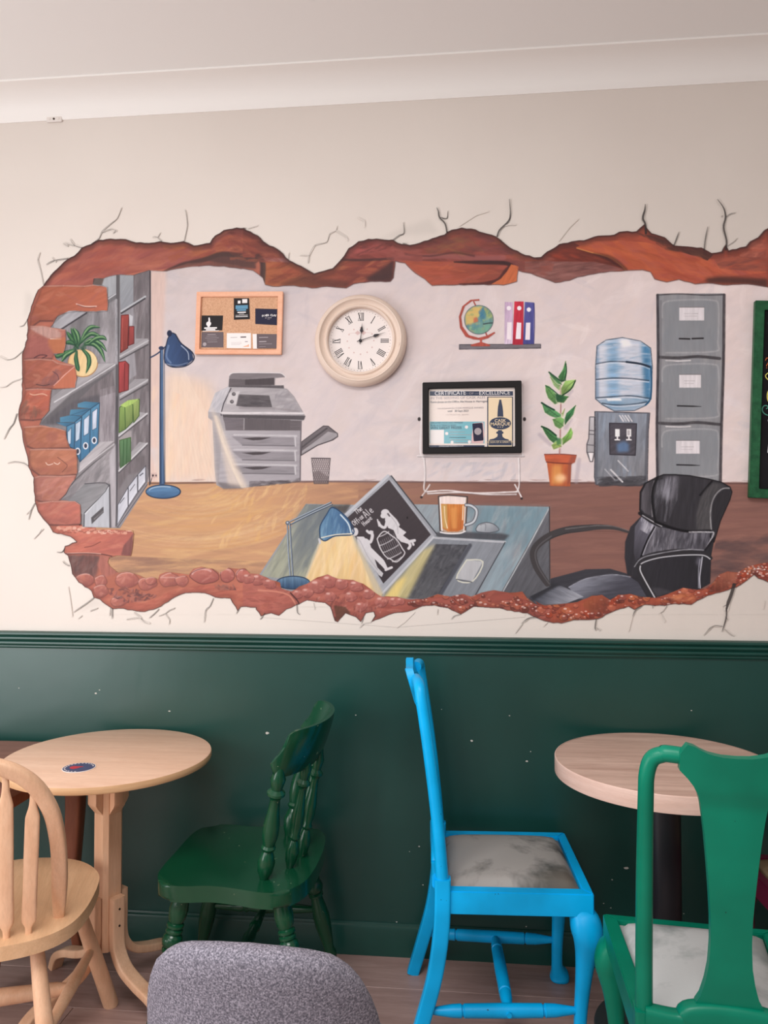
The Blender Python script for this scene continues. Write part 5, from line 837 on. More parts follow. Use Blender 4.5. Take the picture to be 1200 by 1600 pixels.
CRACKS = [  # width (photo px), outline crop, points
    (2.6, 'c1', "430,245 465,218 480,185 520,150 550,125 570,75", .5), (1.8, 'c1', "480,190 520,175 550,185", .7), (1.5, 'c1', "545,180 530,195", .7), (1.8, 'c1', "385,262 350,250 330,222", .8), (1.6, 'c1', "350,252 300,240", .7), (1.4, 'c1', "322,255 296,242", .8),
    (2.2, 'c1', "320,312 255,322 218,340", .9), (1.4, 'c1', "265,330 245,308", .7), (1.6, 'c1', "205,435 192,370 178,320 188,285", .6), (2.0, 'c1', "862,235 878,160 872,100 866,85", .45), (1.8, 'c1', "758,232 735,212 715,212", .7), (1.2, 'c1', "740,212 752,192", .6),
    (1.6, 'c1', "132,595 112,625 92,630", .7), (2.0, 'c1', "108,745 70,778 35,786 0,770", .55), (1.8, 'c1', "104,875 60,890 30,912 0,915", .5), (3.0, 'c1', "80,1040 65,1085 45,1110 20,1158", .75), (2.2, 'c2', "135,205 110,190 70,184 38,190", .8), (2.4, 'c2', "165,378 148,410 135,455", .75), (1.4, 'c2', "150,408 125,430", .6), (1.6, 'c2', "198,500 185,520 160,545", .6), (1.6, 'c2', "205,500 190,512", .5),
    (2.6, 'c2', "305,590 290,608 268,606", .8), (2.2, 'c2', "325,672 305,660 295,650", .8), (1.0, 'c2', "320,770 330,830 340,910", .25), (3.2, 'c2', "440,822 400,852 345,888", .6), (1.8, 'c2', "520,870 515,905", .7), (3.0, 'c2', "527,872 526,918", .8), (1.6, 'c2', "460,870 430,880 425,885", .7), (1.2, 'c2', "385,905 368,918", .5),
    (1.8, 'c2', "595,922 650,915 680,935 705,942", .6), (1.6, 'c2', "630,890 665,918", .6), (2.6, 'c2', "745,875 725,895 700,915", .7), (2.2, 'c2', "820,870 795,880 775,895 745,905", .65), (1.4, 'c2', "775,898 795,925 793,945", .5), (2.8, 'c2', "1000,825 985,860 965,880 957,935", .65), (2.4, 'c2', "1118,878 1108,895", .7),
    (3.0, 'c7', "210,510 212,540 222,550", .8), (2.2, 'c7', "85,545 72,562 66,568", .8), (2.0, 'c7', "360,560 362,575", .8), (2.2, 'c7', "470,560 462,585", .8), (1.4, 'c7', "276,505 280,530", .6),
    (1.2, 'c8', "20,150 60,138", .5), (1.2, 'c8', "182,275 186,248", .5), (1.8, 'c8', "265,290 268,262 292,218 340,205 352,172 378,158 382,140", .5), (1.2, 'c8', "270,260 232,258", .5), (1.4, 'c8', "380,160 420,185 428,200", .4), (.9, 'c8', "465,105 495,120 495,145", .2), (3.2, 'c8', "612,195 635,178 655,168 652,125", .7), (2.0, 'c8', "650,210 668,212", .8),
    (4.2, 'c8', "830,165 822,130 800,105 795,80 788,65", .95), (2.6, 'c8', "805,105 830,108 833,78", .85), (4.2, 'c8', "1035,180 1045,155 1080,120 1088,90 1084,30", .95), (1.2, 'c8', "1062,140 1085,135 1112,135", .4), (.8, 'c8', "880,140 950,95 1000,80", .15), (1.8, 'c8', "1048,195 1052,208", .8),
    (1.0, 'c5', "165,245 220,175 262,135", .18), (5.5, 'c5', "595,205 592,160 580,130 590,90 592,62", .97), (3.6, 'c5', "733,265 745,235 758,198", .85), (3.6, 'c5', "882,288 888,235 900,172", .8), (5.0, 'c5', "990,285 992,240 978,175 988,125 978,80 948,38", .95), (2.2, 'c5', "990,125 1010,110 1038,103", .7), (1.6, 'c5', "1000,265 1030,245 1045,228", .6), (1.8, 'c5', "970,118 972,124", .8),
    (2.2, 'c7', "1140,558 1110,565 1085,585", .8), (1.4, 'c7', "1090,585 1075,605 1062,622", .6), (2.2, 'c7', "850,548 825,555 812,568", .7), (1.6, 'c7', "760,530 758,550", .6), (1.0, 'c7', "670,540 630,580 600,600", .15), (1.4, 'c7', "500,580 470,585 455,600", .5),
    (1.8, 'c6', "60,960 20,965 -5,985", .7), (3.2, 'c6', "350,972 345,1010 350,1025", .85), (1.6, 'c6', "350,1010 372,1025", .7), (3.4, 'c6', "575,905 545,925 530,955", .8), (1.8, 'c6', "698,905 680,930 660,942", .6), (1.0, 'c6', "665,942 690,985", .25), (2.0, 'c6', "628,905 630,915", .7), (1.0, 'c6', "530,950 510,1030", .2),
    (9.0, 'c6', "1030,800 1015,850 1000,890 990,930", .97), (4.0, 'c6', "992,915 990,965 970,1030", .95), (2.2, 'c6', "972,1005 925,1005 880,1048", .8), (1.6, 'c6', "985,1020 1010,1042 1032,1052", .7), (2.0, 'c6', "1000,895 975,908", .8), (1.8, 'c6', "990,960 1000,975", .8), (1.6, 'c6', "1180,880 1175,920", .15), (.9, 'c6', "110,985 90,1005", .3)]
# ---------------------------------------------------------------- the room
XL, XR, YF = -3.3, 2.6, -3.6
wall = struct('wall_back', B(XL, XR, 0, .12, 1.05, 3.06), MT['white'], smooth=False)
lower = struct('wall_back_dado', B(XL, XR, -.002, .12, 0, 1.05), MT['green'], wall, smooth=False)
struct('ceiling', B(XL, XR, YF, .12, 3.01, 3.08), MT['ceiling'], smooth=False)
wr = struct('wall_right', B(XR, XR + .1, YF, .12, 1.05, 3.06), MT['white'], smooth=False)
struct('wall_right_dado', B(XR - .002, XR + .1, YF, .12, 0, 1.05), MT['green'], wr, smooth=False)
def profile_x(prof, x0, x1):
    bm = bmesh.new(); a = [bm.verts.new((x0, y, z)) for y, z in prof]; b = [bm.verts.new((x1, y, z)) for y, z in prof]; n = len(prof)
    for i in range(n): bm.faces.new((a[i], a[(i + 1) % n], b[(i + 1) % n], b[i]))
    bm.faces.new(a[::-1]); bm.faces.new(b); return bm
cov = [(.0, 2.918), (-.004, 2.918), (-.006, 2.926)] + [(-.102 + .094 * math.cos(t), 2.924 + .078 * math.sin(t)) for t in [math.radians(d) for d in range(4, 91, 8)]] + [(-.104, 3.003), (-.112, 3.004), (-.112, 3.012), (0, 3.012)]
struct('trim_1', profile_x(cov, XL, XR), MT['coving'], angle=50)
rail = [(0, 1.012), (-.010, 1.012), (-.013, 1.017), (-.012, 1.021), (-.016, 1.023), (-.020, 1.029), (-.019, 1.035), (-.016, 1.037), (-.020, 1.040), (-.024, 1.046), (-.023, 1.052), (-.020, 1.054), (-.024, 1.057), (-.027, 1.062), (-.026, 1.068), (-.020, 1.071), (0, 1.072)]
struct('trim_2', profile_x(rail, XL, XR), MT['green_trim'], angle=25)
struct('baseboard_back', profile_x([(0, 0), (-.017, 0), (-.017, .088), (-.014, .096), (-.008, .100), (-.006, .106), (0, .106)], XL, XR), MT['green_trim'], angle=25)
floor = struct('floor', B(XL, XR, YF, .12, -.03, -.004), M('floor_underlay', (60, 46, 42), .8, .2).m, smooth=False)
pm = None; R0 = random.Random(5)
for r in range(18):
    y1 = -.0 - r * .192; x = XL + (r * .43) % 1.28 - 1.28
    while x < XR:
        a, b = max(x, XL), min(x + 1.28, XR)
        if b - a > .05 and -2.0 < (a + b) / 2 < 2.0 and y1 > -2.9:
            o = obj('plank', B(a + .0006, b - .0006, y1 - .1914, y1 - .0006, -.004, 0, bev=.0009, seg=1), MT['plank'] if R0.random() < .5 else MT['plank_b'], floor, smooth=False)
        elif b - a > .0:
            pm = pm or bmesh.new(); box(pm, a + .0006, b - .0006, y1 - .1914, y1 - .0006, -.004, 0)
        x += 1.28
o = obj('plank_field', pm, MT['plank'], floor, smooth=False); o['kind'] = 'stuff'
# flecks where the green paint has chipped off
chips = [(150, 1083, 4), (156, 1078, 2), (265, 1111, 3), (418, 1145, 5), (556, 1117, 2), (690, 1108, 1.5), (737, 1157, 4), (796, 1118, 2), (823, 1189, 3.5), (829, 1174, 2), (978, 1356, 6), (956, 1374, 2), (943, 1411, 2), (655, 1322, 2), (640, 1330, 1.5), (661, 1382, 2), (620, 1440, 2), (822, 1447, 2.5), (583, 1453, 2), (1068, 1427, 2), (130, 1180, 2), (30, 1075, 2), (300, 1190, 2), (954, 1418, 2), (470, 1178, 2.5), (1080, 1110, 2)]
bm = bmesh.new(); rc = random.Random(3)
for u, v, s in chips:
    X, Z = wall_point(u, v); k = s / 458 * .5; P = [bm.verts.new((X + k * 1.3 * math.cos(a) * rc.uniform(.6, 1.2), -.0026, Z + k * .8 * math.sin(a) * rc.uniform(.6, 1.2))) for a in [math.tau * i / 7 for i in range(7)]]; bm.faces.new(P)
o = obj('paint_chips', bm, MT['chip'], wall, smooth=False); o['kind'] = 'stuff'
# ---------------------------------------------------------------- the mural on the wall
SAT = 0.95
K = paint()
for w, c, s, a in CRACKS: K.line(Q(c, s), w * .58, (52, 44, 44), alpha=a * .95, soft=.5, taper=(1, .3))
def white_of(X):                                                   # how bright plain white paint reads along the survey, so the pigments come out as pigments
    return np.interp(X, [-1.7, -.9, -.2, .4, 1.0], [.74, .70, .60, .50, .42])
img = bpy.data.images.new('mural_pigment', CW, CH, alpha=True, float_buffer=False); img.alpha_mode = 'CHANNEL_PACKED'
L = K.C / 255.0; g_ = L.mean(-1, keepdims=True); L = g_ + (L - g_) * SAT
L = np.where(L <= .04045, L / 12.92, ((np.clip(L, 0, None) + .055) / 1.055) ** 2.4)
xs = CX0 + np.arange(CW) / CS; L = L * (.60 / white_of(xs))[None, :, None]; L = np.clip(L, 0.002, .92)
L = np.where(L <= .0031308, L * 12.92, 1.055 * L ** (1 / 2.4) - .055)
px = np.concatenate([L, K.A[..., None]], -1)[::-1].astype(np.float32); img.pixels.foreach_set(px.ravel()); img.update(); img.pack()
mm = M('mural_paint', (200, 190, 186), .55, .22); gp = mm.n('ShaderNodeNewGeometry'); mp = mm.n('ShaderNodeSeparateXYZ'); mm.l(gp.outputs['Position'], mp.inputs[0])
def mathn(op, a, b):
    q = mm.n('ShaderNodeMath', operation=op)
    for i, v in enumerate((a, b)):
        if hasattr(v, 'is_output'): mm.l(v, q.inputs[i])
        else: q.inputs[i].default_value = v
    return q.outputs[0]
cx = mm.n('ShaderNodeCombineXYZ'); mm.l(mathn('DIVIDE', mathn('SUBTRACT', mp.outputs[0], CX0), CW / CS), cx.inputs[0]); mm.l(mathn('DIVIDE', mathn('SUBTRACT', mp.outputs[2], CZ1 - CH / CS), CH / CS), cx.inputs[1])
it = mm.n('ShaderNodeTexImage', extension='EXTEND', interpolation='Cubic'); it.image = img; mm.l(cx.outputs[0], it.inputs[0])
wn = mm.noise(1.3, gp.outputs['Position'], 3); base = mm.ramp(wn, [(.3, (222, 212, 204)), (.7, (228, 219, 211))]); mm.mix(it.outputs[1], it.outputs[0], base)
mm.bump(mm.noise(14, mm.coords((1, 1, .35), kind='Object'), 3), .25, .004); mm.bump(mm.noise(240, mm.coords((1, 1, .5)), 2, .6), .15, .0008); MT['mural'] = mm.m
mural = thing('mural', 'wall mural of an office seen through a broken brick hole in plaster', 'mural', (0, 0, 0))
NF = [0]
def flat(name, P, layer, parent=None, holes=(), label=None):
    NF[0] += 1; layer = layer + (NF[0] % 24) * .03
    W = [wall_point(*p) for p in P]; H = [[wall_point(*p) for p in h] for h in holes]
    return obj(name, plate(W, 0, H, y=-.0003 * layer), MT['mural'], parent or mural, smooth=False, label=label)
flat('plaster_margin', [(-8, 290), (1330, 290), (1330, 984), (-8, 984)], 1)
room = flat('painted_office_wall', INN, 2); fl = flat('painted_floor', FLOORQ, 3)
case = flat('painted_bookcase', BRK['case'], 4, label='grey painted bookcase with slanting shelves')
for b in BTOPS + BBIND: flat('binder', b, 5, case, label='blue ring binder')
for b in REDB: flat('book', b, 5, case, label='red book')
for b in GRNB: flat('book', b, 5, case, label='green book')
for b in FILES: flat('box_file', b, 5, case)
flat('archive_box', BRK['archive'], 5, case)
fp = flat('painted_fern', ell(129.5, 567, 23, 21.5), 6, label='yellow round pot with dark green arching leaves')
for s in ("500,740 440,640 405,590 430,640 490,720", "500,720 470,620 440,560 480,620 510,700", "510,700 570,590 620,550 690,555 620,575 550,660", "540,680 640,610 740,660 650,640 550,700", "560,700 640,660 745,760 640,700 560,720", "560,710 640,710 732,850 640,760 550,730", "480,740 400,770 310,790 340,830 400,800 490,760", "485,760 480,820 510,925 505,820 500,760", "540,740 590,800 570,945 560,820 530,750"): flat('leaf', Q('d1', s), 7, fp)
fl_ = flat('painted_floor_lamp', BRK['lamp_pole'], 5, label='blue floor lamp beside the painted bookcase'); flat('lamp_shade', BRK['lamp_shade'], 6, fl_); flat('lamp_base', BRK['lamp_base'], 6, fl_)
cp = flat('painted_photocopier', BRK['copier'], 5, label='grey photocopier with three paper drawers'); flat('paper_tray', BRK['copier_tray'], 6, cp)
flat('control_panel', Q('d8', "285,252 430,258 550,262 575,362 440,362 340,360 268,350"), 6, cp); flat('scanner_lid', Q('d8', "210,90 240,72 560,72 650,75 685,105 600,112 595,175 672,178 675,202 205,190"), 6, cp)
for y0, y1 in ((610, 690), (735, 815), (860, 930)): flat('drawer', Q('d8', f"230,{y0} 760,{y0+12} 768,{y1} 320,{y1-6}"), 6, cp)
flat('painted_waste_bin', BRK['bin'], 5)
sh = flat('painted_shelf', BRK['shelf'], 5); gs = flat('globe_stand', BRK['stand'], 6, sh, label='red globe stand'); flat('globe', BRK['globe'], 6, sh)
for k, c in (('binder_a', 'lilac ring binder'), ('binder_b', 'red ring binder'), ('binder_c', 'violet blue ring binder')): flat('binder', BRK[k], 6, sh, label=c)
es = bpy.data.objects.new('painted_easel', None); C.objects.link(es); es.parent = mural
for s in ("659,598 661,598 662,716 659,716", "811,598 813,598 814,716 811,716", "652,711 818,711 818,714 652,714", "661,715 664,715 665,765 660,778 657,776 661,762", "809,715 812,715 812,762 817,778 813,779 808,764", "664,766 808,767 808,772 664,771"): flat('bar', Q('p', s), 6, es)
pp = flat('painted_pot_plant', BRK['pot'], 5, label='terracotta pot with a tall leafy stem')
flat('stem', Q('d4', "220,1060 240,1060 240,500 238,330 228,330 232,500 230,800"), 6, pp)
for l in LEAVES: flat('leaf', l, 7, pp)
wc = flat('painted_water_cooler', BRK['cooler'], 5, label='blue grey water cooler with ribbed bottle'); flat('water_bottle', BRK['bottle'], 6, wc); flat('cup_dispenser', BRK['cups'], 6, wc); flat('tap_panel', Q('d4', "745,740 1028,745 1015,1075 750,1065"), 6, wc)
fc = flat('painted_filing_cabinet', BRK['cabinet'], 5)
for y0, y1 in ((463, 557), (563, 659), (665, 750)): flat('drawer', [(1031, y0), (1128, y0), (1126, y1), (1030, y1)], 6, fc)
for s in ("1061,480 1100,480 1100,501 1061,501", "1061,585 1095,585 1095,606 1061,606", "1056,688 1093,688 1093,709 1056,709"): flat('label_card', Q('p', s), 7, fc)
dk = flat('painted_desk', BRK['desk'], 6, label='grey blue desk seen from above'); lp = flat('painted_laptop', BRK['keyboard_base'], 7, label='silver laptop whose screen shows two white figures and a barrel')
flat('screen', BRK['screen'], 8, lp); flat('keyboard', Q('c7', "752,275 878,278 765,470 700,490 610,485"), 8, lp); flat('touchpad', Q('c7', "872,336 936,344 895,420 832,410"), 8, lp)
dl = flat('painted_desk_lamp', BRK['dlamp_shade'], 10, label='blue desk lamp throwing yellow light'); flat('lamp_base', BRK['dlamp_base'], 9, dl); flat('light_beam', Q('c7', "305,255 425,235 545,470 520,520 220,520 240,420"), 9, dl)
flat('arm', Q('c7', "342,112 346,120 182,198 194,402 184,405 172,190"), 9, dl)
mg = flat('painted_beer_mug', BRK['mug'], 8, label='glass mug of amber beer'); flat('handle', Q('c7', "870,122 890,125 912,142 910,172 895,194 866,202 868,194 890,184 900,168 902,146 888,134 870,131"), 8, mg); flat('foam', Q('c7', "768,88 870,90 868,120 768,118"), 9, mg)
flat('painted_mouse', Q('c7', "908,215 920,198 950,190 980,198 998,220 960,230 915,226"), 8)
oc = flat('painted_office_chair', BRK['backrest'], 8, label='black leather swivel armchair'); flat('headrest', BRK['headrest'], 9, oc); flat('seat', BRK['chair_seat'], 7, oc)
flat('armrest', Q('c6', "510,535 440,508 370,502 300,506 200,518 120,545 60,590 30,640 40,710 80,785 115,800 95,750 62,690 58,650 80,610 130,570 200,545 300,535 440,537 505,545"), 8, oc)
flat('broken_brick_edge', OUT, 11, holes=[INN], label='torn rim of red brick and rubble')
for b in LEFT_BRICKS + [LEDGE]: flat('brick', b, 12)
for w, c, s, a in CRACKS:
    P = Q(c, s); w2 = max(w * .6, 1.6) * .7; L_, R_ = [], []
    for i, p in enumerate(P):
        a0, b0 = P[max(0, i - 1)], P[min(len(P) - 1, i + 1)]; dx, dy = b0[0] - a0[0], b0[1] - a0[1]; n_ = math.hypot(dx, dy) or 1
        L_.append((p[0] - dy / n_ * w2, p[1] + dx / n_ * w2)); R_.append((p[0] + dy / n_ * w2, p[1] - dx / n_ * w2))
    flat('crack', L_ + R_[::-1], 13)
# ---------------------------------------------------------------- furniture
def queen_anne_chair(label, paint, cushion, loc, rotz, hw=.19, fw=.215, depth=.40, seat=.455, name='splat_back_chair', sw=1.0, swt=1.0):
    """side chair with a vase splat and cabriole front legs; local x right, y forward, origin on the floor between the back legs"""
    t = thing(name, label, 'chair', loc, rotz); m = MT[paint]
    for s in (-1, 1):
        ob = obj('leg', SW([(s * (hw + .004), -.085, 0), (s * (hw + .002), -.055, .10), (s * hw, -.022, .22), (s * hw, -.004, .34), (s * hw, 0, .43), (s * hw, 0, seat + .03)], [(.0175, .019), (.018, .020), (.0185, .021), (.019, .022), (.019, .022), (.019, .022)], up=(0, 1, 0), ex=7, seg=20), m, t)
        Pp = [(s * hw, 0, seat + .02), (s * hw, -.010, .60), (s * hw, -.028, .76), (s * hw * .995, -.049, .91), (s * hw * .985, -.057, .962), (s * (hw - .012), -.061, .992), (s * (hw - .032), -.064, 1.003), (s * (hw * .45 + .055 * swt), -.067, 1.005), (s * .100 * swt, -.072, 1.004)]
        obj('back_post', SW(Pp, [(.017, .018), (.0165, .017), (.016, .0165), (.015, .016), (.015, .016), (.0155, .016), (.0155, .016), (.016, .016), (.016, .0155)], up=(0, 1, .02), seg=16, n=6), m, t)
        x, y = s * (fw - .028), depth - .028
        d = Vector((s, 1)).normalized(); q = [(.425, -.002, .029), (.395, .002, .034), (.37, .012, .041), (.34, .020, .041), (.31, .018, .034), (.27, .012, .026), (.20, .004, .0205), (.12, -.004, .0175), (.06, -.006, .017), (.035, -.002, .021), (.018, .006, .029), (.006, .008, .030), (0, .008, .027)]
        obj('leg', SW([(x + d.x * o, y + d.y * o, z) for z, o, r in q], [(r, r) for z, o, r in q], up=(0, 1, 0), seg=20, n=3, ex=2.5), m, t)
    # seat frame: rails with a lip round the drop-in cushion
    out = [(-hw - .012, -.018), (hw + .012, -.018), (fw + .004, depth), (-fw - .004, depth)]; inn = [(-hw + .022, .012), (hw - .022, .012), (fw - .030, depth - .026), (-fw + .030, depth - .026)]
    bm = bmesh.new()
    for i in range(4):
        a, b, c_, d_ = out[i], out[(i + 1) % 4], inn[(i + 1) % 4], inn[i]; lo = [bm.verts.new((p[0], p[1], seat - .062)) for p in (a, b, c_, d_)]; hi = [bm.verts.new((p[0], p[1], seat)) for p in (a, b, c_, d_)]
        bm.faces.new(lo); bm.faces.new(hi)
        for k in range(4): bm.faces.new((lo[k], lo[(k + 1) % 4], hi[(k + 1) % 4], hi[k]))
    bmesh.ops.bevel(bm, geom=[e for e in bm.edges], offset=.0025, segments=2, affect='EDGES'); obj('seat_frame', bm, m, t)
    bm = bmesh.new(); N = 18; grid = []
    for j in range(N + 1):
        row = []
        for i in range(N + 1):
            u, v = i / N * 2 - 1, j / N * 2 - 1; y = .014 + (depth - .042) * (j / N); w = (hw - .024) + (fw - hw - .008) * (j / N); e = (1 - abs(u) ** 5) * (1 - abs(v) ** 5)
            row.append(bm.verts.new((u * w, y, seat - .012 + .028 * max(0, e) ** .35 + .006 * (1 - u * u) * (1 - v * v))))
        grid.append(row)
    for j in range(N):
        for i in range(N): bm.faces.new((grid[j][i], grid[j][i + 1], grid[j + 1][i + 1], grid[j + 1][i]))
    obj('seat_cushion', bm, MT[cushion], t, angle=80)
    # crest and vase splat cut from one board that bows backwards
    H = [(0, 1.012), (.030, 1.013), (.060, 1.019), (.082, 1.030), (.093, 1.035), (.101, 1.031), (.106, 1.020), (.110, 1.014)]
    Lo = [(.110, .981), (.101, .972), (.092, .961), (.083, .946), (.076, .925), (.069, .890), (.063, .850), (.057, .800), (.051, .740), (.047, .690), (.046, .640), (.049, .595), (.056, .560), (.066, .530), (.078, .512), (.079, .498)]
    def ybow(x, z): f = min(1.1, max(0, (z - .5) / .48)); return -.008 - .062 * f + .006 * (x / .1) ** 2 - .012 * max(0, f - .85) / .15
    side = H + Lo; ol = side + [(-x, z) for x, z in side[::-1] if x > 0]
    ol = [p for p in ol]; tris = tessellate_polygon([[Vector((x, z, 0)) for x, z in ol]])
    bm = bmesh.new(); nrm = .0095
    # rows across the board give it its bow
    def width_at(z):
        P = side[::-1]; 
        if z >= .981: return .110
        zs = [p[1] for p in Lo][::-1]; xs = [p[0] for p in Lo][::-1]; return float(np.interp(z, zs, xs))
    def top_at(x):
        xs = [p[0] for p in H]; zs = [p[1] for p in H]; return float(np.interp(abs(x), xs, zs))
    rows = [.498 + (.981 - .498) * i / 30 for i in range(31)] + [.991, 1.001, 1.012]; NX = 16; F, Bk = [], []
    for zi, z in enumerate(rows):
        f, b = [], []
        for i in range(NX + 1):
            u = i / NX * 2 - 1; x = u * width_at(z) * (sw + (swt - sw) * min(1, max(0, (z - .925) / .05))); zz = z if z < .982 else .981 + (top_at(x / swt) - .981) * ((z - .981) / .031); y = ybow(x, zz)
            f.append(bm.verts.new((x, y + nrm, zz))); b.append(bm.verts.new((x, y - nrm - (.003 if zz > .925 else 0), zz)))
        F.append(f); Bk.append(b)
    for j in range(len(rows) - 1):
        for i in range(NX): bm.faces.new((F[j][i], F[j][i + 1], F[j + 1][i + 1], F[j + 1][i])); bm.faces.new((Bk[j][i + 1], Bk[j][i], Bk[j + 1][i], Bk[j + 1][i + 1]))
        bm.faces.new((F[j][0], F[j + 1][0], Bk[j + 1][0], Bk[j][0])); bm.faces.new((F[j + 1][-1], F[j][-1], Bk[j][-1], Bk[j + 1][-1]))
    for i in range(NX): bm.faces.new((F[0][i + 1], F[0][i], Bk[0][i], Bk[0][i + 1])); bm.faces.new((F[-1][i], F[-1][i + 1], Bk[-1][i + 1], Bk[-1][i]))
    obj('splat', bm, m, t, angle=50)
    obj('shoe_rail', SW([(-hw, -.012, seat + .022), (-.112 * sw, -.012, seat + .019), (-.085 * sw, -.011, seat + .03), (0, -.010, seat + .034), (.085 * sw, -.011, seat + .03), (.112 * sw, -.012, seat + .019), (hw, -.012, seat + .022)], [(.017, .020), (.017, .018), (.019, .026), (.019, .028), (.019, .026), (.017, .018), (.017, .020)], up=(0, 0, 1), ex=4, seg=16), m, t)
    st = [(0, .007), (.04, .009), (.17, .0165), (.225, .0175), (.23, .0145), (.24, .0145), (.245, .0175), (.5, .0185), (.745, .0175), (.75, .0145), (.76, .0145), (.765, .0175), (.83, .0165), (.96, .009), (1, .007)]
    for s in (-1, 1): obj('stretcher', turned((s * (hw + .002), -.045, .128), (s * (fw - .03), depth - .028, .128), st), m, t)
    obj('stretcher', turned((-(hw + .012), depth * .44, .128), (hw + .012, depth * .44, .128), st), m, t)
    return t
blue = queen_anne_chair('bright blue painted chair with stained grey drop-in seat, side-on against the wall', 'blue', 'cushion_grey', (-.062, -.300, 0), -math.pi / 2 + math.radians(3.0), hw=.200, fw=.209, depth=.405)
em = queen_anne_chair('emerald green painted chair with pale seat, its back to us before the round laminate table', 'emerald', 'cushion_pale', (.515, -1.043, 0), math.radians(-6), hw=.156, fw=.199, depth=.432, sw=.80, swt=.90)
ma = queen_anne_chair('maroon chair with brown seat, just glimpsed beyond the emerald chair', 'maroon', 'cushion_brown', (1.230, -.38, 0), math.pi / 2 + .04, hw=.19, fw=.215)

def farmhouse_chair():
    t = thing('farmhouse_chair', 'dark green glossy farmhouse chair with turned spindles and curved crest rail', 'chair', (-.66, -.32, 0)); m = MT['dark_green']
    half = [(-.208, 0), (-.208, .10), (-.200, .165), (-.168, .212), (-.11, .224), (-.03, .214), (.04, .222), (.12, .238), (.18, .226), (.222, .165), (.236, .08), (.238, 0)]
    ol = smooth_loop(half + [(x, -y) for x, y in half[-2:0:-1]], 4)
    bm = slab([(x, -y) for x, y in ol], .405, .450, .011, 4)
    obj('seat', bm, m, t)
    lp = [(0, .019), (.06, .024), (.13, .0275), (.19, .024), (.215, .019), (.225, .0245), (.24, .0245), (.25, .019), (.262, .024), (.275, .024), (.285, .020), (.30, .026), (.33, .029), (.36, .026), (.375, .018), (.385, .0235), (.40, .0235), (.41, .018), (.47, .022), (.56, .027), (.64, .026), (.75, .020), (.82, .016), (.86, .021), (.90, .019), (.96, .014), (1, .013)]
    for (x0, y0, x1, y1) in ((-.125, -.165, -.205, -.205), (-.125, .165, -.205, .205), (.155, -.165, .245, -.215), (.155, .165, .245, .215)):
        obj('leg', turned((x0, y0, .415), (x1, y1, 0), lp), m, t)
    st = [(0, .008), (.12, .012), (.28, .0165), (.31, .013), (.33, .018), (.36, .013), (.5, .019), (.64, .013), (.67, .018), (.69, .013), (.72, .0165), (.88, .012), (1, .008)]
    for s in (-1, 1): obj('stretcher', turned((-.158, s * .186, .20), (.20, s * .192, .20), st), m, t)
    obj('stretcher', turned((.02, -.188, .20), (.02, .188, .20), st), m, t)
    sp = [(0, .010), (.03, .012), (.08, .019), (.17, .0225), (.24, .016), (.265, .012), (.285, .018), (.30, .019), (.32, .015), (.40, .0205), (.50, .021), (.62, .015), (.72, .0125), (.745, .016), (.765, .023), (.785, .023), (.81, .014), (.84, .016), (.90, .020), (.95, .014), (1, .010)]
    def yb(u): return (.16 + .085 * (1 - u * u) - .0, .205 * u)
    for k, u in enumerate((-1, -.5, 0, .5, 1)):
        f = (.105 + .075 * (1 - u * u), .155 * u); tp = (.160 + .078 * (1 - u * u), .196 * u); sc = 1.12 if abs(u) == 1 else .88
        obj('spindle', turned((f[0], f[1], .445), (tp[0], tp[1], .775), [(a, r * sc) for a, r in sp]), m, t)
    bm = bmesh.new(); NU, NV = 40, 8; S = []
    for side in (0, 1):
        g = []
        for i in range(NU + 1):
            u = i / NU * 2 - 1; a = abs(u); e = (1 - a ** 14) ** .5; th_ = math.radians(74) * u; x = .124 + .124 * math.cos(th_); y = .207 * math.sin(th_) / math.sin(math.radians(74)); zc = .812; hh = .026 + .040 * e; row = []
            nx, ny = math.cos(th_) * .226, math.sin(th_) * .130; nl = math.hypot(nx, ny); nx, ny = nx / nl, ny / nl
            for j in range(NV + 1):
                v = j / NV * 2 - 1; z = zc + v * hh; th = .012 * (1 - .5 * abs(v) ** 3) * (.6 + .4 * e); lean = .022 * v; k = th if side else -th
                row.append(bm.verts.new((x + lean + nx * k, y + ny * k, z)))
            g.append(row)
        S.append(g)
    for g in S:
        for i in range(NU):
            for j in range(NV): bm.faces.new((g[i][j], g[i + 1][j], g[i + 1][j + 1], g[i][j + 1]))
    a, b = S
    for i in range(NU):
        for j in (0, NV): bm.faces.new((a[i][j], a[i + 1][j], b[i + 1][j], b[i][j]))
    for j in range(NV):
        for i in (0, NU): bm.faces.new((a[i][j], a[i][j + 1], b[i][j + 1], b[i][j]))
    obj('crest_rail', bm, m, t, angle=60); return t
farmhouse_chair()

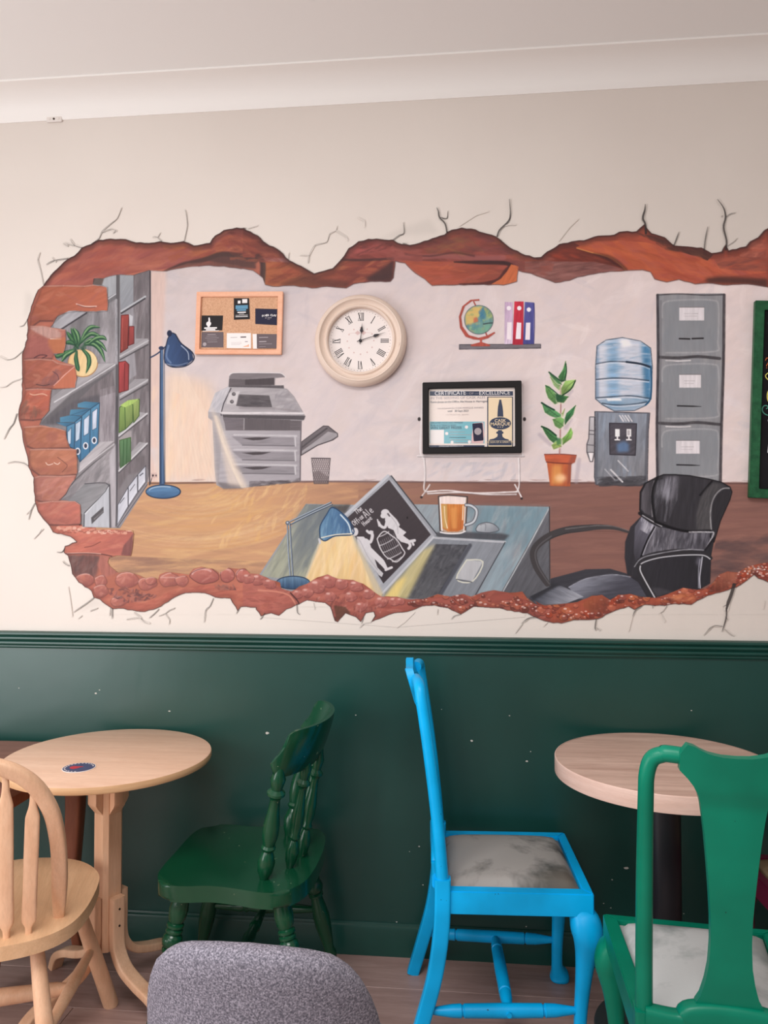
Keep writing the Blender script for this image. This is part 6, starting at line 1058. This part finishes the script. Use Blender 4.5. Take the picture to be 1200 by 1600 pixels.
def windsor_chair():
    t = thing('hoop_back_chair', 'pale pine hoop-back chair with flat arrow slats beside the round pine table', 'chair', (-1.20, -.70, 0), math.radians(20)); m = MT['pine']
    half = [(0, .325), (.10, .305), (.175, .255), (.224, .17), (.232, .08), (.216, -.05), (.180, -.135), (.11, -.182), (0, -.197)]
    ol = smooth_loop(half + [(-x, y) for x, y in half[-2:0:-1]], 5)
    obj('seat', slab(ol, .405, .440, .009, 3), wood('pale_pine_seat', (212, 168, 128), (230, 190, 150), (12, 1.5, 9), .42, 2.4, .5), t)
    def yh(z): return -.07 - .17 * ((z - .44) / .445)
    hp = [(.155, .437), (.160, .52), (.164, .60), (.162, .68), (.150, .755), (.116, .825), (.062, .870), (0, .885)]; hp = hp + [(-x, z) for x, z in hp[-2::-1]]
    obj('hoop', SW([(x, yh(z), z) for x, z in hp], [(.013, .012)] + [(.0185, .0125)] * (len(hp) - 2) + [(.013, .012)], up=(0, 1, .38), ex=4.5, seg=16, n=6), m, t)
    for u in (-2, -1, 0, 1, 2):
        x0, x1 = u * .0478, u * .058; y0 = -.141 - .014 * (1 - (u / 2) ** 2); zt = .872 - .0115 * u * u * 1.35
        P, S = [], []
        for f, w in ((0, .0075), (.05, .0085), (.085, .0155), (.12, .017), (.30, .0165), (.55, .0168), (.78, .0165), (.83, .015), (.90, .0085), (1, .007)):
            P.append((x0 + (x1 - x0) * f, y0 + (yh(zt) - y0) * f, .438 + (zt - .438) * f)); S.append((w, .0065))
        obj('slat', SW(P, S, up=(0, 1, .2), ex=4, seg=14, n=3), m, t)
    lp = [(0, .016), (.25, .019), (.55, .0215), (.97, .0225), (1, .021)]
    L4 = [((.15, .17), (.255, .268)), ((-.15, .17), (-.255, .268)), ((.105, -.10), (.175, -.225)), ((-.105, -.10), (-.175, -.225))]
    pt = lambda q, z: (q[0][0] + (q[1][0] - q[0][0]) * (1 - z / .41), q[0][1] + (q[1][1] - q[0][1]) * (1 - z / .41), z)
    for a, b in L4: obj('leg', turned((a[0], a[1], .41), (b[0], b[1], 0), lp), m, t)
    st = [(0, .008), (.08, .0115), (.3, .0155), (.5, .017), (.7, .0155), (.92, .0115), (1, .008)]
    for f, r in ((0, 2), (1, 3)): obj('stretcher', turned(pt(L4[f], .20), pt(L4[r], .20), st), m, t)
    a = (Vector(pt(L4[0], .20)) + Vector(pt(L4[2], .20))) / 2; b = (Vector(pt(L4[1], .20)) + Vector(pt(L4[3], .20))) / 2
    obj('stretcher', turned(a, b, [(0, .009), (.10, .018), (.5, .022), (.90, .018), (1, .009)]), m, t); return t
windsor_chair()

def pine_table():
    t = thing('round_pine_table', 'round pale pine pedestal table with four curved bentwood legs', 'table', (-1.082, -.327, 0)); m = MT['pine']; R_ = .309
    top = lathe([(0, .740), (R_ - .006, .740), (R_ - .0015, .738), (R_, .734), (R_, .722), (R_ - .002, .718), (R_ - .007, .716), (0, .716)], 96); ob = obj('tabletop', top, MT['pine_top'], t, angle=30)
    ob.data.materials.append(MT['pine_edge'])
    for p in ob.data.polygons:
        if abs(p.normal.z) < .8: p.material_index = 1
    c = .034; post = [(c, -c + .012), (c, c - .012), (c - .012, c), (-c + .012, c), (-c, c - .012), (-c, -c + .012), (-c + .012, -c), (c - .012, -c)]
    a0 = math.radians(60); rot = lambda x, y, a: (x * math.cos(a) - y * math.sin(a), x * math.sin(a) + y * math.cos(a))
    obj('post', slab([rot(x, y, a0) for x, y in post], .155, .716, .002, 2), m, t)
    for k in range(4):
        a = a0 + k * math.pi / 2; d = Vector((math.cos(a), math.sin(a), 0)); s = Vector((-d.y, d.x, 0))
        P = [d * r + Vector((0, 0, z)) for r, z in ((.047, .318), (.047, .25), (.047, .20), (.056, .155), (.090, .115), (.150, .090), (.215, .072), (.262, .045), (.282, .002))]
        leg = obj('leg', SW(P, [(.021, .0125)] * len(P), up=d + Vector((0, 0, .9)), ex=7, seg=16, n=5), m, t)
        for z in (.235, .285):
            q = d * .0592 + Vector((0, 0, z)); bm = turned(q, q + d * .0015, [(0, .0035), (1, .0032)], 12); obj('screw', bm, MT['screw'], leg)
        bm = bmesh.new(); w = .0205; prof = [(.034, .566), (.052, .590), (.059, .600), (.059, .715), (.034, .715)]
        A = [bm.verts.new(d * r + s * w + Vector((0, 0, z))) for r, z in prof]; Bq = [bm.verts.new(d * r - s * w + Vector((0, 0, z))) for r, z in prof]
        bm.faces.new(A); bm.faces.new(Bq[::-1])
        for i in range(5): bm.faces.new((A[i], A[(i + 1) % 5], Bq[(i + 1) % 5], Bq[i]))
        bmesh.ops.bevel(bm, geom=list(bm.edges), offset=.0015, segments=1, affect='EDGES'); br = obj('bracket', bm, m, t)
        q = d * .059 + Vector((0, 0, .642)); obj('screw', turned(q, q + d * .0015, [(0, .004), (1, .0036)], 12), MT['screw'], br)
    return t
pine_table()
def badge():
    t = thing('beer_mat', 'round blue and red badge-printed mat lying on the pine table', 'coaster', (-1.107, -.467, .7402)); a = math.radians(-25)
    obj('disc', lathe([(0, 0), (.046, 0), (.0465, .0008), (.046, .0016), (0, .0016)], 48), MT['card_white'], t, angle=30)
    obj('printed_ring', lathe([(.0215, .0017), (.0445, .0017)], 48), MT['badge_blue'], t, smooth=False)
    bm = bmesh.new()
    for k in range(18):
        th = math.tau * k / 24 + .4; r0, r1 = .037, .041
        bm.faces.new([bm.verts.new((r * math.cos(q), r * math.sin(q), .0019)) for r, q in ((r0, th), (r1, th), (r1, th + .14), (r0, th + .14))])
    obj('printed_letters', bm, MT['card_white'], t, smooth=False)
    obj('printed_centre', lathe([(0, .0018), (.033, .0018)], 40), MT['badge_blue'], t, smooth=False)
    bm = bmesh.new(); bm.faces.new([bm.verts.new((x * .001, y * .001, .0020)) for x, y in ((-26, -4), (-20, -14), (-8, -18), (0, -10), (4, 0), (12, 6), (4, 10), (-8, 8), (-18, 10), (-26, 4))]); obj('printed_figure', bm, MT['badge_red'], t, smooth=False)
badge()
def laminate_table():
    t = thing('round_laminate_table', 'round grey-brown laminate table with thick pale edge on a black post', 'table', (.577, -.332, 0)); R_ = .303
    obj('tabletop', lathe([(0, .7701), (R_ - .001, .7701), (R_ - .001, .726), (0, .726)], 96), MT['laminate'], t, angle=30)
    obj('edge_band', lathe([(R_ - .0012, .7712), (R_ + .001, .7712), (R_ + .0018, .770), (R_ + .0018, .727), (R_ + .001, .7256), (R_ - .0012, .7256)], 96), MT['laminate_edge'], t, angle=30)
    obj('mounting_plate', lathe([(0, .7255), (.11, .7255), (.11, .719), (0, .719)], 32), MT['black_metal'], t, angle=30)
    obj('post', lathe([(.046, .72), (.046, .02), (.06, .018), (.06, .014)], 40), MT['black_metal'], t, angle=30)
    obj('base', lathe([(0, .020), (.10, .018), (.185, .011), (.196, .008), (.198, .0), (0, 0)], 64), MT['steel'], t, angle=30); return t
laminate_table()
def brown_table():
    t = thing('brown_wooden_table', 'red-brown wooden table half hidden behind the round pine table', 'table', (-1.53, -.33, 0)); m = MT['mahogany']
    obj('tabletop', slab(smooth_loop([(-.24, -.26), (-.10, -.275), (.10, -.275), (.24, -.26), (.262, -.10), (.262, .10), (.24, .26), (.10, .275), (-.10, .275), (-.24, .26), (-.262, .10), (-.262, -.10)], 4), .672, .694, .005), MT['brown_top'], t)
    for (x0, x1, y0, y1) in ((-.21, .21, -.225, -.207), (-.21, .21, .207, .225), (-.225, -.207, -.21, .21), (.207, .225, -.21, .21)): obj('apron', B(x0, x1, y0, y1, .618, .672, .002), m, t)
    for (lx, ly, sx, sy) in ((.232, .200, 1, 1), (.095, -.010, -.3, -1), (-.232, .200, -1, 1), (-.19, -.05, -1, -1)):
        if 1:
            q = [(.670, .0, .026), (.60, .008, .030), (.52, .010, .028), (.40, .004, .025), (.25, -.002, .020), (.12, .008, .016), (.03, .03, .015), (0, .042, .016)]
            obj('leg', SW([(lx + sx * o * .5, ly + sy * o * .5, z) for z, o, r in q], [(r, r) for z, o, r in q], up=(0, 1, 0), ex=5, seg=16, n=4), m, t)
brown_table()
def grey_chair():
    t = thing('upholstered_tub_chair', 'grey tweed upholstered chair seen from behind at the near edge', 'chair', (-.310, -1.25, 0), math.radians(-2)); m = MT['tweed']
    NU, prof = 56, 10; rings = []; bm = bmesh.new()
    for i in range(NU + 1):
        u = i / NU * 2 - 1; a = abs(u)
        th = math.radians(112) * u; ex = 2.3; cx = math.copysign(abs(math.sin(th)) ** (2 / ex), th); cy = math.cos(th); cy = math.copysign(abs(cy) ** (2 / ex), cy)
        X, Y = .211 * cx, -.205 * cy
        top = float(np.interp(a, [0, .10, .20, .28, .35, .41, .47, .53, .60, 1], [.814, .811, .803, .791, .770, .738, .68, .60, .52, .49])); low = .40
        n = Vector((cx, -cy * 1.0, 0)).normalized(); T = .024; ring = []
        for s_, z in ((1, low), (1, low + .08), (1, (low + top) / 2), (1, top - .05), (1, top - .018), (.75, top - .005), (.3, top), (-.3, top), (-.75, top - .005), (-1, top - .018), (-1, top - .05), (-1, (low + top) / 2), (-1, low + .08), (-1, low)):
            f = (z - low) / .42; belly = 1 - .10 * (1 - f) ** 2; o = n * T * s_
            ring.append(bm.verts.new((X * belly * (1 + .02 * f) + o.x, Y * belly - .035 * f * max(0, cy) + o.y, z)))
        rings.append(ring)
    for r0, r1 in zip(rings, rings[1:]):
        for k in range(len(r0)): bm.faces.new((r0[k], r0[(k + 1) % len(r0)], r1[(k + 1) % len(r0)], r1[k]))
    bm.faces.new(rings[0]); bm.faces.new(rings[-1][::-1]); obj('backrest', bm, m, t, angle=75)
    bm = slab(smooth_loop([(0, -.19), (.12, -.18), (.17, -.10), (.175, .05), (.165, .15), (.11, .185), (0, .19), (-.11, .185), (-.165, .15), (-.175, .05), (-.17, -.10), (-.12, -.18)], 4), .36, .47, .028, 4); obj('seat', bm, m, t, angle=60)
    for sx in (-1, 1):
        for sy in (-1, 1): obj('leg', turned((sx * .12, sy * .12, .37), (sx * .19, sy * .19, 0), [(0, .018), (1, .010)]), MT['dark_wood_leg'], t)
grey_chair()

# ---------------------------------------------------------------- things hanging on the wall
def wp(u, v, y=0.0): X, Z = wall_point(u, v); return Vector((X, y, Z))
def flatshape(name, P, y, m, parent, t=0.0): return obj(name, plate(P, t, y=y), m, parent, smooth=False)
def text(body, x, z, size, m, parent, y, align='LEFT', name='lettering', sx=1.0, rot=0, space=1.0, bold=0):
    cu = bpy.data.curves.new(name, 'FONT'); cu.body = body; cu.size = size; cu.align_x = align; cu.align_y = 'CENTER'; cu.materials.append(m); cu.space_character = space; cu.offset = bold; cu.resolution_u = 3
    tmp = bpy.data.objects.new(name, cu); me = bpy.data.meshes.new_from_object(tmp); bpy.data.objects.remove(tmp); bpy.data.curves.remove(cu); me.name = name
    o = bpy.data.objects.new(name, me); C.objects.link(o); o.parent = parent; o.location = (x, y, z); o.rotation_euler = (math.pi / 2, -rot, 0); o.scale = (sx, 1, 1); return o
def rect(x0, x1, z0, z1): return [(x0, z0), (x1, z0), (x1, z1), (x0, z1)]
def frame_bm(x0, x1, z0, z1, w, d, bev=.0015):
    """mitred picture frame, hung with its back on y = 0"""
    bm = bmesh.new(); o = [(x0, z0), (x1, z0), (x1, z1), (x0, z1)]; i_ = [(x0 + w, z0 + w), (x1 - w, z0 + w), (x1 - w, z1 - w), (x0 + w, z1 - w)]
    V = {}
    for k in range(4):
        for nm, q in (('o', o), ('i', i_)):
            for y in (0, -d): V[nm, k, y] = bm.verts.new((q[k][0], y, q[k][1]))
    for k in range(4):
        j = (k + 1) % 4
        bm.faces.new((V['o', k, -d], V['o', j, -d], V['i', j, -d], V['i', k, -d])); bm.faces.new((V['o', k, 0], V['o', j, 0], V['i', j, 0], V['i', k, 0]))
        bm.faces.new((V['o', k, 0], V['o', j, 0], V['o', j, -d], V['o', k, -d])); bm.faces.new((V['i', k, 0], V['i', j, 0], V['i', j, -d], V['i', k, -d]))
    mit = {frozenset((V['o', k, y], V['i', k, y])) for k in range(4) for y in (0, -d)}
    bmesh.ops.bevel(bm, geom=[e for e in bm.edges if frozenset(e.verts) not in mit], offset=bev, segments=2, affect='EDGES'); return bm
def clock():
    c = wp(562.5, 534.5); t = thing('wall_clock', 'round cream distressed wall clock with Roman numerals', 'clock', (c.x + .004, -.004, c.z)); k = 1.0
    rim = lathe([(.112, -.030), (.1155, -.034), (.1185, -.0345), (.1215, -.0315), (.124, -.028), (.130, -.0300), (.137, -.036), (.1395, -.040), (.1425, -.0405), (.1445, -.038), (.148, -.036), (.153, -.031), (.1575, -.022), (.159, -.012), (.157, -.002), (.150, .003), (.112, .003)], 96, 'Y')
    obj('rim', rim, MT['clock'], t, angle=35); obj('dial', lathe([(0, -.012), (.114, -.012)], 72, 'Y'), MT['dial'], t, smooth=False)
    obj('bezel', lathe([(.1115, -.012), (.1115, -.031), (.1145, -.0335), (.1165, -.032)], 72, 'Y'), MT['clock'], t)
    tilt = math.radians(-2.0)
    def pol(r, a): return (r * math.sin(a), r * math.cos(a))
    def bar(bm, cx, cz, a, x0, z0, x1, z1, w, y=-.0124):
        p0, p1 = Vector((x0, z0)), Vector((x1, z1)); d = (p1 - p0).normalized(); n = Vector((-d.y, d.x)) * w / 2; V = []
        for p in (p0 + n, p1 + n, p1 - n, p0 - n):
            X = p.x * math.cos(a) + p.y * math.sin(a); Z = -p.x * math.sin(a) + p.y * math.cos(a); V.append(bm.verts.new((cx + X, y, cz + Z)))
        bm.faces.new(V)
    NUM = {12: 'XII', 1: 'I', 2: 'II', 3: 'III', 4: 'IIII', 5: 'V', 6: 'VI', 7: 'VII', 8: 'VIII', 9: 'IX', 10: 'X', 11: 'XI'}; wd = {'I': .0052, 'V': .0115, 'X': .0115}; h = .0132
    for n, s in NUM.items():
        a = math.tau * n / 12 - tilt * 0 + math.radians(1); cx, cz = pol(.0835, a); bm = bmesh.new(); W = sum(wd[q] for q in s); x = -W / 2
        for q in s:
            w = wd[q]; m_ = x + w / 2
            if q == 'I': bar(bm, cx, cz, a, m_, -h, m_, h, .0025)
            if q == 'V': bar(bm, cx, cz, a, m_ - .004, h, m_, -h, .0028); bar(bm, cx, cz, a, m_ + .004, h, m_, -h, .0011)
            if q == 'X': bar(bm, cx, cz, a, m_ - .004, h, m_ + .004, -h, .0028); bar(bm, cx, cz, a, m_ + .004, h, m_ - .004, -h, .0011)
            for z in ((h, -h) if q != 'V' else (h,)): bar(bm, cx, cz, a, x + .0004, z, x + w - .0004, z, .0011)
            x += w
        obj('numeral', bm, MT['ink'], t, smooth=False)
    bm = bmesh.new()
    for i in range(60): a = math.tau * i / 60; bar(bm, *pol(.103, a), a, 0, -.0014, 0, .0014, .0016 if i % 5 == 0 else .0008)
    o = obj('minute_marks', bm, MT['ink'], t, smooth=False); o['kind'] = 'stuff'
    bm = bmesh.new()
    for i in range(12):
        a = math.tau * i / 12; cx, cz = pol(.046, a); bm.faces.new([bm.verts.new((cx + .0028 * math.cos(q), -.0122, cz + .0028 * math.sin(q))) for q in [math.tau * j / 8 for j in range(8)]])
    for P in ([(-.020, .028), (-.010, .036), (0, .028), (-.010, .020)], [(.020, .028), (.010, .036), (0, .028), (.010, .020)], [(-.040, .0275), (-.020, .0285), (-.020, .0275), (-.040, .0265)], [(.040, .0275), (.020, .0285), (.020, .0275), (.040, .0265)]): bm.faces.new([bm.verts.new((x, -.0122, z)) for x, z in P])
    obj('dial_print', bm, MT['dial_print'], t, smooth=False)
    def hand(name, a, L_, y, blob):
        P = [(-.0012, -.012), (-.0008, L_ * blob - .010), (-.0055, L_ * blob - .003), (-.0035, L_ * blob + .006), (-.0008, L_ * blob + .013), (0, L_), (.0008, L_ * blob + .013), (.0035, L_ * blob + .006), (.0055, L_ * blob - .003), (.0008, L_ * blob - .010), (.0012, -.012)]
        Q_ = [(x * math.cos(a) + z * math.sin(a), -x * math.sin(a) + z * math.cos(a)) for x, z in P]; return obj(name, plate(Q_, .0012, y=y), MT['ink'], t, smooth=False)
    hand('hour_hand', math.radians(6), .062, -.016, .60); hand('minute_hand', math.radians(73.5), .090, -.019, .62); obj('hand_hub', lathe([(0, -.023), (.004, -.0225), (.0052, -.020), (.0052, -.012)], 24, 'Y'), MT['ink'], t)
    hn = bmesh.new(); sweep(hn, [(-.120, -.018, .052), (-.125, -.030, .056), (-.132, -.032, .060)], [(.004, .004)] * 3, seg=8); obj('hinge', hn, MT['clock'], t)
clock()
def corkboard():
    a, b = wp(308.5, 460), wp(442.5, 553.5); x0, x1, z1, z0 = a.x, b.x, a.z, b.z; t = thing('corkboard', 'small cork noticeboard in an orange pine frame', 'noticeboard', ((x0 + x1) / 2, -.0045, (z0 + z1) / 2)); W, H_ = (x1 - x0) / 2, (z1 - z0) / 2; t.rotation_euler = (0, math.radians(1.5), 0)
    obj('frame', frame_bm(-W, W, -H_, H_, .0175, .013), MT['orange_wood'], t); obj('cork_panel', B(-W + .014, W - .014, -.006, 0, -H_ + .014, H_ - .014), MT['cork'], t, smooth=False)
    def card(label, s, m, tilt=0, z=0, name='business_card'):
        P = [wp(*p) for p in Q('d5', s)]; c = sum(P, Vector()) / len(P); q = thing(name, label, 'card', (c.x, -.0108 - z, c.z), group=None); q.rotation_euler = (0, math.radians(tilt), 0)
        xs = [p.x - c.x for p in P]; zs = [p.z - c.z for p in P]; obj('card_stock', plate([(p.x - c.x, p.z - c.z) for p in P], .0006), MT[m], q, smooth=False); return q, min(xs), max(xs), min(zs), max(zs)
    Y = -.0009
    def bars(q, L_, m, name='printed_lines'):
        bm = bmesh.new()
        for x0, x1, z, h in L_: bm.faces.new([bm.verts.new((x, Y, zz)) for x, zz in rect(x0, x1, z - h / 2, z + h / 2)])
        obj(name, bm, MT[m], q, smooth=False)
    q, a0, a1, b0, b1 = card('black card printed with a white pointing hand, pinned on the corkboard', "135,355 400,355 390,540 130,545", 'card_black')
    flatshape('printed_hand', [(-.012 + x * .001, z * .001) for x, z in ((-1, 19), (3, 20), (5, 14), (5, 4), (9, 1), (8, -6), (4, -11), (4, -14), (-4, -14), (-5, -10), (-9, -5), (-8, 2), (-4, 5), (-1, 6), (-1, 13))], Y, MT['print_white'], q)
    bars(q, [(-.028, .018, -.0175, .0052), (-.022, .012, -.0235, .0040), (-.033, .026, -.0275, .002)], 'print_white')
    q, a0, a1, b0, b1 = card('dark photo card with pale blue lettering, topmost on the corkboard', "535,140 725,140 735,400 535,408", 'card_black')
    bars(q, [(-.022, .022, .0060, .013), (-.018, .016, -.0045, .006)], 'print_blue'); bars(q, [(-.014, -.004, .024, .010), (.002, .020, .027, .014), (-.015, .015, -.0125, .004), (-.022, .022, -.0225, .0012), (-.022, .022, -.0275, .0022), (-.009, .009, -.0185, .001)], 'print_white')
    q, a0, a1, b0, b1 = card('navy card lettered INNER CLAY, pinned at the right of the corkboard', "802,268 1075,275 1070,475 802,460", 'card_navy')
    for i, ch in enumerate('INNER CLAY'):
        f = (i - 4.5) / 4.5; text(ch, .010 + f * .024, .0045 - .0022 * f * f, .0098, MT['print_white'], q, Y, 'CENTER', rot=-f * .10, bold=.0002)
    bars(q, [(-.004, .002, -.0045, .002), (.005, .020, -.0045, .002), (.004, .014, -.0095, .0008)], 'print_grey')
    q, a0, a1, b0, b1 = card('grey card with faint lines, lower left of the corkboard', "135,560 405,560 405,752 128,752", 'card_grey')
    bars(q, [(-.018, .012, .0185, .002), (-.022, .016, .0125, .001), (-.026, .023, .006, .0012), (-.020, .016, -.001, .001), (-.018, .018, -.008, .0012)], 'print_grey'); flatshape('printed_seal', [(-.028 + .0066 * math.cos(k), -.0155 + .0066 * math.sin(k)) for k in [math.tau * i / 20 for i in range(20)]], Y, MT['print_grey'], q)
    q, a0, a1, b0, b1 = card('white card with small print, bottom middle of the corkboard', "448,574 748,574 748,765 446,760", 'card_white')
    bars(q, [(-.030, -.006, .0118, .0016), (-.028, .010, -.006, .0006), (-.028, .010, -.0105, .0008), (-.028, .004, -.0145, .0006), (.022, .032, -.004, .003)], 'print_grey'); bars(q, [(.006, .026, .0122, .0042)], 'card_grey', 'printed_word'); flatshape('printed_corner', [(.014, -.0225), (.036, -.0225), (.036, -.013), (.030, -.017), (.022, -.019)], Y, MT['orange_wood'], q)
    q, a0, a1, b0, b1 = card('grey card with a white edge, lower right of the corkboard', "820,585 1078,588 1074,765 822,765", 'card_grey', z=.0008)
    bars(q, [(-.028, .004, .0135, .0026), (-.028, -.002, -.001, .0036), (-.028, .018, -.0095, .0012), (-.028, -.004, -.0185, .001)], 'print_grey')
    q, a0, a1, b0, b1 = card('blank white card tucked under the grey one at lower right', "768,585 840,585 840,768 775,768", 'card_white')
corkboard()
def certificate():
    a, b = wp(660.5, 599.5), wp(814.5, 708.5); x0, x1, z1, z0 = a.x, b.x, a.z, b.z; W, H_ = (x1 - x0) / 2, (z1 - z0) / 2; t = thing('framed_certificate', 'black framed certificate with dark header and handpump emblem', 'picture', ((x0 + x1) / 2, -.0045, (z0 + z1) / 2))
    obj('frame', frame_bm(-W, W, -H_, H_, .0215, .020, .002), MT['frame_black'], t); obj('mount', B(-W + .018, W - .018, -.006, 0, -H_ + .018, H_ - .018), MT['mount'], t, smooth=False)
    # the printed sheet is laid out in the units of a zoomed crop (650, 590, 6.667 per unit)
    cx, cz = (x0 + x1) / 2, (z0 + z1) / 2
    def U(x, y): p = wp(650 + x / 6.6667, 590 + y / 6.6667); return (p.x - cx, p.z - cz)
    def R(x0, y0, x1, y1, m, y=-.0063, name='printed_panel'): return flatshape(name, [U(x0, y1), U(x1, y1), U(x1, y0), U(x0, y0)], y, MT[m], t)
    def T(s, x, y, h, m, align='LEFT', sx=1, yy=-.0072, **k): u = U(x, y); return text(s, u[0], u[1], h / 6.6667 / 458 * 1.38, MT[m], t, yy, align, sx=sx, **k)
    R(135, 130, 1015, 740, 'paper', name='sheet')
    R(145, 148, 1008, 195, 'print_navy', -.0066); T('CERTIFICATE', 195, 172, 42, 'print_white', sx=.95, bold=.00005); T('\u2014 OF \u2014', 575, 172, 22, 'print_grey', 'CENTER', sx=1.3); T('EXCELLENCE', 655, 170, 40, 'print_white', sx=.98, bold=.00005)
    T('IN THE SERVING OF CASK ALES', 152, 222, 26, 'print_grey', sx=1.12); T('Kevin Jones at the Office Ale House in Harrogate', 152, 262, 22, 'print_navy', sx=.97); T('has achieved the CASK MARQUE AWARD', 225, 327, 19, 'print_grey', sx=1.02); T('until   30 Sept 2023', 330, 355, 22, 'print_navy', sx=.9); T('Cask Marque Trust, signed for', 310, 393, 14, 'print_pale')
    R(145, 463, 712, 690, 'flyer_blue', -.0066, 'flyer'); T('DISCOVER YOUR CASK MARQUE', 155, 478, 17, 'print_navy', sx=.95); T('PUB ALE TRAILS AND', 155, 506, 20, 'print_navy'); T('WIN GREAT PRIZES', 155, 532, 26, 'print_navy', sx=1.02, bold=.0001)
    R(150, 548, 292, 690, 'card_white', -.0069, 'blank_square')
    for i, (x, y, w) in enumerate(((345, 570, 165), (345, 600, 235), (345, 628, 175), (345, 652, 215), (390, 680, 150))): R(x, y - 2, x + w, y + 3, 'print_navy' if i == 2 else 'print_grey', -.0070, 'printed_line')
    for x, y in ((526, 520), (320, 587), (376, 678), (556, 674)): u = U(x, y); flatshape('printed_dot', [(u[0] + .0055 * math.cos(k), u[1] + .0055 * math.sin(k)) for k in [math.tau * i / 18 for i in range(18)]], -.0070, MT['card_white'], t)
    flatshape('printed_hand', [U(*p) for p in ((575, 688), (580, 600), (600, 480), (700, 470), (712, 600), (700, 690))], -.0069, MT['pink'], t); flatshape('printed_phone', [U(*p) for p in ((600, 664), (586, 490), (592, 484), (682, 476), (692, 482), (702, 650), (696, 660), (608, 668))], -.0072, MT['card_navy'], t)
    u = U(644, 565); flatshape('printed_emblem', [(u[0] + .0120 * math.cos(k), u[1] + .0120 * math.sin(k)) for k in [math.tau * i / 22 for i in range(22)]], -.0075, MT['print_grey'], t)
    R(140, 708, 712, 730, 'print_navy', -.0066); T('WWW.CASK-MARQUE.CO.UK', 240, 719, 13, 'print_white', sx=1.05)
    flatshape('emblem_border', [U(*p) for p in ((740, 735), (1008, 735), (1008, 204), (740, 204))], -.0066, MT['print_navy'], t); flatshape('emblem_panel', [U(*p) for p in ((752, 722), (998, 722), (998, 212), (752, 212))], -.0069, MT['paper_cream'], t)
    hp = [(866, 236), (886, 236), (890, 262), (900, 310), (906, 360), (908, 420), (905, 540), (890, 560), (908, 572), (910, 584), (895, 592), (900, 620), (925, 640), (960, 648), (968, 660), (760, 660), (768, 648), (810, 640), (845, 620), (850, 592), (833, 584), (835, 572), (855, 560), (846, 540), (846, 420), (848, 360), (852, 310), (862, 262)]
    flatshape('handpump_emblem', [U(*p) for p in hp], -.0072, MT['print_navy'], t)
    el = lambda rx, ry: [U(876 + rx * math.cos(k), 482 + ry * math.sin(k)) for k in [-math.tau * i / 36 for i in range(36)]]
    flatshape('emblem_oval', el(118, 70), -.0075, MT['paper_cream'], t); flatshape('emblem_oval', el(112, 64), -.0078, MT['print_navy'], t)
    T('CASK', 876, 455, 31, 'paper_cream', 'CENTER', yy=-.0083, sx=1.1, bold=.0001); T('MARQUE', 876, 490, 33, 'paper_cream', 'CENTER', yy=-.0083, sx=1.1, bold=.0001); T('\u2022 \u2022 \u2022', 876, 522, 26, 'paper_cream', 'CENTER', yy=-.0083)
    R(756, 662, 994, 710, 'print_navy', -.0072); T('THE SIGN OF A GREAT PINT', 876, 677, 19, 'paper_cream', 'CENTER', yy=-.0083, sx=.94)
    g = obj('glass', B(-W + .021, W - .021, -.0120, -.0110, -H_ + .021, H_ - .021), MT['glass'], t, smooth=False)
certificate()
def chalkboard():
    p = wp(1171, 631); W, H_ = .30, .322; t = thing('chalkboard', 'black chalkboard in a green frame with coloured chalk writing, cut off at the right', 'chalkboard', (p.x + W, -.008, p.z)); t.rotation_euler = (0, math.radians(2.4), 0)
    obj('frame', frame_bm(-W, W, -H_, H_, .030, .018), MT['frame_green'], t); obj('slate_panel', B(-W + .026, W - .026, -.008, 0, -H_ + .026, H_ - .026), MT['slate'], t, smooth=False)
    cs, sn = math.cos(math.radians(2.4)), math.sin(math.radians(2.4))
    def ch(name, P, w, m, dx=0):
        pts = []
        for u, v in P:
            q = wp(u, v); X, Z = q.x - t.location.x + dx, q.z - t.location.z; pts.append((X * cs - Z * sn, -.0082, X * sn + Z * cs))
        bm = bmesh.new(); sweep(bm, pts, [(w, .0004)] * len(pts), up=(0, 1, 0), seg=6, n=4); obj(name, bm, MT[m], t, smooth=False)
    ch('chalk_mark', [(1206, 500), (1199, 503), (1198, 509), (1204, 512), (1202, 516)], .0016, 'chalk_teal')
    ch('chalk_question_mark', [(1193, 565), (1195, 561), (1199, 563), (1197, 569), (1195, 572), (1195, 574)], .0014, 'chalk_orange'); ch('chalk_question_mark', [(1194.6, 576), (1195.2, 577)], .0016, 'chalk_orange')
    ch('chalk_ring', [(1206, 584), (1198, 584), (1193, 589), (1198, 595), (1206, 594)], .0018, 'chalk_yellow'); ch('chalk_ring', [(1205, 586), (1199, 588), (1199, 592), (1205, 592)], .0012, 'chalk_blue')
    ch('chalk_curve', [(1208, 606), (1200, 609), (1196, 617), (1197, 627), (1203, 634), (1212, 636)], .0020, 'chalk_yellow'); ch('chalk_swirl', [(1194, 640), (1197, 638), (1195, 635), (1190, 636), (1188, 642), (1192, 648), (1200, 650), (1212, 646)], .0018, 'chalk_teal')
    ch('chalk_letter', [(1197, 657), (1200, 666), (1204, 657)], .0012, 'chalk_white'); ch('chalk_letter', [(1198, 694), (1197, 704), (1197, 708), (1203, 707)], .0014, 'chalk_white')
chalkboard()
def fitting():
    p = wp(86, 187.5); t = thing('wall_fitting', 'small white oval plastic fixing plate just under the coving', 'fixing plate', (p.x, 0, p.z))
    bm = bmesh.new(); box(bm, -.030, .030, -.008, 0, -.0105, .0105, .005, 3); obj('plate', bm, MT['plastic'], t); 
    for x in (-.017, .0, .017): obj('screw', lathe([(0, -.010), (.0035, -.0095), (.0042, -.0075)], 14, 'Y', (x, 0, 0)), MT['plastic'] if x else MT['screw'], t)
fitting()
